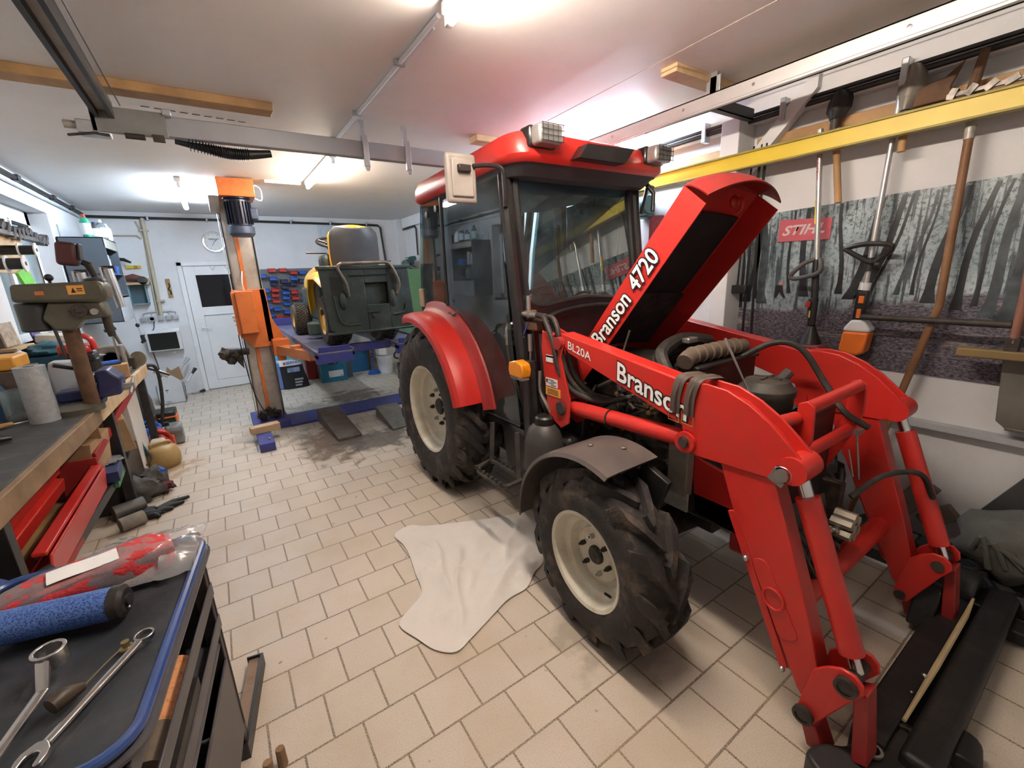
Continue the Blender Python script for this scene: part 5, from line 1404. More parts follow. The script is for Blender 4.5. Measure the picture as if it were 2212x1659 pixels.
# papers and poster behind the seat
simple('wall_poster', 'pale sheet with a round drawing on the back wall behind the mower seat', 'poster', G().box(1.60, 2.02, 8.094, 8.099, 2.04, 2.50), mat('pale_poster', (0.52, 0.58, 0.64), 0.5, 0, 0.04, 5))
pp = bpy.data.objects['wall_poster']
finish(G().tube([(1.74 + 0.11 * math.cos(2 * PI * k / 30), 8.093, 2.36 + 0.11 * math.sin(2 * PI * k / 30)) for k in range(30)], 0.0025, 5, closed=True), 'drawn_circle', GREYL, pp)
finish(G().prism([(1.68, 2.24), (1.80, 2.22), (1.86, 2.10), (1.70, 2.10)], 'y', 8.092, 8.094), 'dark_drawing', BLACKINK, pp)
simple('brown_sheet', 'brown paper sheet on the back wall right of the mower seat', 'paper', G().box(2.44, 2.58, 8.094, 8.099, 1.90, 2.20), mat('kraft', (0.36, 0.26, 0.18), 0.7))
simple('note_sheet', 'white printed sheet on the back wall under the brown paper', 'paper', G().box(2.42, 2.56, 8.094, 8.099, 1.64, 1.88), LABEL)
simple('wood_strip', 'small orange wooden strip above the mower seat on the back wall', 'wood strip', G().box(2.02, 2.2, 8.085, 8.099, 2.45, 2.475), ORANGE)
# clock
ck = thing('wall_clock', 'round wall clock with silver rim on the back wall beside the lift post', 'clock', (0.115, 8.08, 2.21))
finish(G().lathe([(0.128, 0.0), (0.145, -0.004), (0.15, -0.02), (0.14, -0.032), (0.125, -0.03), (0.12, -0.012)], (0.115, 8.1, 2.21), 'y', 36), 'rim', CHROME, ck)
finish(G().lathe([(0, -0.012), (0.125, -0.012)], (0.115, 8.1, 2.21), 'y', 36), 'dial', LABEL, ck)
g = G()
for k in range(12):
    a = 2 * PI * k / 12
    g.bar((0.115 + 0.10 * math.sin(a), 8.086, 2.21 + 0.10 * math.cos(a)), (0.115 + 0.115 * math.sin(a), 8.086, 2.21 + 0.115 * math.cos(a)), 0.004, 0.002, (0, 1, 0))
g.tube([(0.05, 8.086, 2.245), (0.07, 8.086, 2.26), (0.075, 8.086, 2.24), (0.10, 8.086, 2.262), (0.105, 8.086, 2.24), (0.13, 8.086, 2.26), (0.14, 8.086, 2.24), (0.17, 8.086, 2.26), (0.18, 8.086, 2.245)], 0.003, 5, smooth=3)
finish(g, 'dial_marks', BLACKINK, ck)
finish(G().bar((0.115, 8.084, 2.21), (0.155, 8.084, 2.245), 0.006, 0.002, (0, 1, 0)), 'hour_hand', BLACKINK, ck)
finish(G().bar((0.115, 8.082, 2.21), (0.085, 8.082, 2.155), 0.005, 0.002, (0, 1, 0)), 'minute_hand', BLACKINK, ck)
# wooden plaque, spirit level
pq = finish(G().box(-0.565, -0.515, 8.08, 8.098, 1.44, 1.70), 'wooden_plaque', WOOD, None, 0.003)
tag(pq, 'narrow orange-brown wooden plaque on the wall left of the white door', 'plaque')
finish(G().tube([(-0.54, 8.078, 1.64), (-0.53, 8.078, 1.60), (-0.55, 8.078, 1.56), (-0.53, 8.078, 1.52), (-0.535, 8.078, 1.48)], 0.008, 6, smooth=3), 'carved_figure', BLACKINK, pq)
lv = finish(G().box(-0.96, -0.80, 8.07, 8.098, 1.855, 1.895), 'spirit_level', YELLOW, None, 0.002)
tag(lv, 'yellow spirit level on the back wall above the wooden shelf', 'spirit level')
finish(G().tube([(-0.855 + 0.014 * math.cos(2 * PI * k / 16), 8.068, 1.875 + 0.014 * math.sin(2 * PI * k / 16)) for k in range(16)], 0.003, 5, closed=True), 'vial_ring', BLACKINK, lv)
# cable conduits
simple('black_conduit', 'black cable pipe along the top of the back wall down to the mower seat', 'pipe', G().tube([(XL + 0.03, 8.07, 2.525), (0.2, 8.07, 2.52), (2.60, 8.07, 2.50), (2.645, 8.07, 2.46), (2.68, 8.07, 1.86), (2.69, 8.07, 1.70)], 0.018, 8), BLACKP)
cd_ = bpy.data.objects['black_conduit']
for x in (-0.6, 0.08, 0.6, 1.2, 1.8, 2.4):
    finish(G().box(x - 0.012, x + 0.012, 8.045, 8.1, 2.49, 2.55), 'pipe_clip', GREYL, cd_, 0.002)
lc_ = finish(G().tube([(-1.245, 2.2, 2.55), (-1.245, 7.95, 2.545), (XL + 0.03, 8.04, 2.525)], 0.018, 8), 'black_conduit', BLACKP)
tag(lc_, 'black cable pipe with clips running along the top of the left wall', 'pipe')
for y in (4.2, 5.7, 6.75, 7.5):
    finish(G().box(-1.27, -1.222, y - 0.04, y + 0.04, 2.525, 2.575), 'pipe_clip', BLACKP, lc_, 0.004)
simple('grey_conduit', 'thin grey cable pipe below the black one on the left wall', 'pipe', G().tube([(-1.255, 2.2, 2.475), (-1.255, 7.9, 2.49)], 0.010, 8), GREYL)
bp_ = finish(G().tube([(-0.66, 8.07, 2.52), (-0.70, 8.07, 1.19)], 0.024, 10), 'beige_conduit', BEIGEPIPE)
tag(bp_, 'thick beige cable pipe running down the back wall to the sockets', 'pipe')
finish(G().tube([(-0.74, 8.085, 2.48), (-0.71, 8.085, 2.36), (-0.69, 8.085, 2.25), (-0.735, 8.085, 1.5), (-0.745, 8.085, 1.18)], 0.010, 6), 'thin_cable', BEIGEPIPE, bp_)
finish(G().tube([(-1.02, 8.08, 2.29), (-0.76, 8.08, 2.29), (-0.72, 8.08, 2.25)], 0.011, 6), 'side_branch', BEIGEPIPE, bp_)
for z in (2.36, 1.40):
    finish(G().box(-0.72, -0.62, 8.045, 8.1, z - 0.012, z + 0.012), 'pipe_clip', BEIGEPIPE, bp_, 0.002)
simple('corner_conduit', 'black cable pipe in the far right corner above the green cabinet', 'pipe', G().tube([(3.0, 8.07, 2.42), (3.02, 8.0, 2.42), (3.02, 7.4, 2.43), (3.02, 7.34, 2.38), (3.02, 7.36, 1.95)], 0.014, 8), BLACKP)
# sockets
sk = {0: 'leftmost', 1: 'second', 2: 'third', 3: 'fourth', 4: 'rightmost'}
for k, x in enumerate((-0.905, -0.815, -0.715, -0.625, -0.545)):
    t = thing('wall_socket', '%s of the five grey wall sockets beside the white door' % (sk[k] if k in (0, 4) else sk[k] + ' from the left'), 'socket', (x, 8.08, 1.16), 'wall sockets in a row')
    finish(G().box(x - 0.035, x + 0.035, 8.05, 8.1, 1.12, 1.19), 'case', GREYL, t, 0.006)
    finish(G().box(x - 0.026, x + 0.026, 8.042, 8.052, 1.128, 1.182) if k != 1 else G().lathe([(0, 0), (0.024, 0), (0.024, -0.004)], (x, 8.05, 1.155), 'y', 16), 'cover', ZINC if k != 1 else BLACKINK, t, 0.003 if k != 1 else 0)
    finish(G().tube([(x, 8.08, 1.19), (x + 0.01, 8.08, 1.235), ((x - 0.70) / 2, 8.08, 1.25) if False else (x + (-0.70 - x) * 0.6, 8.08, 1.25), (-0.70, 8.08, 1.24)], 0.006, 6, smooth=3), 'feed_cable', GREYL, t)
# small monitor
mn = thing('monitor', 'black flat screen in a white surround on the back wall under the sockets', 'monitor', (-0.74, 8.0, 0.69))
finish(G().prism([(8.1, 0.68), (7.99, 0.69), (7.97, 0.97), (8.1, 1.0)], 'x', -0.93, -0.53), 'surround', WHITEP, mn, 0.006)
finish(G().prism([(7.985, 0.71), (7.97, 0.95), (7.962, 0.95), (7.978, 0.71)], 'x', -0.90, -0.57), 'screen', BLACKPAINT, mn)
finish(G().tube([(-0.80, 8.08, 1.12), (-0.83, 8.06, 1.0), (-0.93, 8.04, 0.95), (-0.96, 8.05, 0.9)], 0.006, 6, smooth=3).tube([(-0.90, 8.07, 0.70), (-0.88, 8.07, 0.5), (-0.87, 8.07, 0.3)], 0.006, 6), 'monitor_cable', BLACKINK, mn)
# open carton with black-ended tubes
cx0, cx1, cy0, cy1 = -0.90, -0.60, 7.50, 7.82
cb_ = thing('carton', 'open white cardboard box on the floor left of the white door', 'box', (-0.75, 7.66, 0))
g = G().box(cx0, cx1, cy0, cy0 + 0.006, 0, 0.27).box(cx0, cx1, cy1 - 0.006, cy1, 0, 0.27).box(cx0, cx0 + 0.006, cy0, cy1, 0, 0.27).box(cx1 - 0.006, cx1, cy0, cy1, 0, 0.27).box(cx0, cx1, cy0, cy1, 0, 0.006)
finish(g, 'body', mat('white_card', (0.58, 0.60, 0.62), 0.7, 0, 0.04, 8), cb_)
finish(G().prism([(cx0 + 0.01, 0.27), (cx1 - 0.01, 0.27), (cx1 - 0.03, 0.33), (cx1 - 0.10, 0.40), (cx0 + 0.12, 0.40), (cx0 + 0.05, 0.36)], 'y', cy0, cy0 + 0.005), 'front_flap', mat('white_card', (0.58, 0.6, 0.62)), cb_)
finish(G().prism([(cx0 + 0.08, 0.27), (cx1, 0.27), (cx1 - 0.02, 0.47), (cx1 - 0.12, 0.42), (cx0 + 0.14, 0.48)], 'y', cy1 - 0.006, cy1), 'back_flap', CARD, cb_)
finish(G().obox((cx1 + 0.02, 7.66, 0.31), (0.10, 0.28, 0.004), (0, -50, 0)), 'side_flap', mat('white_card', (0.58, 0.6, 0.62)), cb_)
g = G().box(cx0 + 0.03, cx0 + 0.04, cy0 - 0.001, cy0, 0.17, 0.22).box(cx0 + 0.055, cx0 + 0.065, cy0 - 0.001, cy0, 0.17, 0.22).box(cx0 + 0.09, cx0 + 0.13, cy0 - 0.001, cy0, 0.195, 0.205).box(cx0 + 0.106, cx0 + 0.112, cy0 - 0.001, cy0, 0.165, 0.20).box(cx0 + 0.08, cx0 + 0.13, cy0 - 0.001, cy0, 0.03, 0.036)
g.tube([(cx1 + 0.001, 7.60, 0.03), (cx1 + 0.001, 7.64, 0.10), (cx1 + 0.001, 7.68, 0.17), (cx1 + 0.001, 7.70, 0.20)], 0.006, 5, smooth=3).tube([(cx1 + 0.001, 7.58 + 0.02 * math.cos(2 * PI * k / 12), 0.05 + 0.03 * math.sin(2 * PI * k / 12)) for k in range(12)], 0.004, 5, closed=True)
finish(g, 'box_print', BLACKINK, cb_)
finish(G().box(cx1, cx1 + 0.001, 7.72, 7.78, 0.21, 0.25), 'orange_mark', ORANGEP, cb_)
for k, (p0, p1, lab) in enumerate((((-0.68, 7.86, 0.35), (-0.50, 7.98, 0.55), 'upper grey tube end sticking up behind the white cardboard box'), ((-0.56, 7.74, 0.24), (-0.44, 7.86, 0.40), 'black ended tube leaning out to the right of the white cardboard box'), ((-0.54, 7.80, 0.04), (-0.40, 7.98, 0.03), 'black foot of a tube lying by the door jamb'))):
    t = thing('crutch', lab, 'tube', p0)
    a_, b_ = Vector(p0), Vector(p1)
    finish(G().cyl(a_, a_.lerp(b_, 0.6), 0.011), 'shaft', ZINC, t)
    finish(G().tube([a_.lerp(b_, 0.6), b_], [0.015, 0.027], 10), 'rubber_end', BLACKINK if k else GREYL, t)
# timber wedges on the floor
w1 = thing('wheel_ramp', 'worn wooden wedge ramp lying across the blue floor plate of the lift', 'ramp', (0.86, 4.8, 0))
finish(G().prism([(5.26, 0), (5.26, 0.15), (5.18, 0.15), (4.42, 0.03), (4.42, 0)], 'x', -0.12, 0.12).xform(Matrix.Translation((0.88, 0, 0)) @ Matrix.Translation((0, 4.8, 0)) @ Matrix.Rotation(R(3), 4, 'Z') @ Matrix.Translation((0, -4.8, 0))), 'board', WOODD, w1, 0.006)
w2 = thing('wheel_ramp', 'grey wooden wedge ramp lying beside the rear tractor tyre', 'ramp', (1.5, 4.7, 0))
finish(G().prism([(5.0, 0), (5.0, 0.12), (4.95, 0.12), (4.38, 0.02), (4.38, 0)], 'x', 1.34, 1.6), 'board', mat('grey_wood', (0.17, 0.15, 0.12), 0.75, 0, 0.25, 9), w2, 0.006)
simple('wood_block', 'pale wooden block lying on the blue leg of the lift', 'wood block', G().obox((0.19, 5.02, 0.085 + 0.035), (0.27, 0.11, 0.07), (0, 0, 8)), WOODL, 0.003)
# ---------------------------------------------------------------- workbench along the left wall
WB_ = thing('workbench', 'long workbench with dark top, wooden front edge and black steel legs along the left wall', 'workbench', (-1.0, 3.4, 0))
BT = 0.89
def bx_front(y):
    return -0.785 + (y - 1.5) * 0.0325
finish(G().prism([(-1.265, 1.3), (bx_front(1.3) - 0.03, 1.3), (bx_front(5.3) - 0.03, 5.3), (-1.265, 5.3)], 'z', BT - 0.05, BT), 'bench_top', mat('oily_bench_top', (0.035, 0.036, 0.036), 0.55, 0, 0.5, 6, (0.13, 0.115, 0.095), 0.6, 7), WB_, 0.003)
g = G()
for y0, y1 in ((1.3, 3.55), (3.58, 5.3)):
    g = G().prism([(bx_front(y0) - 0.03, y0), (bx_front(y0), y0), (bx_front(y1), y1), (bx_front(y1) - 0.03, y1)], 'z', BT - 0.095, BT - 0.002)
    finish(g, 'front_edge', mat('edge_wood', (0.24, 0.155, 0.085), 0.6, 0, 0.25, 7, (0.09, 0.06, 0.04), 0.5, 6) if y0 < 2 else WOODL, WB_, 0.004)
for y in (2.25, 3.95, 5.22):
    x = bx_front(y) - 0.06
    finish(G().box(x - 0.03, x + 0.03, y - 0.03, y + 0.03, 0, BT - 0.05), 'leg', BLACKM, WB_, 0.003)
    finish(G().box(-1.25, -1.19, y - 0.03, y + 0.03, 0, BT - 0.05), 'leg', BLACKM, WB_, 0.003)
finish(G().bar((bx_front(2.25) - 0.06, 2.28, 0.36), (bx_front(3.95) - 0.06, 3.92, 0.36), 0.04, 0.05), 'shelf_rail', BLACKM, WB_, 0.003)
finish(G().box(-1.24, -0.80, 2.2, 3.95, 0.31, 0.335), 'lower_shelf', WOOD, WB_, 0.003)
# red cantilever trays under the bench
rt = thing('tool_chest', 'open red steel cantilever tool chest on the shelf under the bench', 'tool chest', (-0.86, 2.95, 0.335))
finish(G().box(-0.98, -0.965, 2.45, 3.35, 0.46, 0.82).box(-0.965, -0.93, 2.45, 3.35, 0.60, 0.62).box(-0.965, -0.93, 2.45, 3.35, 0.70, 0.72), 'back_tray', RED, rt, 0.004)
for z in (0.50, 0.60, 0.70):
    finish(G().prism([(-0.965, z), (-0.90, z), (-0.89, z + 0.07), (-0.965, z + 0.09)], 'y', 2.48, 3.30), 'drawer', RED, rt, 0.005)
finish(G().obox((-0.77, 2.95, 0.46), (0.012, 1.1, 0.15), (0, 8, 0)).obox((-0.79, 2.95, 0.545), (0.05, 1.1, 0.02), (0, 8, 0)), 'front_tray', RED, rt, 0.006)
finish(G().box(-0.96, -0.78, 3.48, 3.50, 0.36, 0.60), 'end_plate', REDDARK, rt, 0.003)
finish(G().box(-0.965, -0.78, 2.42, 3.48, 0.34, 0.37), 'tray_floor', REDDARK, rt, 0.003)
for k, (y, z, l) in enumerate(((2.75, 0.44, 0.5), (2.9, 0.46, 0.4), (2.7, 0.40, 0.6))):
    tag(finish(G().tube([(-0.86 - 0.02 * k, y, z), (-0.84, y + l, z + 0.02)], 0.009, 8), 'steel_rod', STEEL), '%s bright steel bar lying in the red tool chest' % ('longest', 'thinner', 'shortest')[(2, 0, 1).index(k) if False else k], 'steel bar')
for k, (p0, p1, r_) in enumerate((((-1.0, 1.95, 0.50), (-0.70, 2.20, 0.56), 0.028), ((-1.05, 1.8, 0.42), (-0.68, 2.12, 0.44), 0.03), ((-1.0, 1.7, 0.36), (-0.66, 2.15, 0.36), 0.022))):
    tag(finish(G().tube([p0, p1], r_, 12), 'iron_pipe', IRON), ('upper', 'middle', 'lower')[k] + ' dark iron pipe sticking out under the near end of the workbench', 'pipe')
tag(finish(G().tube([(-1.15, 1.9, 0.47), (-0.74, 2.2, 0.50)], 0.012, 8), 'red_rod', REDDARK), 'thin red rod sticking out between the iron pipes under the bench', 'rod')
tag(finish(G().box(-1.2, -0.82, 1.5, 2.0, 0.30, 0.72), 'crate', WOODD, None, 0.01), 'dark wooden crate under the near end of the workbench', 'crate')
# cartons and flat boxes on the shelf
simple('carton', 'crumpled brown cardboard box, rear of two under the bench', 'box', G().obox((-0.86, 4.28, 0.55), (0.24, 0.36, 0.26), (6, -6, 12)), CARD, 0.006)
simple('carton', 'torn brown cardboard box, front of two under the bench', 'box', G().obox((-0.93, 3.72, 0.52), (0.26, 0.30, 0.36), (4, 8, -8)).obox((-0.86, 3.62, 0.72), (0.2, 0.02, 0.12), (35, 0, 10)), CARD, 0.005)
simple('crate', 'black crate under the cartons below the bench', 'crate', G().box(-1.1, -0.76, 3.99, 4.6, 0.0, 0.36), BLACKM, 0.006)
simple('flat_box', 'flat navy box with white lid lying under the bench beside the red chest', 'box', G().obox((-0.86, 3.70, 0.425), (0.26, 0.30, 0.07), (0, 0, 5)), NAVYBIN, 0.003)
simple('flat_box', 'flat green and white box lying under the navy box below the bench', 'box', G().obox((-0.86, 3.72, 0.362), (0.24, 0.26, 0.05), (0, 0, 2)), mat('box_green', (0.05, 0.2, 0.08), 0.5), 0.003)
simple('foil_sheet', 'crumpled clear plastic sheet on top of the flat navy box', 'plastic sheet', G().ball((-0.80, 3.80, 0.472), 0.05, (1.4, 1.6, 0.25), 14, 0.9, 8), FILM)
simple('plank', 'red painted board leaning under the bench beside the cartons', 'board', G().bar((-0.80, 3.55, 0.58), (-0.71, 4.85, 0.80), 0.02, 0.06), REDDARK, 0.003)
simple('side_panel', 'white cupboard standing under the far end of the bench', 'cupboard', G().box(-1.2, -0.76, 4.62, 5.12, 0.0, 0.83), mat('off_white_panel', (0.58, 0.54, 0.48), 0.5, 0, 0.05, 4, (0.4, 0.28, 0.18), 0.4, 3), 0.006)
simple('blue_bin', 'small blue bin under the bench edge above the cartons', 'bin', G().box(-0.92, -0.80, 4.45, 4.6, 0.69, 0.79), BLUEBIN, 0.006)
g = G().tube([(-0.70, 5.34, 0.86), (-0.62, 5.36, 0.86), (-0.60, 5.38, 0.75), (-0.62, 5.38, 0.5), (-0.66, 5.38, 0.3)], 0.016, 8, smooth=4).tube([(-0.70, 5.36, 0.86), (-0.52, 5.42, 0.74)], 0.010, 8)
simple('black_hose', 'black hose hanging over the far end of the workbench', 'hose', g, HOSE)
simple('power_strip', 'short white tube hanging at the far end of the workbench', 'tube', G().tube([(-0.64, 5.46, 0.80), (-0.54, 5.50, 0.72)], 0.024, 10), WHITEP)
simple('machine', 'black machine housing on the floor behind the far bench leg', 'machine', G().ball((-0.95, 5.95, 0.34), 0.22, (0.8, 1.2, 1.4), 16, 0.3, 2).box(-1.1, -0.8, 5.7, 6.2, 0.0, 0.2), BLACKM, 0.01)
# ---- floor things in front of the bench
oc = thing('canister', 'ochre round plastic canister on the floor in front of the bench', 'canister', (-0.65, 4.86, 0))
finish(G().lathe([(0, 0.0), (0.10, 0.0), (0.125, 0.03), (0.13, 0.10), (0.115, 0.17), (0.08, 0.20), (0, 0.205)], (-0.65, 4.86, 0), 'z', 28), 'body', CAN, oc, 0, 50)
finish(G().tube([(-0.72, 4.83, 0.19), (-0.71, 4.83, 0.225), (-0.60, 4.87, 0.225), (-0.58, 4.88, 0.19)], 0.016, 10, smooth=4), 'handle', CAN, oc)
finish(G().cyl((-0.755, 4.80, 0.16), (-0.765, 4.79, 0.23), 0.02, n=12), 'cap', TEALD, oc)
finish(G().tube([(-0.76, 4.79, 0.23), (-0.78, 4.83, 0.33), (-0.84, 4.9, 0.42), (-0.90, 4.93, 0.40)], 0.008, 8, smooth=4).tube([(-0.75, 4.78, 0.21), (-0.72, 4.74, 0.14), (-0.78, 4.70, 0.08), (-0.9, 4.7, 0.07)], 0.008, 8, smooth=4), 'filler_hose', HOSE, oc)
rj = thing('funnel_jug', 'glossy red plastic jug with a black cap behind the ochre canister', 'jug', (-0.70, 5.28, 0))
finish(G().lathe([(0, 0), (0.11, 0), (0.115, 0.12), (0.09, 0.17), (0.05, 0.235), (0.03, 0.25), (0, 0.25)], (-0.70, 5.28, 0), 'z', 22).tube([(-0.70, 5.22, 0.24), (-0.64, 5.22, 0.22), (-0.60, 5.24, 0.14)], 0.016, 8, smooth=3), 'body', REDTOOL, rj, 0, 45)
finish(G().cyl((-0.725, 5.28, 0.245), (-0.725, 5.28, 0.275), 0.025), 'cap', BLACKP, rj)
bj = thing('canister', 'blue plastic canister with a white label behind the red jug', 'canister', (-0.82, 5.75, 0))
finish(G().box(-0.93, -0.73, 5.65, 5.87, 0, 0.17), 'body', BLUEBIN, bj, 0.03)
finish(G().tube([(-0.90, 5.74, 0.14), (-0.87, 5.74, 0.215), (-0.78, 5.74, 0.215), (-0.74, 5.74, 0.14)], 0.02, 10, smooth=4), 'handle', BLUEBIN, bj)
finish(G().obox((-0.82, 5.735, 0.175), (0.07, 0.004, 0.04)), 'label', LABEL, bj)
finish(G().cyl((-0.93, 5.7, 0.15), (-0.93, 5.7, 0.22), 0.03), 'cap', NAVYBIN, bj)
cj = thing('canister', 'clear plastic canister with brown liquid right of the red jug', 'canister', (-0.60, 5.53, 0))
finish(G().box(-0.67, -0.53, 5.46, 5.60, 0.0, 0.15), 'liquid', mat('brown_liquid', (0.13, 0.085, 0.075), 0.3), cj, 0.015)
finish(G().box(-0.672, -0.528, 5.458, 5.602, 0.002, 0.215), 'body', CLEARP, cj, 0.02)
finish(G().cyl((-0.65, 5.5, 0.21), (-0.65, 5.5, 0.245), 0.024), 'cap', BLACKP, cj)
simple('tray', 'orange tray between blue canister and red jug', 'tray', G().box(-0.82, -0.60, 5.33, 5.44, 0.0, 0.13), ORANGEP, 0.02)
simple('canister', 'whitish plastic canister behind the ochre canister', 'canister', G().box(-0.75, -0.64, 5.0, 5.14, 0, 0.2), mat('milky_can', (0.5, 0.44, 0.36), 0.5), 0.02)
kb = thing('tool_box', 'black plastic box with an orange rim on the floor beyond the canisters', 'tool box', (-0.75, 6.4, 0))
finish(G().box(-0.86, -0.64, 6.28, 6.55, 0, 0.17), 'body', BLACKP, kb, 0.015)
finish(G().box(-0.80, -0.635, 6.27, 6.285, 0.10, 0.115).box(-0.645, -0.63, 6.27, 6.5, 0.02, 0.11), 'orange_rim', ORANGEP, kb, 0.002)
simple('folded_panel', 'pale blue white panel leaning beside the far bench leg', 'panel', G().obox((-0.93, 6.1, 0.28), (0.02, 0.3, 0.4), (0, 12, 0)), WHITEP, 0.004)
g = G().ball((-0.74, 4.12, 0.09), 0.13, (1.0, 0.9, 0.75), 20, 0.6, 3).ball((-0.68, 4.30, 0.10), 0.11, (0.9, 0.9, 0.9), 18, 0.6, 9)
simple('rag_pile', 'pile of dark grey rags on the floor in front of the bench', 'rags', g, RAG, 0, None, 60)
simple('cloth', 'dark red crumpled cloth at the edge of the grey rag pile', 'cloth', G().ball((-0.605, 4.20, 0.045), 0.06, (1.0, 1.1, 0.6), 16, 0.9, 4), mat('wine_cloth', (0.1, 0.02, 0.025), 0.9), 0, None, 60)
simple('spray_bottle', 'blue plastic bottle lying on the grey rag pile', 'bottle', G().cyl((-0.645, 4.38, 0.14), (-0.60, 4.30, 0.13), 0.03), BLUEBIN)
simple('metal_bowl', 'grey metal canister lying on the floor below the rag pile', 'canister', G().cyl((-0.86, 3.85, 0.06), (-0.70, 3.92, 0.06), 0.055, n=20), mat('dull_metal', (0.13, 0.125, 0.12), 0.5, 0.5, 0.2, 12))
simple('filter', 'dusty grey filter lying on the floor beside the metal canister', 'filter', G().cyl((-0.80, 3.64, 0.05), (-0.68, 3.70, 0.05), 0.048, n=18), mat('dusty_filter', (0.2, 0.17, 0.14), 0.8, 0, 0.25, 14))
# black work glove with the shape of fingers
def glove(u, v):
    return None
g = G().ball((-0.68, 3.79, 0.025), 0.085, (1.2, 0.75, 0.28), 18, 0.4, 2)
for a, b in (((-0.62, 3.81, 0.025), (-0.44, 3.93, 0.02)), ((-0.62, 3.79, 0.02), (-0.47, 3.87, 0.015)), ((-0.63, 3.77, 0.02), (-0.53, 3.80, 0.015)), ((-0.66, 3.74, 0.02), (-0.60, 3.71, 0.015)), ((-0.70, 3.83, 0.02), (-0.64, 3.88, 0.02))):
    g.tube([a, Vector(a).lerp(Vector(b), 0.5) + Vector((0, 0.008, 0.008)), b], [0.024, 0.022, 0.012], 10)
gl = tag(finish(g, 'glove', BLACKRAG, None, 0, 60), 'black work glove lying on the tiles in front of the bench', 'glove')
finish(G().ball((-0.72, 3.90, 0.03), 0.03, (1.6, 0.8, 0.5), 12, 0.6, 6), 'cuff', mat('pale_cuff', (0.45, 0.4, 0.33), 0.8), gl)

# ---------------------------------------------------------------- on the bench
dp = thing('drill_press', 'olive green drill press standing on the workbench by the window', 'drill press', (-0.73, 3.53, BT))
finish(G().lathe([(0, 0), (0.12, 0), (0.12, 0.03), (0.06, 0.05), (0, 0.05)], (-0.80, 3.53, BT), 'z', 24), 'base', DPGREEN, dp, 0, 40)
finish(G().cyl((-0.735, 3.53, BT + 0.03), (-0.735, 3.53, 1.46), 0.038, n=20), 'column', RUST, dp)
finish(G().prism([(-0.91, 1.545), (-0.56, 1.525), (-0.53, 1.54), (-0.52, 1.58), (-0.525, 1.63), (-0.55, 1.645), (-0.90, 1.64)], 'y', 3.42, 3.66), 'belt_cover', DPGREEN, dp, 0.02, seg=3)
finish(G().prism([(-0.78, 1.54), (-0.56, 1.54), (-0.54, 1.44), (-0.66, 1.43), (-0.71, 1.37), (-0.78, 1.38), (-0.82, 1.45)], 'y', 3.45, 3.62), 'head', DPGREEN, dp, 0.015, seg=3)
finish(G().cyl((-0.86, 3.55, 1.54), (-0.86, 3.55, 1.38), 0.075, n=24), 'drill_motor', mat('dark_motor', (0.03, 0.03, 0.028), 0.5), dp, 0.01)
hb = finish(G().cyl((-0.655, 3.45, 1.485), (-0.655, 3.41, 1.485), 0.035, n=20).box(-0.67, -0.64, 3.395, 3.41, 1.475, 1.495), 'feed_hub', IRON, dp, 0.003)
finish(G().cyl((-0.595, 3.45, 1.475), (-0.595, 3.42, 1.475), 0.018, n=16), 'depth_knob', STEEL, dp)
finish(G().cyl((-0.565, 3.52, 1.46), (-0.565, 3.52, 1.38), 0.022, n=16).cyl((-0.565, 3.52, 1.38), (-0.56, 3.52, 1.32), 0.024, 0.018, 16), 'chuck', IRON, dp)
finish(G().cyl((-0.56, 3.52, 1.32), (-0.56, 3.52, 1.17), 0.006, n=8), 'drill_bit', STEEL, dp)
finish(G().ball((-0.755, 3.5, 1.672), 0.020).cyl((-0.755, 3.5, 1.64), (-0.755, 3.5, 1.67), 0.007), 'cover_knob', BLACKP, dp)
finish(G().box(-0.68, -0.61, 3.418, 3.42, 1.575, 1.625), 'warning_label', LABELO, dp)
finish(G().prism([(-0.665, 1.585), (-0.645, 1.585), (-0.655, 1.612)], 'y', 3.415, 3.417).box(-0.64, -0.617, 3.415, 3.417, 1.603, 1.609).box(-0.64, -0.617, 3.415, 3.417, 1.592, 1.597), 'label_print', BLACKINK, dp)
finish(G().box(-0.81, -0.775, 3.418, 3.42, 1.58, 1.60), 'maker_label', ORANGE, dp)
finish(G().tube([(-0.79, 3.47, 1.42), (-0.775, 3.45, 1.30), (-0.77, 3.44, 1.22)], 0.008, 8), 'feed_lever', BLACKP, dp)
# work lamp standing on the drill press
wl = thing('work_lamp', 'dark red hand lamp standing on top of the drill press', 'lamp', (-0.60, 3.55, 1.645))
finish(G().obox((-0.66, 3.55, 1.80), (0.09, 0.10, 0.13), (0, 8, 0)), 'lamp_head', mat('maroon_rubber', (0.07, 0.015, 0.015), 0.5), wl, 0.02, seg=3)
finish(G().obox((-0.607, 3.55, 1.81), (0.012, 0.08, 0.09), (0, 8, 0)), 'lamp_grille', BLACKP, wl, 0.004)
finish(G().tube([(-0.61, 3.55, 1.755), (-0.585, 3.55, 1.74), (-0.57, 3.55, 1.67)], [0.016, 0.022, 0.016], 10).lathe([(0, 0), (0.055, 0), (0.05, 0.015), (0.02, 0.02)], (-0.575, 3.55, 1.646), 'z', 20), 'lamp_foot', BLACKP, wl)
for k, (x, lab) in enumerate(((-0.665, 'left'), (-0.535, 'right'))):
    gg = thing('grease_gun', 'silver grease gun on the %s, hanging behind the drill press' % lab, 'grease gun', (x, 3.75, 1.5))
    zz = 1.70 if k == 0 else 1.72
    finish(G().cyl((x, 3.75, zz), (x + 0.02, 3.75, zz - 0.24), 0.024, n=16), 'barrel', ZINC, gg)
    finish(G().tube([(x, 3.75, zz), (x - 0.035, 3.75, zz + 0.01), (x - 0.03, 3.75, zz - 0.12)], 0.007, 8), 'lever', STEEL, gg)
    finish(G().box(x - 0.03, x + 0.03, 3.77, 3.80, zz - 0.02, zz + 0.02).cyl((x, 3.78, zz), (x, 3.78, BT) if False else (x, 3.80, zz), 0.008), 'hook', IRON, gg)
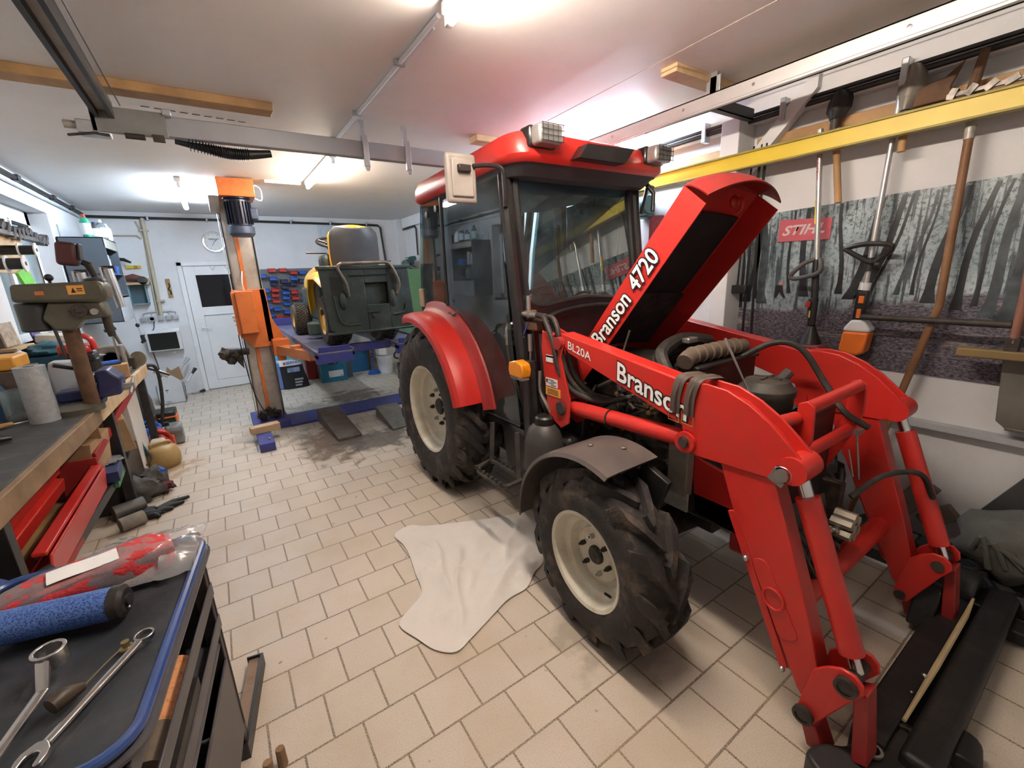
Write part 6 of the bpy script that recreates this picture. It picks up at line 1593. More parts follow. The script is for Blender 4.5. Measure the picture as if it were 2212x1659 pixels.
# foil roll
fr = thing('foil_roll', 'roll of silvery bubble foil standing on the workbench', 'roll', (-0.915, 3.45, BT))
finish(G().lathe([(0.02, 0.0), (0.062, 0.0), (0.064, 0.10), (0.062, 0.2), (0.064, 0.315), (0.02, 0.315)], (-0.915, 3.40, BT), 'z', 30), 'roll', mat('bubble_foil', (0.42, 0.43, 0.43), 0.35, 0.5, 0.12, 40, bump=0.6, bump_scale=160), fr, 0, 40)
finish(G().lathe([(0, 0.314), (0.022, 0.314), (0.022, 0.317), (0, 0.317)], (-0.915, 3.40, BT), 'z', 16), 'core', BLACKINK, fr)
# vise
vz = thing('bench_vise', 'blue bench vise mounted on the front of the workbench', 'vise', (-0.74, 3.66, BT))
BLUEV = mat('vise_blue', (0.022, 0.026, 0.095), 0.4, 0, 0.2, 8, (0.1, 0.09, 0.1), 0.4, 8)
finish(G().box(-0.86, -0.70, 3.58, 3.74, BT, BT + 0.05).box(-0.90, -0.64, 3.60, 3.72, BT + 0.05, BT + 0.115), 'base', BLUEV, vz, 0.012)
finish(G().prism([(-0.72, BT + 0.05), (-0.60, BT + 0.06), (-0.585, BT + 0.16), (-0.64, BT + 0.225), (-0.70, BT + 0.22), (-0.70, BT + 0.15)], 'y', 3.57, 3.75), 'front_jaw', BLUEV, vz, 0.012)
finish(G().box(-0.78, -0.73, 3.57, 3.75, BT + 0.10, BT + 0.20), 'back_jaw', BLUEV, vz, 0.01)
finish(G().box(-0.728, -0.705, 3.59, 3.73, BT + 0.15, BT + 0.20), 'jaw_plate', STEEL, vz, 0.003)
finish(G().cyl((-0.60, 3.66, BT + 0.09), (-0.54, 3.66, BT + 0.09), 0.022).tube([(-0.555, 3.56, BT + 0.06), (-0.555, 3.78, BT + 0.13)], 0.009, 10), 'spindle', STEEL, vz)
tag(finish(G().tube([(-0.72, 3.62, BT + 0.225), (-0.86, 3.56, BT + 0.29)], 0.014, 10), 'torch', BLACKP), 'black torch lying across the jaws of the blue vise', 'torch')
# jug, red tool, other bench clutter
jg = thing('jug', 'milky white plastic jug with a grip hole behind the foil roll', 'jug', (-0.88, 3.95, BT))
finish(G().prism([(-0.97, BT), (-0.80, BT), (-0.80, BT + 0.26), (-0.96, BT + 0.27), (-0.975, BT + 0.2)], 'y', 3.88, 4.0), 'body', mat('milky_white', (0.55, 0.58, 0.62), 0.4, 0, 0.04, 6), jg, 0.015, seg=3)
finish(G().prism([(-0.845, BT + 0.13), (-0.815, BT + 0.13), (-0.82, BT + 0.22), (-0.85, BT + 0.235)], 'y', 3.877, 3.884), 'grip_hole', BLACKINK, jg, 0.002)
ct = thing('power_tool', 'red and black power tool resting on top of things behind the white jug', 'power tool', (-0.87, 4.15, BT))
finish(G().prism([(-0.95, 1.17), (-0.80, 1.165), (-0.78, 1.20), (-0.80, 1.235), (-0.86, 1.235), (-0.95, 1.25)], 'y', 4.08, 4.22), 'housing', REDTOOL, ct, 0.02, seg=3)
finish(G().tube([(-0.89, 4.15, 1.235), (-0.87, 4.15, 1.28), (-0.82, 4.15, 1.29), (-0.78, 4.15, 1.26), (-0.77, 4.15, 1.19)], 0.018, 10, smooth=4), 'handle', REDTOOL, ct)
finish(G().box(-0.92, -0.77, 4.07, 4.23, 1.12, 1.17).cyl((-0.80, 4.15, BT), (-0.81, 4.15, 1.13), 0.05, n=18), 'black_body', BLACKP, ct, 0.01)
simple('tray', 'orange yellow plastic tray at the left edge of the photo on the workbench', 'tray', G().box(-1.22, -1.06, 3.75, 4.0, BT + 0.26, BT + 0.34), mat('tray_amber', (0.62, 0.28, 0.03), 0.45), 0.012)
simple('storage_box', 'dark box under the orange yellow tray on the workbench', 'box', G().box(-1.24, -1.04, 3.72, 4.05, BT, BT + 0.258), WOODD, 0.006)
simple('bag', 'dark teal cloth bag lying at the back of the workbench', 'bag', G().ball((-1.07, 4.5, BT + 0.30), 0.13, (1.0, 1.2, 0.4), 18, 0.5, 7).box(-1.2, -0.96, 4.36, 4.62, BT, BT + 0.26), TEALD, 0.01, None, 50)
jr = simple('jar', 'blue plastic jar at the left edge of the photo on the workbench', 'jar', G().lathe([(0, 0), (0.06, 0), (0.065, 0.15), (0.05, 0.19), (0, 0.19)], (-1.17, 3.66, BT), 'z', 22), mat('jar_blue', (0.06, 0.12, 0.25), 0.3))
simple('glass_jar', 'clear glass jar beside the foil roll on the workbench', 'jar', G().lathe([(0, 0), (0.055, 0), (0.055, 0.16), (0.05, 0.17), (0.05, 0.02), (0, 0.02)], (-1.06, 3.58, BT), 'z', 22), CLEARP)
sd = thing('screwdriver', 'screwdriver with orange wooden handle on the workbench left of the foil roll', 'screwdriver', (-1.1, 3.5, BT))
finish(G().tube([(-1.20, 3.30, BT + 0.016), (-1.12, 3.34, BT + 0.018), (-1.04, 3.39, BT + 0.016)], [0.012, 0.016, 0.011], 10), 'handle', WOOD, sd)
finish(G().tube([(-1.05, 3.385, BT + 0.012), (-0.99, 3.42, BT + 0.010)], 0.005, 8), 'blade', STEEL, sd)
simple('pliers', 'black hand tool lying on the near part of the workbench', 'hand tool', G().tube([(-1.20, 2.95, BT + 0.02), (-1.05, 3.02, BT + 0.025), (-0.96, 3.06, BT + 0.015)], [0.03, 0.025, 0.012], 10, smooth=3).tube([(-1.20, 2.90, BT + 0.02), (-1.06, 3.0, BT + 0.02)], 0.02, 8), BLACKINK)
ib = thing('cast_block', 'grey cast iron block with a round bore on the far end of the bench', 'casting', (-0.81, 4.9, BT))
finish(G().box(-0.90, -0.74, 4.88, 5.0, BT + 0.03, BT + 0.24), 'body', mat('cast_grey', (0.17, 0.155, 0.13), 0.7, 0.2, 0.2, 14), ib, 0.012)
finish(G().lathe([(0, 0), (0.055, 0), (0.06, -0.004), (0.065, 0)], (-0.82, 4.88, BT + 0.13), 'y', 24), 'bore', BLACKINK, ib)
finish(G().box(-0.91, -0.73, 4.85, 5.05, BT, BT + 0.03), 'foot', WOODD, ib, 0.003)
simple('cutting_disc', 'dusty round disc leaning at the far end of the bench', 'disc', G().lathe([(0, -0.004), (0.07, -0.006), (0.07, 0.006), (0, 0.004)], (0, 0, 0), 'y', 26).xform(Matrix.Translation((-0.69, 5.15, BT + 0.075)) @ Euler((R(-15), 0, R(-25))).to_matrix().to_4x4()), mat('dusty_disc', (0.27, 0.23, 0.17), 0.8, 0, 0.2, 12))
hm = thing('hammer', 'hammer standing handle up behind the cast iron block', 'hammer', (-0.78, 5.12, BT))
finish(G().tube([(-0.81, 5.12, BT + 0.36), (-0.74, 5.10, BT + 0.10)], 0.014, 8), 'handle', WOODD, hm)
finish(G().tube([(-0.86, 5.12, BT + 0.35), (-0.78, 5.12, BT + 0.37)], 0.014, 10).box(-0.77, -0.71, 5.06, 5.14, BT, BT + 0.10), 'head', IRON, hm)
simple('mirror_lens', 'round magnifying mirror beside the cast iron block', 'mirror', G().lathe([(0, -0.003), (0.05, -0.003), (0.056, 0), (0.05, 0.004), (0, 0.004)], (0, 0, 0), 'y', 22).xform(Matrix.Translation((-0.93, 4.75, BT + 0.20)) @ Euler((0, 0, R(-30))).to_matrix().to_4x4()).tube([(-0.93, 4.75, BT + 0.15), (-0.93, 4.76, BT)], 0.006, 6), STEEL)
simple('wooden_box', 'flat brown wooden box on the far part of the bench', 'box', G().obox((-0.80, 4.68, BT + 0.055), (0.20, 0.12, 0.11), (0, 0, 8)), WOOD, 0.004)
simple('sealant_tube', 'blue and white tube lying on the brown wooden box', 'tube', G().cyl((-0.89, 4.62, BT + 0.13), (-0.74, 4.68, BT + 0.13), 0.018), BLUEBIN)
simple('white_block', 'small white block near the bench edge', 'block', G().obox((-0.76, 4.45, BT + 0.012), (0.09, 0.04, 0.024), (0, 0, 20)), WHITEP, 0.004)
simple('pale_stone', 'small round pale part on the bench left of the white block', 'part', G().ball((-0.85, 4.4, BT + 0.02), 0.028, (1.2, 1, 0.7), 12, 0.3, 2), mat('beige_part', (0.3, 0.25, 0.18), 0.7))
simple('paper_stack', 'white crumpled papers on the far part of the bench below the window', 'paper', G().ball((-0.98, 4.95, BT + 0.17), 0.10, (1.3, 1.0, 0.4), 16, 0.9, 12).box(-1.1, -0.92, 4.85, 5.05, BT, BT + 0.15), LABEL, 0, None, 60)
# ---- window sill and left wall things
simple('magazine', 'magazine with a blue cover leaning in the window', 'magazine', G().obox((-1.30, 5.15, 1.36), (0.012, 0.20, 0.30), (0, -8, 0)), mat('magazine_blue', (0.1, 0.09, 0.22), 0.4, 0, 0.8, 12), 0.002)
simple('green_sheet', 'bright green folder standing in the window', 'folder', G().obox((-1.20, 5.05, 1.62), (0.02, 0.26, 0.30), (12, -10, 0)), mat('lime', (0.16, 0.55, 0.06), 0.35), 0.002)
simple('white_bottle', 'white bottle with red label on the window sill', 'bottle', G().lathe([(0, 0), (0.04, 0), (0.04, 0.14), (0.015, 0.18), (0.015, 0.20), (0, 0.20)], (-1.32, 6.05, WZ0), 'z', 18), WHITEP)
simple('sill_box', 'pale cardboard lid lying on the window sill', 'box', G().obox((-1.20, 5.2, WZ0 + 0.035), (0.2, 0.3, 0.06), (0, 8, 10)), mat('pale_card', (0.5, 0.43, 0.33), 0.7), 0.003)
wbrd = finish(G().box(-1.262, -1.24, 4.45, 5.3, 1.74, 2.03), 'tool_board', WOODL, None, 0.003)
tag(wbrd, 'light wooden tool board in front of the window', 'tool board')
simple('drill_rack', 'rack of grey drill bits and tools above the wooden tool board', 'tool rack', None or (lambda g: ([g.obox((-1.21, 4.6 + 0.1 * k, 2.06 + 0.02 * math.sin(k)), (0.05, 0.085, 0.05), (20 * k, 10, 0)) for k in range(13)], g)[1])(G().box(-1.245, -1.19, 4.5, 5.85, 2.015, 2.045)), mat('rack_steel', (0.13, 0.12, 0.115), 0.45, 0.6, 0.5, 24))
sg_ = finish(G().prism([(4.55, 2.13), (5.24, 2.19), (5.18, 2.07), (4.55, 2.07)], 'x', -1.245, -1.24), 'wall_card', LABEL)
tag(sg_, 'white card with red characters above the tool rack at the left edge', 'card')
lettering('1251', (-1.2385, 5.13, 2.095), (0, 0.004, 0.07), (0, 0.05, 0), REDBIN, sg_, 'card_lettering')
for k, (y, z, r_, lab) in enumerate(((4.45, 1.79, 0.045, 'lower'), (4.78, 1.90, 0.04, 'upper'))):
    t = thing('grinding_roll', '%s black roll with white disc faces on the wooden tool board' % lab, 'roll', (-1.15, y, z))
    finish(G().cyl((-1.24, y, z), (-1.06, y, z), r_ * 0.85, n=22), 'roll', BLACKINK, t)
    for x in (-1.14, -1.055):
        finish(G().lathe([(0, -0.004), (r_ * 1.25, -0.004), (r_ * 1.25, 0.004), (0, 0.004)], (x, y, z), 'x', 26), 'disc', WHITEP, t)
        finish(G().lathe([(0, 0), (r_ * 0.3, 0.0), (r_ * 0.3, 0.008), (0, 0.008)], (x, y, z), 'x', 14), 'hub', IRON, t)
simple('wall_book', 'sepia printed card on a small wooden ledge at the left edge', 'card', G().obox((-1.235, 4.42, 1.32), (0.012, 0.25, 0.16), (0, -6, 0)), mat('sepia', (0.36, 0.29, 0.22), 0.6, 0, 0.4, 30), 0.002)
simple('wall_ledge', 'small wooden ledge on the left wall under the sepia card', 'shelf', G().box(-1.268, -1.17, 4.25, 4.6, 1.215, 1.235), WOODL, 0.002)
# ---- grey wall cabinet and its contents
GX0, GX1, GY0, GY1, GZ0, GZ1 = -1.262, -0.90, 6.50, 7.25, 1.23, 2.14
gcab = thing('wall_cabinet', 'dark grey steel wall cabinet with open shelves above the far end of the bench', 'cabinet', (-1.08, 6.9, GZ0))
finish(G().box(GX0, GX1, GY0, GY0 + 0.012, GZ0, GZ1).box(GX0, GX1, GY1 - 0.012, GY1, GZ0, GZ1).box(GX0, GX0 + 0.012, GY0, GY1, GZ0, GZ1), 'case', GREYM, gcab, 0.002)
for z in (GZ0, GZ0 + 0.28, GZ0 + 0.52, GZ1 - 0.012):
    finish(G().box(GX0, GX1, GY0, GY1, z, z + 0.012), 'shelf', GREYM, gcab, 0.002)
finish(G().box(GX1 - 0.01, GX1, GY0, GY1, GZ1 - 0.11, GZ1), 'top_front', mat('worn_beige', (0.33, 0.31, 0.27), 0.5), gcab, 0.002)
finish(G().box(GX1 - 0.01, GX1 + 0.005, GY0, GY1, GZ0, GZ0 + 0.26), 'lower_front', GREYL, gcab, 0.002)
finish(G().box(GX0 + 0.03, GX0 + 0.04, GY0 - 0.004, GY0, GZ1, GZ1 + 0.12), 'hanger', GREYL, gcab)
bt = [('green cleaner bottle with a red cap', -1.03, 6.62, 0.24, mat('bottle_green', (0.03, 0.30, 0.17), 0.4), REDTOOL),
      ('dark spray can', -0.985, 6.78, 0.18, mat('can_dark', (0.12, 0.12, 0.12), 0.4, 0.3), NAVYBIN),
      ('clear bottle with a white nozzle', -0.95, 6.92, 0.22, CLEARP, WHITEP),
      ('white carton bottle', -0.93, 7.06, 0.19, WHITEP, WHITEP)]
for lab, x, y, h, m, mc in bt:
    t = thing('bottle', lab + ' on top of the grey wall cabinet', 'bottle', (x, y, GZ1))
    finish(G().lathe([(0, 0), (0.042, 0), (0.044, h * 0.7), (0.025, h * 0.84), (0.018, h * 0.86), (0, h * 0.86)], (x, y, GZ1), 'z', 20), 'body', m, t, 0, 40)
    finish(G().lathe([(0, h * 0.86), (0.02, h * 0.86), (0.014, h), (0, h)], (x, y, GZ1), 'z', 14), 'cap', mc, t)
    finish(G().lathe([(0.0435, h * 0.12), (0.0455, h * 0.13), (0.0455, h * 0.6), (0.0435, h * 0.61)], (x, y, GZ1), 'z', 20), 'label', LABEL, t)
simple('black_holder', 'small black holder at the right end of the cabinet top', 'holder', G().box(-0.92, -0.905, 7.16, 7.22, GZ1, GZ1 + 0.13), BLACKINK, 0.003)
for k, (y, h, mc, lab) in enumerate(((6.58, 0.19, ORANGEP, 'spray can with orange cap in the open shelf of the grey cabinet'), (6.70, 0.20, WHITEP, 'white spray can in the open shelf of the grey cabinet'))):
    t = thing('spray_can', lab, 'spray can', (-0.945, y, GZ0 + 0.532))
    finish(G().lathe([(0, 0), (0.033, 0), (0.033, h * 0.78), (0.02, h * 0.84), (0, h * 0.84)], (-0.945, y, GZ0 + 0.532), 'z', 18), 'body', mat('can_pale', (0.5, 0.52, 0.56), 0.35, 0.2), t)
    finish(G().lathe([(0, h * 0.80), (0.026, h * 0.80), (0.026, h), (0, h)], (-0.945, y, GZ0 + 0.532), 'z', 16), 'cap', mc, t)
simple('blue_pack', 'blue pack lying in the open shelf of the grey cabinet', 'pack', G().obox((-0.95, 6.95, GZ0 + 0.58), (0.10, 0.16, 0.09), (0, 8, 0)), BLUEBIN, 0.006)
simple('glue_tube', 'blue and white tube in the middle shelf of the grey cabinet', 'tube', G().obox((-0.93, 6.60, GZ0 + 0.38), (0.05, 0.03, 0.17), (20, 0, 0)), BLUEBIN, 0.006)
simple('detergent_bottle', 'clear and black bottle in the middle shelf of the grey cabinet', 'bottle', G().lathe([(0, 0), (0.05, 0), (0.05, 0.12), (0.02, 0.18), (0, 0.19)], (-0.955, 6.78, GZ0 + 0.292), 'z', 18), CLEARP)
# ---- shelf on the back wall beside it
tag(finish(G().box(-0.98, -0.74, 7.90, 8.098, 1.635, 1.665), 'wall_shelf', WOODL, None, 0.003), 'small wooden shelf on the back wall left of the beige pipe', 'shelf')
an = thing('angle_grinder', 'dark red angle grinder lying on the small wooden shelf', 'angle grinder', (-0.88, 7.98, 1.665))
finish(G().tube([(-0.98, 7.98, 1.72), (-0.90, 7.98, 1.73), (-0.82, 7.98, 1.71)], [0.04, 0.055, 0.04], 12).cyl((-0.82, 7.98, 1.665), (-0.82, 7.98, 1.74), 0.04), 'body', mat('grinder_maroon', (0.12, 0.035, 0.03), 0.5), an)
finish(G().cyl((-0.80, 7.93, 1.69), (-0.80, 7.90, 1.69), 0.055, n=22), 'disc', IRON, an)
simple('metal_case', 'grey metal box at the right end of the small wooden shelf', 'box', G().box(-0.80, -0.745, 8.0, 8.09, 1.665, 1.72), GREYL, 0.004)
simple('black_tool', 'black tool hooked above the small wooden shelf', 'tool', G().tube([(-1.02, 8.0, 1.98), (-0.95, 7.98, 1.97), (-0.88, 7.97, 1.93)], [0.02, 0.025, 0.012], 8), BLACKINK)
tr_ = thing('steel_tray', 'blue grey steel tray hanging under the small wooden shelf', 'tray', (-0.88, 8.05, 1.38))
finish(G().box(-0.98, -0.80, 8.07, 8.098, 1.37, 1.63), 'back', mat('tray_steel', (0.10, 0.16, 0.19), 0.4, 0.3), tr_, 0.003)
finish(G().box(-0.99, -0.975, 7.98, 8.098, 1.37, 1.63).box(-0.805, -0.79, 7.98, 8.098, 1.37, 1.63).box(-0.99, -0.79, 7.98, 8.098, 1.365, 1.38), 'rim', mat('tray_rim', (0.22, 0.36, 0.42), 0.4, 0.2), tr_, 0.002)
mic = thing('hanging_switch', 'black hand switches on a thin cord hanging beside the grey cabinet', 'switch', (-0.86, 7.6, 0.9))
finish(G().tube([(-0.90, 7.26, 1.26), (-0.895, 7.3, 1.10), (-0.885, 7.32, 0.95)], 0.004, 6), 'cord', GREYL, mic)
finish(G().ball((-0.897, 7.29, 1.13), 0.022, (1, 1, 1.2)), 'upper_switch', BLACKINK, mic)
finish(G().tube([(-0.885, 7.32, 1.0), (-0.875, 7.32, 0.92), (-0.90, 7.30, 0.905)], [0.02, 0.026, 0.016], 10), 'lower_switch', BLACKINK, mic)
# ---------------------------------------------------------------- garage door rails under the ceiling
lt = thing('door_rail', 'dark garage door rail running along the ceiling at the upper left', 'rail', (-0.31, 0.85, 2.43))
finish(G().box(-0.345, -0.325, -1.45, 3.12, 2.42, 2.50).box(-0.285, -0.265, -1.45, 3.12, 2.42, 2.50), 'channel', mat('dark_rail', (0.03, 0.03, 0.032), 0.4, 0.5), lt, 0.002)
finish(G().box(-0.325, -0.285, -1.45, 3.12, 2.455, 2.465), 'web', LIFTGREY, lt)
for y in (-0.6, 1.0):
    finish(G().box(-0.315, -0.295, y, y + 0.03, 2.465, 2.6), 'hanger', ZINC, lt)
cr = thing('cross_rail', 'long grey box rail across the ceiling between the two door rails', 'rail', (0.9, 3.16, 2.36))
finish(G().box(-0.30, 2.48, 3.125, 3.18, 2.37, 2.47), 'rail', mat('rail_grey', (0.34, 0.35, 0.375), 0.45, 0.35, 0.06, 5), cr, 0.004)
finish(G().box(-0.36, -0.06, 3.10, 3.122, 2.355, 2.475).box(-0.36, -0.34, 3.1, 3.2, 2.35, 2.5), 'end_plate', mat('dull_zinc', (0.25, 0.255, 0.25), 0.45, 0.5, 0.15, 9), cr, 0.003)
finish(G().box(-0.42, -0.30, 3.105, 3.2, 2.345, 2.405), 'bearing', ZINC, cr, 0.005)
finish(G().cyl((-0.47, 3.15, 2.385), (-0.41, 3.15, 2.385), 0.018, n=12), 'shaft_end', LIFTGREY, cr)
finish(G().tube([(-0.46, 3.12, 2.33), (-0.36, 3.10, 2.345), (-0.30, 3.1, 2.34)], 0.006, 6).cyl((-0.24, 3.09, 2.345), (-0.16, 3.09, 2.345), 0.014).box(-0.13, -0.08, 3.09, 3.12, 2.335, 2.365), 'end_bolt', IRON, cr)
finish(G().box(-0.07, -0.03, 3.08, 3.12, 2.46, 2.49), 'clamp', ZINC, cr, 0.004)
for x, z0 in ((0.98, 2.315), (1.27, 2.315)):
    finish(G().box(x - 0.018, x + 0.018, 3.10, 3.122, z0, 2.50).prism([(x - 0.02, z0), (x + 0.02, z0), (x + 0.01, z0 - 0.03), (x - 0.01, z0 - 0.03)], 'y', 3.10, 3.104), 'mount_bracket', ZINC, cr, 0.002)
    finish(G().box(x - 0.015, x + 0.015, 3.14, 3.16, 2.47, 2.6), 'ceiling_stay', ZINC, cr)
g = G()
pts = [(-0.04, 3.15, 2.355), (0.10, 3.15, 2.335), (0.20, 3.15, 2.322), (0.30, 3.15, 2.325), (0.42, 3.15, 2.342)]
g.tube(pts, [0.012, 0.022, 0.03, 0.026, 0.02], 12, smooth=8)
P = smooth_path(pts, 9)
for p in P[4:28]:
    g.lathe([(0.028, -0.003), (0.034, 0), (0.028, 0.003)], p, 'x', 12)
finish(g, 'cable_bellows', BLACKINK, cr)
rr_ = thing('door_rail', 'pale metal garage door rail running along the top of the right wall', 'rail', (2.44, 0.85, 2.42))
finish(G().box(2.42, 2.426, -1.45, 3.12, 2.43, 2.50).box(2.42, 2.475, -1.45, 3.12, 2.494, 2.50).tube([(2.43, -1.45, 2.43), (2.43, 3.12, 2.43)], 0.012, 8), 'channel', mat('rail_white', (0.55, 0.55, 0.55), 0.35, 0.5, 0.05, 6), rr_)
finish(G().box(2.475, 2.481, -1.45, 3.12, 2.43, 2.505), 'back_flange', mat('dark_rail', (0.03, 0.03, 0.032)), rr_)
for y in (0.75, 1.35, 1.75, 2.3):
    finish(G().lathe([(0, 0), (0.008, 0), (0.008, -0.003), (0, -0.004)], (2.419, y, 2.465), 'x', 12), 'bolt', CHROME, rr_)
finish(G().box(2.43, 2.47, 1.56, 1.60, 2.50, 2.6).box(2.43, 2.435, 1.54, 1.62, 2.48, 2.58), 'hanger', ZINC, rr_, 0.002)
g = G()
g.box(2.44, 2.90, 1.60, 1.64, 2.44, 2.446).box(2.44, 2.90, 1.60, 1.604, 2.44, 2.50)
finish(g, 'stay_bracket', mat('dark_bracket', (0.035, 0.034, 0.034), 0.5, 0.4), rr_)
cbp = finish(G().tube([(2.98, -1.4, 2.46), (2.98, 1.5, 2.46), (2.95, 1.75, 2.45), (2.95, 3.5, 2.44)], 0.014, 8).tube([(2.975, -1.4, 2.49), (2.975, 1.5, 2.488), (2.94, 1.75, 2.475), (2.94, 3.5, 2.465)], 0.011, 8), 'cable_bundle', BLACKP)
tag(cbp, 'black cable bundle clipped along the top of the right wall', 'cable')
for y in (0.9, 1.45, 1.95):
    finish(G().box(2.925, 2.985, y - 0.015, y + 0.015, 2.40, 2.52), 'clip', ZINC, cbp, 0.004)
for k, (x0, y0, x1, y1, lab) in enumerate(((2.05, 2.55, 1.98, 0.8, 'thin pull cord under the ceiling between lamp and wooden block'), (2.75, 2.5, 2.72, 0.2, 'thin pull cord just above the pale door rail'))):
    simple('pull_cord', lab, 'cord', G().tube([(x0, y0, 2.575), (x1, y1, 2.575)], 0.002, 5), mat('cord_tan', (0.3, 0.24, 0.2), 0.8))
simple('pull_cord', 'thin dark cord beside the dark door rail at the upper left', 'cord', G().tube([(-0.255, 0.6, 2.50), (-0.235, 3.12, 2.49)], 0.003, 5), BLACKINK)
cc = finish(G().tube([(0.93, 3.95, 2.588), (0.915, 1.80, 2.588)], 0.011, 8).tube([(0.955, 3.95, 2.591), (0.94, 1.9, 2.591)], 0.006, 6), 'ceiling_conduit', WHITEP)
tag(cc, 'white cable pipe on the ceiling between the two warm tubes', 'pipe')
for y in (2.25, 3.0, 3.6):
    finish(G().box(0.89, 0.945, y - 0.012, y + 0.012, 2.575, 2.6), 'clip', GREYL, cc, 0.002)
simple('cable_duct', 'short white cable duct on the ceiling left of the middle tube', 'duct', G().box(0.60, 0.94, 5.27, 5.31, 2.57, 2.598), WHITEP, 0.003)
g = G()
for k in range(9):
    g.box(-0.17 + 0.06 * k, -0.13 + 0.06 * k, 3.46 + 0.006 * k, 3.466 + 0.006 * k, 2.597, 2.5995)
simple('ceiling_crack', 'dark broken seam line in the ceiling behind the timber', 'seam', g, IRON)

# ---------------------------------------------------------------- yellow beam and the tools behind it
yb = thing('formwork_beam', 'long yellow beam fixed along the right wall with tools tucked behind it', 'beam', (2.9, 0.3, 2.17))
finish(G().box(2.855, 2.862, -1.45, 2.6, 2.175, 2.25), 'web', YELLOW, yb)
finish(G().box(2.845, 2.895, -1.45, 2.6, 2.25, 2.262).box(2.845, 2.895, -1.45, 2.6, 2.165, 2.175), 'flange', mat('beam_olive', (0.30, 0.24, 0.04), 0.5), yb, 0.002)
struct(G().box(2.86, 3.05, -0.6, -0.55, 2.1, 2.25).box(2.862, 3.05, 2.5, 2.55, 2.1, 2.25), 'trim_11', WOOD)
# forest poster
POSTER_Y0, POSTER_Y1, PZ0, PZ1 = 1.72, -0.35, 0.99, 1.91
def poster_material():
    m = bpy.data.materials.new('forest_print')
    m.use_nodes = True
    nt = m.node_tree; N, L = nt.nodes, nt.links
    b = N['Principled BSDF']; b.inputs['Roughness'].default_value = 0.28
    tc = N.new('ShaderNodeTexCoord'); sp = N.new('ShaderNodeSeparateXYZ'); L.new(tc.outputs['Object'], sp.inputs[0])
    def noise_(scale, det, sy=1.0, sz=1.0, rough=0.6):
        mp = N.new('ShaderNodeMapping'); mp.inputs['Scale'].default_value = (1, sy, sz); L.new(tc.outputs['Object'], mp.inputs[0])
        n = N.new('ShaderNodeTexNoise'); n.inputs['Scale'].default_value = scale; n.inputs['Detail'].default_value = det; n.inputs['Roughness'].default_value = rough
        L.new(mp.outputs[0], n.inputs['Vector']); return n.outputs['Fac']
    def rng(src, a, b_, c, d):
        r = N.new('ShaderNodeMapRange'); r.inputs[1].default_value = a; r.inputs[2].default_value = b_; r.inputs[3].default_value = c; r.inputs[4].default_value = d; L.new(src, r.inputs[0]); return r.outputs[0]
    def mix(f, a, c):
        x = N.new('ShaderNodeMixRGB'); L.new(f, x.inputs[0])
        for i, v in ((1, a), (2, c)):
            if isinstance(v, tuple): x.inputs[i].default_value = (*v, 1)
            else: L.new(v, x.inputs[i])
        return x.outputs[0]
    # misty light between the stems, leaves above, distant stems as stretched noise
    sky = mix(rng(noise_(3, 5), 0.35, 0.65, 0, 1), (0.42, 0.50, 0.54), (0.17, 0.23, 0.27))
    leaves = mix(rng(noise_(46, 6, 1, 1, 0.8), 0.5, 0.58, 0, 0.9), sky, (0.05, 0.075, 0.06))
    hi = rng(sp.outputs['Z'], 0.52, 0.85, 0, 1)
    up = mix(hi, mix(rng(noise_(46, 6), 0.5, 0.6, 0, 0.55), sky, (0.07, 0.10, 0.11)), leaves)
    up = mix(rng(noise_(24, 5, 1.6, 0.10), 0.52, 0.57, 0, 0.85), up, (0.03, 0.037, 0.045))
    ground = mix(rng(noise_(55, 8, 1, 2.2, 0.8), 0.42, 0.66, 0, 1), (0.022, 0.021, 0.032), (0.30, 0.28, 0.33))
    ground = mix(rng(noise_(7, 3, 0.5, 4), 0.56, 0.66, 0, 0.55), ground, (0.42, 0.36, 0.32))
    hill = N.new('ShaderNodeMath'); hill.operation = 'ADD'; L.new(sp.outputs['Z'], hill.inputs[0]); L.new(rng(noise_(1.6, 3), 0.3, 0.7, -0.10, 0.10), hill.inputs[1])
    c = mix(rng(hill.outputs[0], 0.36, 0.385, 0, 1), ground, up)
    L.new(c, b.inputs['Base Color'])
    return m
ps = finish(G().prism([(POSTER_Y0, PZ0 + 0.02), (1.2, PZ0 + 0.0), (0.4, PZ0 - 0.005), (POSTER_Y1, PZ0 - 0.01), (POSTER_Y1, PZ1 + 0.05), (POSTER_Y0, PZ1 - 0.02)], 'x', 3.038, 3.042), 'forest_poster', poster_material())
tag(ps, 'large glossy forest poster with a red sign and a small figure on the right wall', 'poster')
BARK = mat('printed_bark', (0.022, 0.026, 0.03), 0.3, 0, 0.5, 14)
BARK2 = mat('printed_bark_pale', (0.06, 0.075, 0.085), 0.3, 0, 0.5, 14)
stems = [(1.66, 0.020, 1.30, 0.02, 0), (1.60, 0.016, 1.34, -0.05, 0), (1.54, 0.010, 1.36, 0.05, 0), (1.50, 0.022, 1.33, 0.05, 1), (1.35, 0.008, 1.40, 0.02, 0), (1.27, 0.018, 1.38, 0.02, 0), (1.08, 0.012, 1.40, 0.03, 0), (1.02, 0.02, 1.37, -0.10, 0), (0.96, 0.017, 1.38, -0.13, 0), (0.92, 0.008, 1.40, -0.12, 0), (0.80, 0.008, 1.40, -0.08, 1), (0.74, 0.006, 1.40, -0.03, 0), (0.68, 0.018, 1.36, -0.06, 0), (0.58, 0.014, 1.33, -0.06, 0), (0.52, 0.008, 1.35, -0.05, 0), (0.47, 0.018, 1.30, -0.05, 1), (0.40, 0.026, 1.28, -0.03, 1), (0.33, 0.01, 1.3, -0.04, 0), (0.28, 0.024, 1.26, -0.06, 0), (0.15, 0.02, 1.3, -0.03, 0), (0.0, 0.02, 1.3, -0.03, 1), (-0.2, 0.03, 1.25, 0.02, 0)]
g = G()
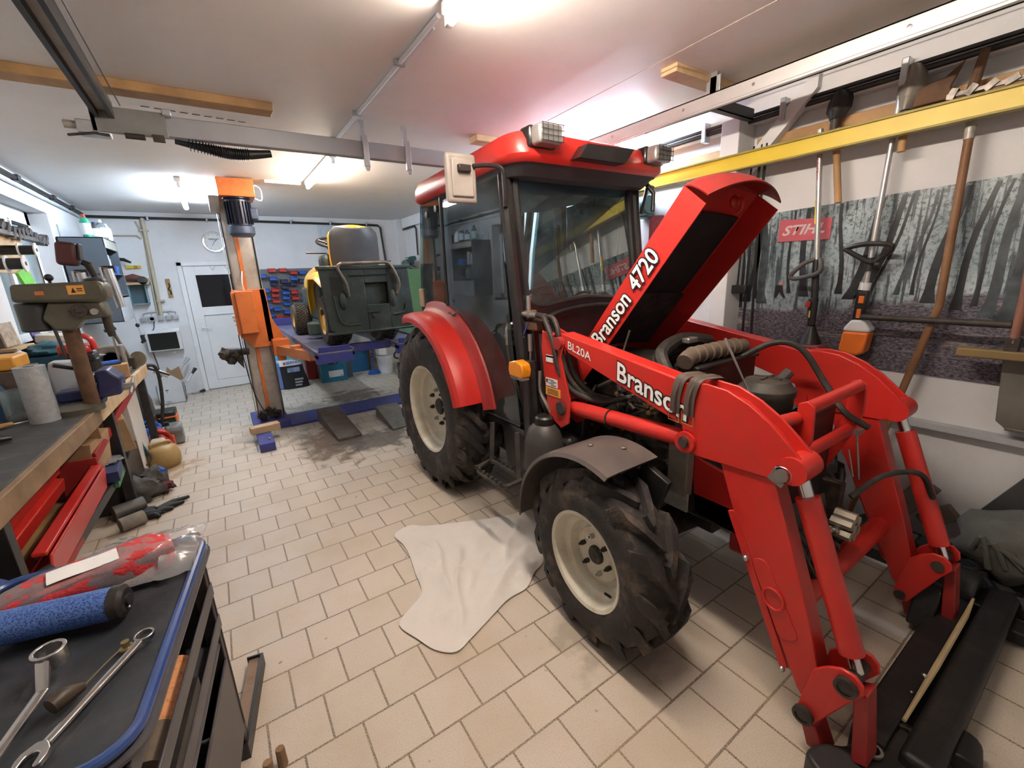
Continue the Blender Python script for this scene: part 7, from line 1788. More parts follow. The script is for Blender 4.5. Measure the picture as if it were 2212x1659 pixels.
for y, r_, z0, lean, k in stems:
    g.mi = k
    z1 = 1.89 + (1.72 - y) * 0.022
    n = 8
    for i in range(n):
        a, b_ = i / n, (i + 1) / n
        def P_(t, sgn):
            w_ = r_ * (1.15 - 0.45 * t) * (1.5 if t == 0 else 1)
            return (3.0365 - 0.0002 * k, y + lean * t + 0.012 * math.sin(t * 5 + y * 9) + sgn * w_, z0 + (z1 - z0) * t)
        g.quad(P_(a, -1), P_(a, 1), P_(b_, 1), P_(b_, -1))
finish(g, 'printed_trees', [BARK, BARK2], ps, smooth=False)
sg2 = finish(G().prism([(1.445, 1.718), (1.155, 1.715), (1.155, 1.835), (1.44, 1.85)], 'x', 3.030, 3.034), 'printed_sign', PINKSIGN, ps)
lettering('STIHL', (3.029, 1.42, 1.752), (0, -0.235, 0.0), (0, 0.0, 0.06), mat('faded_white', (0.62, 0.5, 0.5), 0.4), ps, 'sign_lettering', 0, None, 0.03, 0.001, 0.35)
g = G()
g.mi = 0
g.poly([(3.033, 1.425, 1.45), (3.033, 1.385, 1.45), (3.033, 1.38, 1.415), (3.033, 1.36, 1.37), (3.033, 1.375, 1.37), (3.033, 1.40, 1.405), (3.033, 1.415, 1.37), (3.033, 1.43, 1.37)])
g.mi = 1
g.poly([(3.033, 1.415 - 0.02 + 0.014 * math.cos(2 * PI * k / 10), 1.463 + 0.014 * math.sin(2 * PI * k / 10)) for k in range(10)])
finish(g, 'printed_figure', [BLACKINK, mat('figure_pink', (0.4, 0.2, 0.18), 0.4)], ps, smooth=False)
# brush cutter hung head down
hx = 2.945
bc_ = thing('brush_cutter', 'silver shafted brush cutter hanging head down in front of the red sign', 'brush cutter', (hx, 1.16, 1.06))
finish(G().cyl((hx, 1.24, 2.30), (hx - 0.01, 1.17, 1.60), 0.014, n=14), 'shaft', mat('satin_alu', (0.55, 0.54, 0.53), 0.35, 0.8), bc_)
finish(G().cyl((hx - 0.002, 1.206, 1.93), (hx - 0.006, 1.193, 1.80), 0.0148, n=14), 'yellow_sleeve', LABELY, bc_)
lettering('HONDA', (hx - 0.0152, 1.235, 2.145), (0, -0.012, -0.11), (0, -0.016, 0.0), REDDARK, bc_, 'shaft_lettering', 0, None, 0.0, 0.002)
finish(G().cyl((hx - 0.01, 1.17, 1.60), (hx - 0.02, 1.15, 1.36), 0.019, n=14), 'grip_sleeve', BLACKP, bc_)
finish(G().tube([(hx - 0.01, 1.15, 1.60), (hx - 0.05, 1.13, 1.585), (hx - 0.06, 1.13, 1.53), (hx - 0.05, 1.20, 1.505), (hx - 0.03, 1.28, 1.495), (hx - 0.03, 1.285, 1.525), (hx - 0.03, 1.22, 1.585), (hx - 0.01, 1.17, 1.605)], 0.013, 10, smooth=4), 'loop_handle', mat('dusty_handle', (0.07, 0.065, 0.06), 0.6), bc_)
finish(G().cyl((hx - 0.02, 1.155, 1.38), (hx - 0.03, 1.145, 1.22), 0.026, 0.02, 14).box(hx - 0.055, hx - 0.02, 1.15, 1.18, 1.33, 1.365), 'throttle_grip', BLACKP, bc_, 0.004)
finish(G().box(hx - 0.06, hx - 0.045, 1.155, 1.18, 1.33, 1.362), 'red_switch', REDTOOL, bc_, 0.003)
finish(G().box(hx - 0.056, hx - 0.05, 1.15, 1.156, 1.27, 1.31), 'yellow_mark', LABELY, bc_)
finish(G().lathe([(0.022, 1.22), (0.03, 1.19), (0.055, 1.13), (0.06, 1.115), (0, 1.115)], (hx - 0.035, 1.14, 0), 'z', 20), 'clutch_housing', BLACKP, bc_)
eg = finish(G().prism([(1.235, 1.02), (1.05, 1.02), (1.04, 1.07), (1.07, 1.115), (1.20, 1.115), (1.225, 1.09)], 'x', hx - 0.10, hx + 0.04), 'engine_cover', mat('engine_maroon', (0.22, 0.05, 0.05), 0.45), bc_, 0.012)
lettering('HONDA', (hx - 0.1012, 1.125, 1.085), (0, 0.085, 0.0), (0, 0.0, -0.02), WHITEINK, bc_, 'engine_lettering', 0, None, 0.01, 0.001)
# cordless pole tool
kb_ = thing('pole_tool', 'cordless pole tool with a white and orange battery housing hanging on the right wall', 'pole tool', (2.93, 0.93, 1.1))
finish(G().cyl((2.945, 0.905, 2.36), (2.93, 0.915, 1.46), 0.013, n=14), 'shaft', mat('satin_alu', (0.55, 0.54, 0.53)), kb_)
finish(G().tube([(2.91, 1.02, 1.655), (2.88, 0.92, 1.67), (2.90, 0.82, 1.655), (2.91, 0.86, 1.60), (2.91, 0.90, 1.575), (2.91, 0.95, 1.60), (2.91, 1.02, 1.645)], 0.013, 10, closed=True, smooth=3), 'handle_bar', BLACKP, kb_)
finish(G().cyl((2.93, 0.91, 1.60), (2.93, 0.912, 1.53), 0.026, n=12).cyl((2.90, 0.88, 1.56), (2.90, 0.86, 1.56), 0.018, n=10), 'clamp', BLACKP, kb_)
finish(G().cyl((2.93, 0.915, 1.47), (2.93, 0.92, 1.43), 0.026, n=14), 'white_collar', WHITEP, kb_)
finish(G().prism([(0.945, 1.43), (0.89, 1.43), (0.90, 1.26), (0.95, 1.26)], 'x', 2.91, 2.955), 'grip', BLACKP, kb_, 0.01)
finish(G().box(2.903, 2.912, 0.905, 0.93, 1.36, 1.40).box(2.903, 2.912, 0.91, 0.93, 1.28, 1.33), 'trigger', ORANGEP, kb_, 0.003)
finish(G().prism([(0.945, 1.27), (0.885, 1.27), (0.855, 1.225), (0.855, 1.205), (0.975, 1.205), (0.975, 1.225)], 'x', 2.89, 2.975), 'motor_housing', WHITEP, kb_, 0.012, seg=3)
finish(G().prism([(0.975, 1.205), (0.855, 1.205), (0.865, 1.10), (0.89, 1.075), (0.96, 1.075), (0.985, 1.10)], 'x', 2.885, 2.98), 'battery_housing', ORANGEP, kb_, 0.012, seg=3)
# shovels with blades up
def shovel(name, label, y, zt, blade, shaft_m, ybot, zbot, m, tilt=0.0):
    t = thing(name, label, 'shovel', (2.93, y, zbot))
    finish(G().tube([(2.94, y, 2.32), (2.935, (y + ybot) / 2, (2.32 + zbot) / 2), (2.93, ybot, zbot)], 0.017, 12), 'shaft', shaft_m, t)
    w_, h = blade
    def fn(u, v):
        a = (v - 0.5) * 2
        ww = w_ * (0.55 + 0.45 * min(1, u * 3)) * (1 - 0.55 * max(0, (u - 0.6) / 0.4) ** 2)
        return Vector((2.90 + 0.05 * a * a - 0.0 + 0.03 * u, y + tilt * u + a * ww, zt - h + h * u))
    finish(G().sheet(fn, 12, 12, 0.004), 'blade', m, t, 0, 50)
    finish(G().cyl((2.93, y, zt - h + 0.06), (2.94, y, 2.24), 0.022, n=12), 'socket', IRON, t)
    return t
shovel('shovel', 'dark round bladed shovel tucked behind the yellow beam above the red sign', 1.17, 2.47, (0.06, 0.14), WOOD, 1.10, 1.9, BLACKM)
shovel('shovel', 'spade with a pale worn blade tucked behind the yellow beam, left of the dark fork', 0.87, 2.485, (0.055, 0.20), WOOD, 0.86, 2.1, mat('worn_blade', (0.30, 0.27, 0.23), 0.45, 0.5, 0.3, 9))
hoe = thing('hoe', 'rusty hoe blade sticking out to the right behind the yellow beam', 'hoe', (2.93, 0.78, 2.27))
finish(G().prism([(0.86, 2.29), (0.71, 2.29), (0.72, 2.34), (0.685, 2.435), (0.745, 2.385), (0.85, 2.36)], 'x', 2.93, 2.945), 'blade', RUST, hoe, 0.004)
stk = thing('tool_shaft', 'dark rough stick rising behind the yellow beam beside a steel rack', 'stick', (2.93, 0.64, 2.26))
finish(G().tube([(2.94, 0.655, 2.25), (2.93, 0.64, 2.34), (2.925, 0.625, 2.45)], [0.018, 0.02, 0.016], 10), 'stick', RUST, stk)
rk = thing('metal_fork', 'toothed steel rack lying along the top of the yellow beam', 'rack', (2.93, 0.5, 2.27))
g = G().box(2.90, 2.92, 0.2, 0.72, 2.285, 2.30)
for k in range(9):
    g.obox((2.905, 0.70 - 0.06 * k, 2.295), (0.03, 0.025, 0.045), (20 + 15 * k, 0, 0))
finish(g, 'rack', mat('rack_mixed', (0.25, 0.22, 0.2), 0.5, 0.6, 0.6, 30), rk)
# long wooden shaft with a broom, crossing the poster
ws_ = thing('long_handle', 'long brown wooden tool handle leaning in front of the poster down to the floor', 'tool handle', (2.9, 0.75, 0))
finish(G().tube([(2.945, 0.63, 2.28), (2.92, 0.605, 1.36), (2.93, 0.69, 0.87), (2.95, 0.84, 0.02)], 0.017, 12), 'shaft', mat('brown_handle', (0.22, 0.105, 0.045), 0.55, 0, 0.25, 8, (0.10, 0.06, 0.04), 0.4, 8), ws_)
finish(G().cyl((2.943, 0.628, 2.20), (2.94, 0.625, 2.10), 0.0195, n=12), 'steel_sleeve', mat('chipped_white', (0.4, 0.38, 0.34), 0.5, 0.3, 0.3, 30), ws_)
hb_ = thing('iron_bar', 'dark iron bar hanging level in front of the poster', 'bar', (2.88, 0.6, 1.28))
finish(G().tube([(2.885, 0.90, 1.29), (2.885, 0.35, 1.288)], 0.016, 12), 'bar', IRON, hb_)
finish(G().bar((2.89, 0.355, 1.29), (3.035, 0.355, 1.29), 0.02, 0.02).bar((2.89, 0.86, 1.29), (3.035, 0.86, 1.29), 0.012, 0.012), 'wall_hook', IRON, hb_)
rk2 = thing('wooden_rake', 'reddish handle with a wooden cross head at the right edge of the photo', 'rake', (2.88, 0.33, 1.1))
finish(G().tube([(2.90, 0.36, 1.9), (2.885, 0.335, 1.42), (2.875, 0.332, 1.21)], 0.016, 12), 'shaft', mat('red_brown_handle', (0.24, 0.10, 0.07), 0.5), rk2)
finish(G().box(2.845, 2.91, -0.05, 0.50, 1.135, 1.175), 'cross_head', mat('olive_wood', (0.20, 0.135, 0.05), 0.6, 0, 0.2, 8), rk2, 0.006)
finish(G().box(2.86, 2.90, 0.31, 0.355, 1.17, 1.235), 'socket', IRON, rk2, 0.004)
bl = thing('snow_shovel', 'grey metal shovel blade hanging below the rake head at the right edge', 'shovel', (2.9, 0.15, 0.85))
finish(G().prism([(0.36, 1.12), (-0.3, 1.12), (-0.3, 0.80), (0.30, 0.80), (0.335, 0.83)], 'x', 2.95, 2.96).box(2.935, 2.962, -0.3, 0.30, 0.795, 0.81), 'blade', mat('grey_blade', (0.16, 0.15, 0.13), 0.5, 0.4, 0.25, 6), bl, 0.003)
finish(G().bar((2.955, 0.0, 1.12), (2.99, -0.05, 2.0), 0.03, 0.03), 'shaft', WOOD, bl)
# three thin black rods left of the brush cutter
for k, (y0, y1, lab) in enumerate(((1.605, 1.63, 'left'), (1.555, 1.575, 'middle'), (1.525, 1.525, 'right'))):
    t = thing('black_rod', '%s of the three thin black rods hanging in front of the poster' % {'left': 'leftmost', 'middle': 'middle', 'right': 'rightmost'}[lab], 'rod', (2.94, y0, 1.15), 'thin black rods in front of the poster')
    zb = (1.45, 1.13, 1.13)[k]
    finish(G().tube([(2.945, y0, 2.30), (2.94, (y0 + y1) / 2 + 0.004, 1.8), (2.94, y1 - 0.01 * k, zb)], 0.008 if k else 0.006, 8, smooth=3), 'rod', BLACKP, t)
    if k == 0:
        finish(G().box(2.92, 2.96, 1.56, 1.66, 1.40, 1.455), 'clamp', BLACKP, t, 0.006)
lk = thing('wall_hook', 'red scuffed wall plate with a rusty knob on the white post', 'wall plate', (2.86, 1.735, 1.66))
finish(G().prism([(1.765, 1.61), (1.725, 1.59), (1.70, 1.62), (1.70, 1.71), (1.715, 1.735), (1.75, 1.735), (1.768, 1.70)], 'x', 2.835, 2.858), 'plate', mat('scuffed_red', (0.36, 0.07, 0.05), 0.5, 0, 0.3, 20, (0.3, 0.2, 0.15), 0.5, 18), lk, 0.003)
finish(G().ball((2.82, 1.735, 1.655), 0.024, (0.8, 1, 1), 12).cyl((2.83, 1.745, 1.70), (2.83, 1.72, 1.705), 0.004, n=6), 'knob', RUST, lk)
finish(G().tube([(2.825, 1.735, 1.63), (2.828, 1.745, 1.52), (2.82, 1.765, 1.505)], 0.003, 5), 'wire', STEEL, lk)
# things seen through the cab: chains, hoist hook, hanging sheets on the right wall
ch = thing('chain', 'bunch of steel chains hanging on the right wall, seen through the cab', 'chain', (2.99, 2.5, 1.3))
g = G()
def link(c, ax):
    ring = []
    for k in range(10):
        a = 2 * PI * k / 10
        dz = 0.019 * math.sin(a); dy = 0.010 * math.cos(a)
        ring.append(Vector(c) + (Vector((0, dy, dz)) if ax else Vector((dy, 0, dz))))
    return ring
for y, z0, z1 in ((3.05, 2.02, 1.1), (2.98, 1.86, 1.15), (2.94, 1.86, 1.12), (2.86, 1.95, 1.1), (2.82, 1.90, 1.2)):
    k = 0
    z = z0
    while z > z1:
        g.tube(link((3.0, y, z), k % 2), 0.0042, 5, closed=True)
        z -= 0.030; k += 1
finish(g, 'links', ZINC, ch)
finish(G().box(2.985, 3.045, 2.78, 3.10, 2.03, 2.05), 'hook_rail', WOODL, ch)
hk = thing('chain_hoist', 'green electric hoist with a rope and hook on the right wall, seen through the cab', 'hoist', (2.9, 2.5, 1.4))
finish(G().cyl((2.88, 2.62, 2.06), (2.88, 2.34, 2.06), 0.07, n=20).box(2.9, 3.04, 2.42, 2.55, 1.98, 2.12), 'hoist_body', mat('hoist_green', (0.05, 0.16, 0.15), 0.45), hk, 0.008)
finish(G().tube([(2.88, 2.60, 2.0), (2.88, 2.60, 1.68)], 0.003, 5).tube([(2.88, 2.56, 2.0), (2.88, 2.565, 1.68)], 0.003, 5), 'rope', STEEL, hk)
finish(G().tube([(2.88, 2.58, 1.70), (2.88, 2.58, 1.62), (2.88, 2.58, 1.56)], [0.012, 0.03, 0.012], 10).tube([(2.88, 2.58, 1.56), (2.88, 2.575, 1.50), (2.88, 2.55, 1.46), (2.88, 2.58, 1.43), (2.88, 2.61, 1.45), (2.88, 2.612, 1.475)], 0.009, 8, smooth=4), 'hook', IRON, hk)
simple('red_sleeve', 'dull red roll standing against the right wall, seen through the windscreen', 'roll', G().cyl((2.97, 2.34, 1.25), (2.97, 2.34, 1.98), 0.055, n=18), mat('dull_red_roll', (0.28, 0.06, 0.07), 0.6, 0, 0.4, 16))
simple('wall_sheet', 'blue grey hanging sheet on the right wall, seen through the windscreen', 'sheet', G().box(3.02, 3.035, 3.25, 3.62, 1.30, 2.05), mat('blue_sheet', (0.12, 0.25, 0.33), 0.6, 0, 0.3, 9), 0.003)
simple('brace', 'slanting yellowish timber on the right wall, seen through the cab', 'timber', G().bar((3.02, 3.7, 1.3), (3.02, 2.75, 2.12), 0.03, 0.10, (1, 0, 0)), mat('yellowish_timber', (0.45, 0.42, 0.20), 0.6, 0, 0.15, 8))
for k, (y, z0, z1, m) in enumerate(((4.75, 1.2, 2.0, GREYL), (4.62, 1.1, 1.95, WHITEP), (4.5, 1.25, 2.02, ZINC), (4.38, 1.2, 1.9, GREYL), (4.2, 1.3, 2.05, ZINC))):
    simple('hanging_rod', ('first', 'second', 'third', 'fourth', 'fifth')[k] + ' from the left of the long tools hung behind the cab door glass', 'rod', G().tube([(3.02, y, z0), (3.02, y + 0.04, z1)], 0.014, 8), m, 0, 'long tools on the right wall behind the cab')
simple('yellow_hose', 'orange yellow strap bundle hung on the right wall behind the cab corner', 'strap', G().tube([(3.02, 6.2, 1.9), (3.0, 6.15, 1.6), (3.02, 6.1, 1.3), (3.0, 6.2, 1.6), (3.02, 6.24, 1.9)], 0.02, 8, smooth=4), mat('strap_orange', (0.5, 0.28, 0.08), 0.7))
# ---------------------------------------------------------------- black implement frame lying in front of the loader
im = thing('implement_frame', 'black steel implement frame lying on the floor in front of the loader arms', 'implement', (2.05, 0.2, 0))
finish(G().box(1.50, 2.72, 0.225, 0.315, 0.0, 0.11), 'rear_bar', CARBLACK, im, 0.006)
finish(G().box(1.50, 2.70, 0.10, 0.195, 0.0, 0.13), 'front_bar', CARBLACK, im, 0.02, seg=3)
finish(G().tube([(1.62, 0.215, 0.135), (1.95, 0.212, 0.14), (2.35, 0.212, 0.14), (2.52, 0.218, 0.135)], [0.006, 0.010, 0.010, 0.005], 8), 'tan_rod', mat('tan_edge', (0.42, 0.32, 0.18), 0.6), im)
finish(G().box(1.50, 2.7, 0.19, 0.23, 0.0, 0.02), 'joining_plate', CARBLACK, im)
g = G()
pts = [(1.30, 0.36), (1.27, 0.24), (1.33, 0.12), (1.46, 0.06), (1.60, 0.08), (1.68, 0.16), (1.66, 0.24), (1.56, 0.28), (1.44, 0.30), (1.38, 0.35)]
sm = [(p.x, p.y) for p in smooth_path([(x, y, 0) for x, y in pts], 5, True)]
g.prism(sm, 'z', 0.0, 0.085)
hp_ = finish(g, 'hub_plate', mat('worn_black', (0.03, 0.027, 0.026), 0.5, 0.2, 0.2, 8, (0.1, 0.075, 0.06), 0.4, 8), im, 0.012, seg=3)
finish(G().tube([(1.50 + 0.15 * math.cos(a), 0.19 + 0.10 * math.sin(a), 0.088) for a in [R(-60 + 12 * k) for k in range(14)]], 0.008, 8), 'rim_bead', IRON, hp_)
finish(G().lathe([(0.018, 0.09), (0.026, 0.09), (0.026, 0.10), (0.018, 0.10)], (1.47, 0.245, 0), 'z', 18), 'bush', STEEL, hp_)
finish(G().cyl((1.66, 0.08, 0.05), (1.78, 0.10, 0.05), 0.05, n=18), 'end_roller', CARBLACK, im, 0.006)
finish(G().cyl((2.62, 0.36, 0.10), (2.62, 0.22, 0.10), 0.10, n=22).box(2.55, 2.8, 0.1, 0.34, 0.0, 0.1), 'far_hub', CARBLACK, im, 0.008)
finish(G().obox((2.35, 0.33, 0.12), (0.10, 0.08, 0.2), (0, 20, 0)).obox((2.55, 0.08, 0.05), (0.1, 0.06, 0.06)), 'far_lug', CARBLACK, im, 0.006)
finish(G().ball((1.86, 0.225, 0.15), 0.008).ball((1.78, 0.235, 0.12), 0.006), 'grease_nipple', CHROME, im)
# round canvas bundle and dark heap by the wall
rb = thing('canvas_bundle', 'grey round canvas bundle lying against the right wall at the edge of the photo', 'bundle', (2.87, 0.14, 0.10))
finish(G().ball((2.87, 0.16, 0.27), 0.165, (0.75, 1.15, 1.0), 26, 0.25, 5), 'bundle', mat('canvas_grey', (0.10, 0.095, 0.082), 0.85, 0, 0.2, 8, bump=0.5, bump_scale=30), rb, 0, 70)
g = G()
for k in range(5):
    a = k * 0.6
    g.tube([(2.76 - 0.0 * k, 0.02 + 0.05 * k, 0.20 + 0.03 * math.sin(k)), (2.745, 0.10 + 0.04 * k, 0.25 + 0.02 * k), (2.76, 0.17 + 0.03 * k, 0.33 - 0.02 * k)], 0.012, 8, smooth=4)
finish(g, 'folds', mat('canvas_grey', (0.10, 0.095, 0.082)), rb)
simple('debris_heap', 'low dark heap of scrap on the floor along the right wall', 'scrap', (lambda g: ([g.obox((2.72 + 0.28 * rnd.random(), 0.05 + 0.9 * rnd.random(), 0.05 + 0.06 * rnd.random()), (0.06 + 0.12 * rnd.random(), 0.04 + 0.08 * rnd.random(), 0.03 + 0.05 * rnd.random()), (rnd.uniform(0, 60), rnd.uniform(0, 40), rnd.uniform(0, 90))) for k in range(34)], g)[1])(G().box(2.74, 3.0, 0.0, 0.98, 0.0, 0.06)), mat('dark_scrap', (0.03, 0.026, 0.022), 0.8, 0.1, 0.4, 12, (0.1, 0.075, 0.05), 0.5, 10), 0)
bpy.data.objects['debris_heap']['kind'] = 'stuff'
simple('timber_pieces', 'rough dark timber offcut leaning at the right wall behind the far loader arm', 'timber', G().obox((2.96, 0.56, 0.32), (0.05, 0.10, 0.24), (28, 6, 0)).obox((2.96, 0.45, 0.26), (0.05, 0.08, 0.16), (45, 6, 0)), WOODD, 0.006)
simple('dark_board', 'dark grey board leaning against the right wall at the photo edge', 'board', G().prism([(0.34, 0.30), (0.10, 0.78), (-0.4, 0.78), (-0.4, 0.0), (0.34, 0.0)], 'x', 2.99, 3.02), mat('slate_board', (0.05, 0.05, 0.05), 0.6, 0, 0.2, 6), 0.003)
# ---------------------------------------------------------------- white cloth on the floor
cl_out = [(0.68, 2.46), (0.80, 2.50), (0.88, 2.43), (1.06, 2.34), (1.24, 2.26), (1.40, 2.20), (1.54, 2.16), (1.50, 2.02), (1.41, 1.89), (1.34, 1.78), (1.27, 1.68), (1.18, 1.64), (1.08, 1.57), (0.96, 1.56), (0.82, 1.51), (0.69, 1.46), (0.60, 1.435), (0.53, 1.50), (0.49, 1.60), (0.45, 1.73), (0.53, 1.80), (0.62, 1.87), (0.65, 2.03), (0.68, 2.19), (0.69, 2.32)]
ctr = Vector((0.86, 1.93, 0))
ol2 = smooth_path([(x, y, 0) for x, y in cl_out], 4, True)
def folds(x, y):
    h = 0.0
    for (ax, ay), (bx_, by), w_, amp in (((0.72, 2.40), (0.80, 2.12), 0.03, 0.018), ((0.85, 2.25), (0.70, 1.60), 0.022, 0.020), ((0.95, 2.1), (0.66, 1.52), 0.018, 0.018), ((1.25, 2.2), (0.95, 1.95), 0.03, 0.016), ((1.40, 2.1), (1.02, 1.75), 0.025, 0.024), ((1.30, 1.85), (0.85, 1.60), 0.03, 0.024), ((1.15, 1.75), (1.20, 1.66), 0.035, 0.026), ((0.78, 2.05), (0.62, 1.95), 0.02, 0.014), ((0.62, 1.62), (0.75, 1.72), 0.025, 0.014), ((1.05, 1.95), (0.80, 1.72), 0.015, 0.014)):
        d = Vector((bx_ - ax, by - ay)); L_ = d.length; d /= L_
        v = Vector((x - ax, y - ay))
        t = v.dot(d) / L_
        o = abs(v.x * d.y - v.y * d.x + 0.012 * math.sin(t * 9))
        e = max(0.0, 1 - max(0, abs(t - 0.5) - 0.4) * 8)
        h = max(h, amp * math.exp(-(o / w_) ** 2) * e)
    return h + 0.005 * (noise.noise(Vector((x * 7, y * 7, 1.0))) + 0.5 * noise.noise(Vector((x * 16, y * 16, 4.0))))
g = G()
nR = 26
rows = []
for i in range(nR + 1):
    t = (i / nR) ** 0.8
    row = []
    for p in ol2:
        q = ctr.lerp(p, t)
        edge = min(1.0, (1 - t) * 9)
        row.append(g.bm.verts.new((q.x, q.y, 0.008 + (folds(q.x, q.y) + 0.008) * (0.35 + 0.65 * edge))) if i else None)
    rows.append(row)
c0 = g.bm.verts.new((ctr.x, ctr.y, 0.014))
n = len(ol2)
for j in range(n):
    g.bm.faces.new((c0, rows[1][j], rows[1][(j + 1) % n]))
    for i in range(1, nR):
        g.bm.faces.new((rows[i][j], rows[i + 1][j], rows[i + 1][(j + 1) % n], rows[i][(j + 1) % n]))
bmesh.ops.recalc_face_normals(g.bm, faces=g.bm.faces[:])
bmesh.ops.solidify(g.bm, geom=g.bm.faces[:], thickness=0.005)
tag(finish(g, 'cloth', CLOTH, None, 0, 80), 'white crumpled cloth spread on the tiles beside the front tractor wheel', 'cloth')

# ---------------------------------------------------------------- tool cart in the foreground
CA = R(-7.8)
CM = Matrix.Translation((-0.155, 1.535, 0)) @ Matrix.Rotation(CA, 4, 'Z')       # local: x to the left is negative, y towards the camera is negative
def cw(x, y, z):
    return CM @ Vector((x, y, z))
CT = thing('tool_cart', 'dark tool cart with blue rimmed top and black side slats in the foreground', 'tool cart', (-0.42, 1.2, 0))
CL, CWD, CZ = 0.715, 0.47, 0.85
def cfin(g, nm, m, par=CT, bev=0.0, **k):
    return finish(g.xform(CM), nm, m, par, bev, **k)
def rrect2(x0, x1, y0, y1, r, n=6):
    return rrect((x0 + x1) / 2, (y0 + y1) / 2, x1 - x0, y1 - y0, r, n)
outer = rrect2(-CWD, 0.0, -CL, 0.0, 0.07)
cfin(G().prism(rrect2(-CWD + 0.008, -0.008, -CL + 0.008, -0.008, 0.064), 'z', CZ - 0.05, CZ - 0.012), 'top_mat', CARTTOP, bev=0.002)
cfin(G().tube([(x, y, CZ - 0.006) for x, y in outer], 0.011, 10, closed=True), 'blue_rim', CARTBLUE)
cfin(G().tube([(x * 1.0 + (0.008 if x > -CWD / 2 else -0.008), y, CZ - 0.028) for x, y in outer], 0.010, 8, closed=True), 'rim_tube', CARTGREY)
for x, y in ((-0.035, -0.03), (-0.035, -CL + 0.03), (-CWD + 0.035, -0.03), (-CWD + 0.035, -CL + 0.03)):
    cfin(G().box(x - 0.02, x + 0.02, y - 0.02, y + 0.02, 0.05, CZ - 0.045), 'corner_post', BLACKM, bev=0.003)
    cfin(G().cyl((x - 0.015, y, 0.03), (x + 0.015, y, 0.03), 0.03, n=18), 'castor', BLACKINK)
for k, z in enumerate((0.785, 0.665, 0.545)):
    cfin(G().obox((-0.014, -CL / 2, z), (0.006, CL - 0.03, 0.045)), 'side_slat', CARTGREY, bev=0.002)
cfin(G().box(-CWD + 0.02, -0.02, -CL + 0.02, -0.02, 0.47, 0.485), 'shelf', CARTGREY, bev=0.003)
cfin(G().box(-CWD + 0.02, -0.02, -CL + 0.02, -0.02, 0.10, 0.115), 'shelf', CARTGREY, bev=0.003)
cfin(G().box(-0.020, -0.012, -CL + 0.05, -0.05, 0.115, 0.42), 'lower_panel', mat('cart_purple_grey', (0.07, 0.062, 0.072), 0.4, 0.3, 0.15, 5), bev=0.003)
cfin(G().box(-CWD + 0.012, -0.012, -0.03, -0.022, 0.12, CZ - 0.06), 'end_panel', BLACKM, bev=0.003)
cfin(G().box(-CWD + 0.012, -CWD + 0.02, -CL + 0.03, -0.03, 0.12, CZ - 0.06), 'side_panel', CARTBLUE, bev=0.003)
cfin(G().box(-CWD + 0.04, -0.03, -CL + 0.03, -CL + 0.04, 0.12, CZ - 0.06), 'front_panel', CARTBLUE, bev=0.003)
hd_ = cfin(G().tube([(-CWD + 0.03, -0.0, CZ - 0.02), (-CWD - 0.02, 0.03, CZ - 0.01), (-CWD - 0.05, 0.0, CZ - 0.01), (-CWD - 0.05, -0.25, CZ - 0.01)], 0.011, 8, smooth=4), 'push_handle', CARTBLUE)
# orange cylinder and dark bits in the cart
ob = thing('orange_roll', 'orange speckled cylinder lying in the cart behind the side slats', 'roll', cw(-0.08, -0.3, 0.5))
finish(G().cyl((-0.075, -0.22, 0.585), (-0.075, -0.42, 0.585), 0.035, n=24).xform(CM), 'roll', mat('orange_speckle', (0.62, 0.26, 0.10), 0.6, 0, 0.05, 8, (0.2, 0.07, 0.03), 0.85, 75), ob)
finish(G().cyl((-0.075, -0.42, 0.585), (-0.075, -0.52, 0.585), 0.036, n=24).xform(CM), 'dark_end', WOODD, ob)
finish(G().box(-0.12, -0.035, -0.5, -0.24, 0.486, 0.55).xform(CM), 'cradle', BLACKM, ob)
g = G()
for k in range(10):
    g.tube([(-0.40 + 0.3 * rnd.random(), -0.62 + 0.5 * rnd.random(), 0.497 + 0.05 * rnd.random()), (-0.40 + 0.3 * rnd.random(), -0.62 + 0.5 * rnd.random(), 0.497 + 0.06 * rnd.random())], 0.008 + 0.008 * rnd.random(), 8)
tl_ = finish(g.xform(CM), 'loose_tools', IRON); tag(tl_, 'dark loose tools lying on the middle shelf of the cart', 'tools'); tl_['kind'] = 'stuff'
# red rag pack in film
rp = thing('rag_pack', 'red rags packed in clear film lying on the cart top', 'rag pack', (-0.38, 1.4, CZ))
RA = Matrix.Translation((-0.385, 1.405, CZ - 0.012)) @ Matrix.Rotation(R(13), 4, 'Z')
def pack(k):
    def fn(u, v):
        a, b_ = (u - 0.5) * 2, v * 2 * PI
        x = a * 0.165
        tap = (1 - abs(a) ** 6 * 0.35)
        c_, s_ = math.cos(b_), math.sin(b_)
        rr = 1 + 0.06 * noise.noise(Vector((x * 22, c_ * 2.4, s_ * 2.4 + k))) + 0.05 * noise.noise(Vector((x * 60, c_ * 6, s_ * 6)))
        yy = 0.062 * math.copysign(abs(c_) ** 0.6, c_) * tap * rr
        zz = 0.046 + 0.044 * math.copysign(abs(s_) ** 0.6, s_) * tap * rr * (1.0 + 0.18 * a)
        return RA @ Vector((x, yy, max(0.002, zz) + (0.0016 if k else 0)))
    return fn
g = G().sheet(pack(0), 26, 36)
for end in (0.0, 1.0):
    g.poly([pack(0)(end, v / 36) for v in range(36)])
finish(g, 'rags', mat('rag_red', (0.50, 0.035, 0.04), 0.85, 0, 0.15, 26, bump=0.5, bump_scale=120), rp, 0, 60)
def film(u, v):
    p = pack(1)(u, v)
    return p + Vector((0, 0, 0.002 * noise.noise(p * 70)))
finish(G().sheet(film, 30, 44), 'film', FILM, rp, 0, 60)
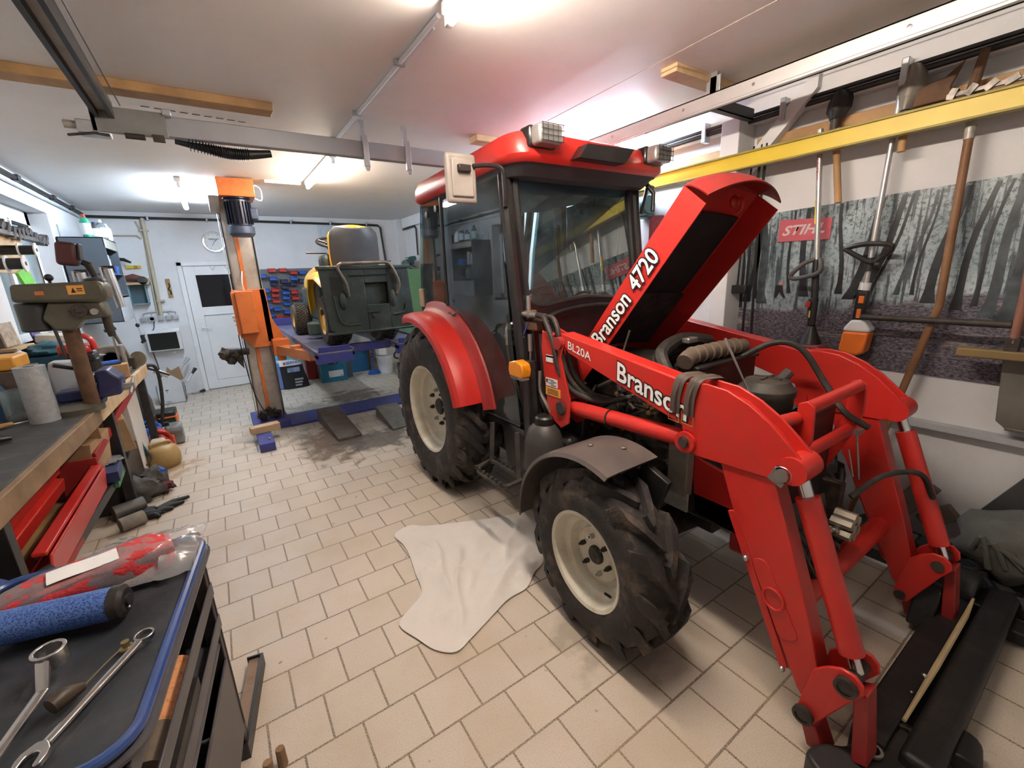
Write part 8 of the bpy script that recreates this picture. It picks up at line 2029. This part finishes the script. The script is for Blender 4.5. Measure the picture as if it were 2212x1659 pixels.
finish(G().sheet(lambda u, v: RA @ Vector((-0.075 + 0.13 * u, -0.045 + 0.06 * v, 0.0945 + 0.001 * math.sin(u * 7) - 0.014 * max(0, 0.25 - v))), 8, 6, 0.001), 'paper_label', LABEL, rp)
# plastic bag
def bagfn(u, v):
    x = -0.30 + 0.33 * u; y = -0.21 + 0.26 * v
    edge = min(u, 1 - u, v, 1 - v)
    h = 0.055 * min(1, edge * 5) * (0.5 + 0.8 * abs(noise.noise(Vector((u * 3.2, v * 3, 2))))) + 0.012 * noise.noise(Vector((u * 11, v * 9, 0))) + 0.006 * noise.noise(Vector((u * 25, v * 25, 0)))
    rag = 0.02 * noise.noise(Vector((u * 6, v * 6, 9)))
    zz = CZ + 0.004 + max(0.001, h)
    if y > 0.0 or x > 0.0:
        zz = CZ + 0.012 + max(0.0, h * 0.7)
    return cw(min(x + rag, 0.004), min(y + rag, 0.03), zz)
bgp = finish(G().sheet(bagfn, 30, 26), 'plastic_bag', FILM, None, 0, 40)
tag(bgp, 'crumpled clear plastic bag on the far end of the cart top', 'plastic bag')
# blue roll with black end
br_ = thing('blue_roller', 'thick blue mesh covered roll with a black end cap lying on the cart', 'roll', (-0.45, 1.27, CZ))
p1_, p0_ = Vector((-0.318, 1.243, CZ + 0.036)), Vector((-0.62, 1.32, CZ + 0.036))
dd = (p1_ - p0_).normalized()
def mesh_blue():
    m = bpy.data.materials.new('blue_mesh_weave'); m.use_nodes = True
    nt = m.node_tree; N, L = nt.nodes, nt.links; b = N['Principled BSDF']; b.inputs['Roughness'].default_value = 0.45
    tc = N.new('ShaderNodeTexCoord'); vo = N.new('ShaderNodeTexVoronoi'); vo.inputs['Scale'].default_value = 230
    L.new(tc.outputs['Object'], vo.inputs['Vector'])
    r = N.new('ShaderNodeValToRGB'); r.color_ramp.elements[0].position = 0.2; r.color_ramp.elements[1].position = 0.62
    r.color_ramp.elements[0].color = (0.01, 0.03, 0.16, 1); r.color_ramp.elements[1].color = (0.07, 0.16, 0.45, 1)
    L.new(vo.outputs['Distance'], r.inputs[0]); L.new(r.outputs[0], b.inputs['Base Color'])
    bp = N.new('ShaderNodeBump'); bp.inputs['Strength'].default_value = 0.6; bp.inputs['Distance'].default_value = 0.002
    L.new(vo.outputs['Distance'], bp.inputs['Height']); L.new(bp.outputs[0], b.inputs['Normal'])
    return m
finish(G().cyl(p0_, p1_, 0.037, n=36), 'roll', mesh_blue(), br_, 0, 40)
finish(G().tube([p1_ - dd * 0.004, p1_ + dd * 0.014, p1_ + dd * 0.022], [0.039, 0.037, 0.028], 28).cyl(p1_ + dd * 0.02, p1_ + dd * 0.028, 0.014, n=12), 'end_cap', BLACKP, br_, 0, 40)
finish(G().ball(p1_ + dd * 0.024 + Vector((0, -0.012, -0.012)), 0.004), 'cap_screw', STEEL, br_)
# wrenches
WZ = CZ - 0.004
CHR = mat('satin_chrome', (0.58, 0.57, 0.56), 0.27, 1.0, 0.06, 20)
def wrench(name, label, ring_c, ring_r, end_c, jaw, wd, hgt, ring_z, offset):
    rc, ec = Vector((*ring_c, WZ)), Vector((*end_c, WZ))
    d = (ec - rc).normalized(); s_ = Vector((-d.y, d.x, 0)); up = Vector((0, 0, 1))
    t = thing(name, label, 'wrench', rc)
    g = G()
    # ring with a twelve point bore
    zt = WZ + ring_z
    n = 48
    loops = []
    for r_o, z_ in ((ring_r, zt - hgt), (ring_r, zt), (None, zt), (None, zt - hgt)):
        row = []
        for k in range(n):
            a = 2 * PI * k / n
            r_ = r_o if r_o else ring_r * (0.72 + 0.05 * abs(math.sin(6 * a)))
            row.append(g.bm.verts.new(Vector((rc.x, rc.y, z_)) + d * (r_ * math.cos(a)) + s_ * (r_ * math.sin(a))))
        loops.append(row)
    for i in range(4):
        A, B = loops[i], loops[(i + 1) % 4]
        for k in range(n):
            g.bm.faces.new((A[k], A[(k + 1) % n], B[(k + 1) % n], B[k]))
    finish(g, 'ring_head', CHR, t, 0.001)
    # shank, cranked down from the ring
    st = [rc + d * ring_r * 0.92 + up * (ring_z - hgt / 2), rc + d * (ring_r * 0.92 + offset) + up * (0.008)]
    last = ec - d * (0.0 if not jaw else jaw * 0.9) + up * 0.006
    g = G()
    rows = []
    for p, w_, h_ in ((st[0], wd * 1.1, hgt * 0.8), (st[1], wd, 0.009), (st[1].lerp(last, 0.5), wd * 0.9, 0.009), (last, wd, 0.009)):
        rows.append([g.bm.verts.new(p + s_ * (sx_ * w_ / 2) + up * (sz * h_ / 2)) for sx_, sz in ((-1, -0.6), (-0.6, -1), (0.6, -1), (1, -0.6), (1, 0.6), (0.6, 1), (-0.6, 1), (-1, 0.6))])
    for A, B in zip(rows, rows[1:]):
        for k in range(8):
            g.bm.faces.new((A[k], A[(k + 1) % 8], B[(k + 1) % 8], B[k]))
    g.bm.faces.new(rows[0]); g.bm.faces.new(rows[-1][::-1])
    finish(g, 'shank', CHR, t, 0.0008)
    if jaw:
        ang = R(15)
        d2 = d * math.cos(ang) + s_ * math.sin(ang); s2 = Vector((-d2.y, d2.x, 0))
        def jp(a, b_):
            return ec + d2 * (a * jaw) + s2 * (b_ * jaw)
        out = [(-1.05, -0.28), (-0.75, -0.55), (-0.3, -0.85), (0.2, -0.92), (0.75, -0.80), (1.05, -0.56), (0.95, -0.42), (0.25, -0.42), (-0.05, -0.36), (-0.22, -0.12), (-0.22, 0.12), (-0.05, 0.36), (0.25, 0.42), (0.85, 0.42), (1.0, 0.56), (0.8, 0.85), (0.2, 0.95), (-0.3, 0.85), (-0.75, 0.55), (-1.05, 0.28)]
        pl_ = [jp(a, b_) for a, b_ in out]
        g = G().prism([(p.x, p.y) for p in pl_], 'z', WZ, WZ + 0.011)
        finish(g, 'open_jaw', CHR, t, 0.0025, seg=3)
    return t
wrench('combination_wrench', 'shiny combination wrench with open jaw lying along the cart edge', (-0.2595, 1.118), 0.0185, (-0.3835, 0.908), 0.024, 0.0165, 0.012, 0.016, 0.02)
wrench('ring_wrench', 'large worn ring wrench cut off by the left edge of the photo', (-0.398, 1.112), 0.027, (-0.455, 0.86), 0, 0.02, 0.034, 0.064, 0.022)
# bolt with wire and dark knob
kn = thing('drain_plug', 'dark greasy plug with a wire and a brass bolt lying between the two wrenches', 'plug', (-0.36, 1.02, WZ))
finish(G().tube([(-0.380, 0.998, WZ + 0.017), (-0.366, 1.012, WZ + 0.018), (-0.352, 1.022, WZ + 0.014), (-0.343, 1.030, WZ + 0.010)], [0.016, 0.018, 0.012, 0.008], 16), 'plug', mat('greasy_plug', (0.045, 0.03, 0.018), 0.5, 0.2, 0.4, 40), kn, 0, 40)
finish(G().tube([(-0.343, 1.030, WZ + 0.010), (-0.322, 1.062, WZ + 0.012), (-0.303, 1.095, WZ + 0.010), (-0.295, 1.105, WZ + 0.008)], 0.0015, 6, smooth=3), 'wire', mat('wire_olive', (0.2, 0.17, 0.1), 0.5, 0.5), kn)
finish(G().lathe([(0, 0), (0.013, 0), (0.013, 0.004), (0.007, 0.005), (0.0075, 0.018), (0, 0.019)], (-0.2905, 1.112, WZ), 'z', 14), 'bolt', mat('brass_bolt', (0.45, 0.38, 0.2), 0.3, 0.9), kn)
# wooden beam piece and blocks on the floor beside the cart
wbk = thing('timber_bar', 'dusty timber bar with a black edge on the floor beside the tool cart', 'timber', (-0.15, 1.68, 0))
WM = Matrix.Translation((-0.145, 1.68, 0)) @ Matrix.Rotation(R(-11), 4, 'Z')
finish(G().box(-0.045, 0.0, -0.2, 0.2, 0.0, 0.05).xform(WM), 'bar', mat('dusty_timber', (0.24, 0.17, 0.12), 0.8, 0, 0.2, 10, (0.08, 0.055, 0.04), 0.5, 8), wbk, 0.003)
finish(G().box(0.0, 0.010, -0.205, 0.205, 0.0, 0.062).box(-0.05, 0.0, 0.2, 0.206, 0, 0.062).box(-0.05, 0, -0.206, -0.2, 0, 0.062).xform(WM), 'black_edge', BLACKINK, wbk)
for k, (x, y, lab) in enumerate(((-0.085, 1.385, 'right'), (-0.125, 1.36, 'left'))):
    simple('wood_stake', '%s of two rough wooden stakes standing at the corner of the cart' % lab, 'stake', G().tube([(x, y, 0), (x, y + 0.005, 0.07)], [0.016, 0.014], 8), mat('rough_stake', (0.25, 0.15, 0.08), 0.8, 0, 0.3, 14))
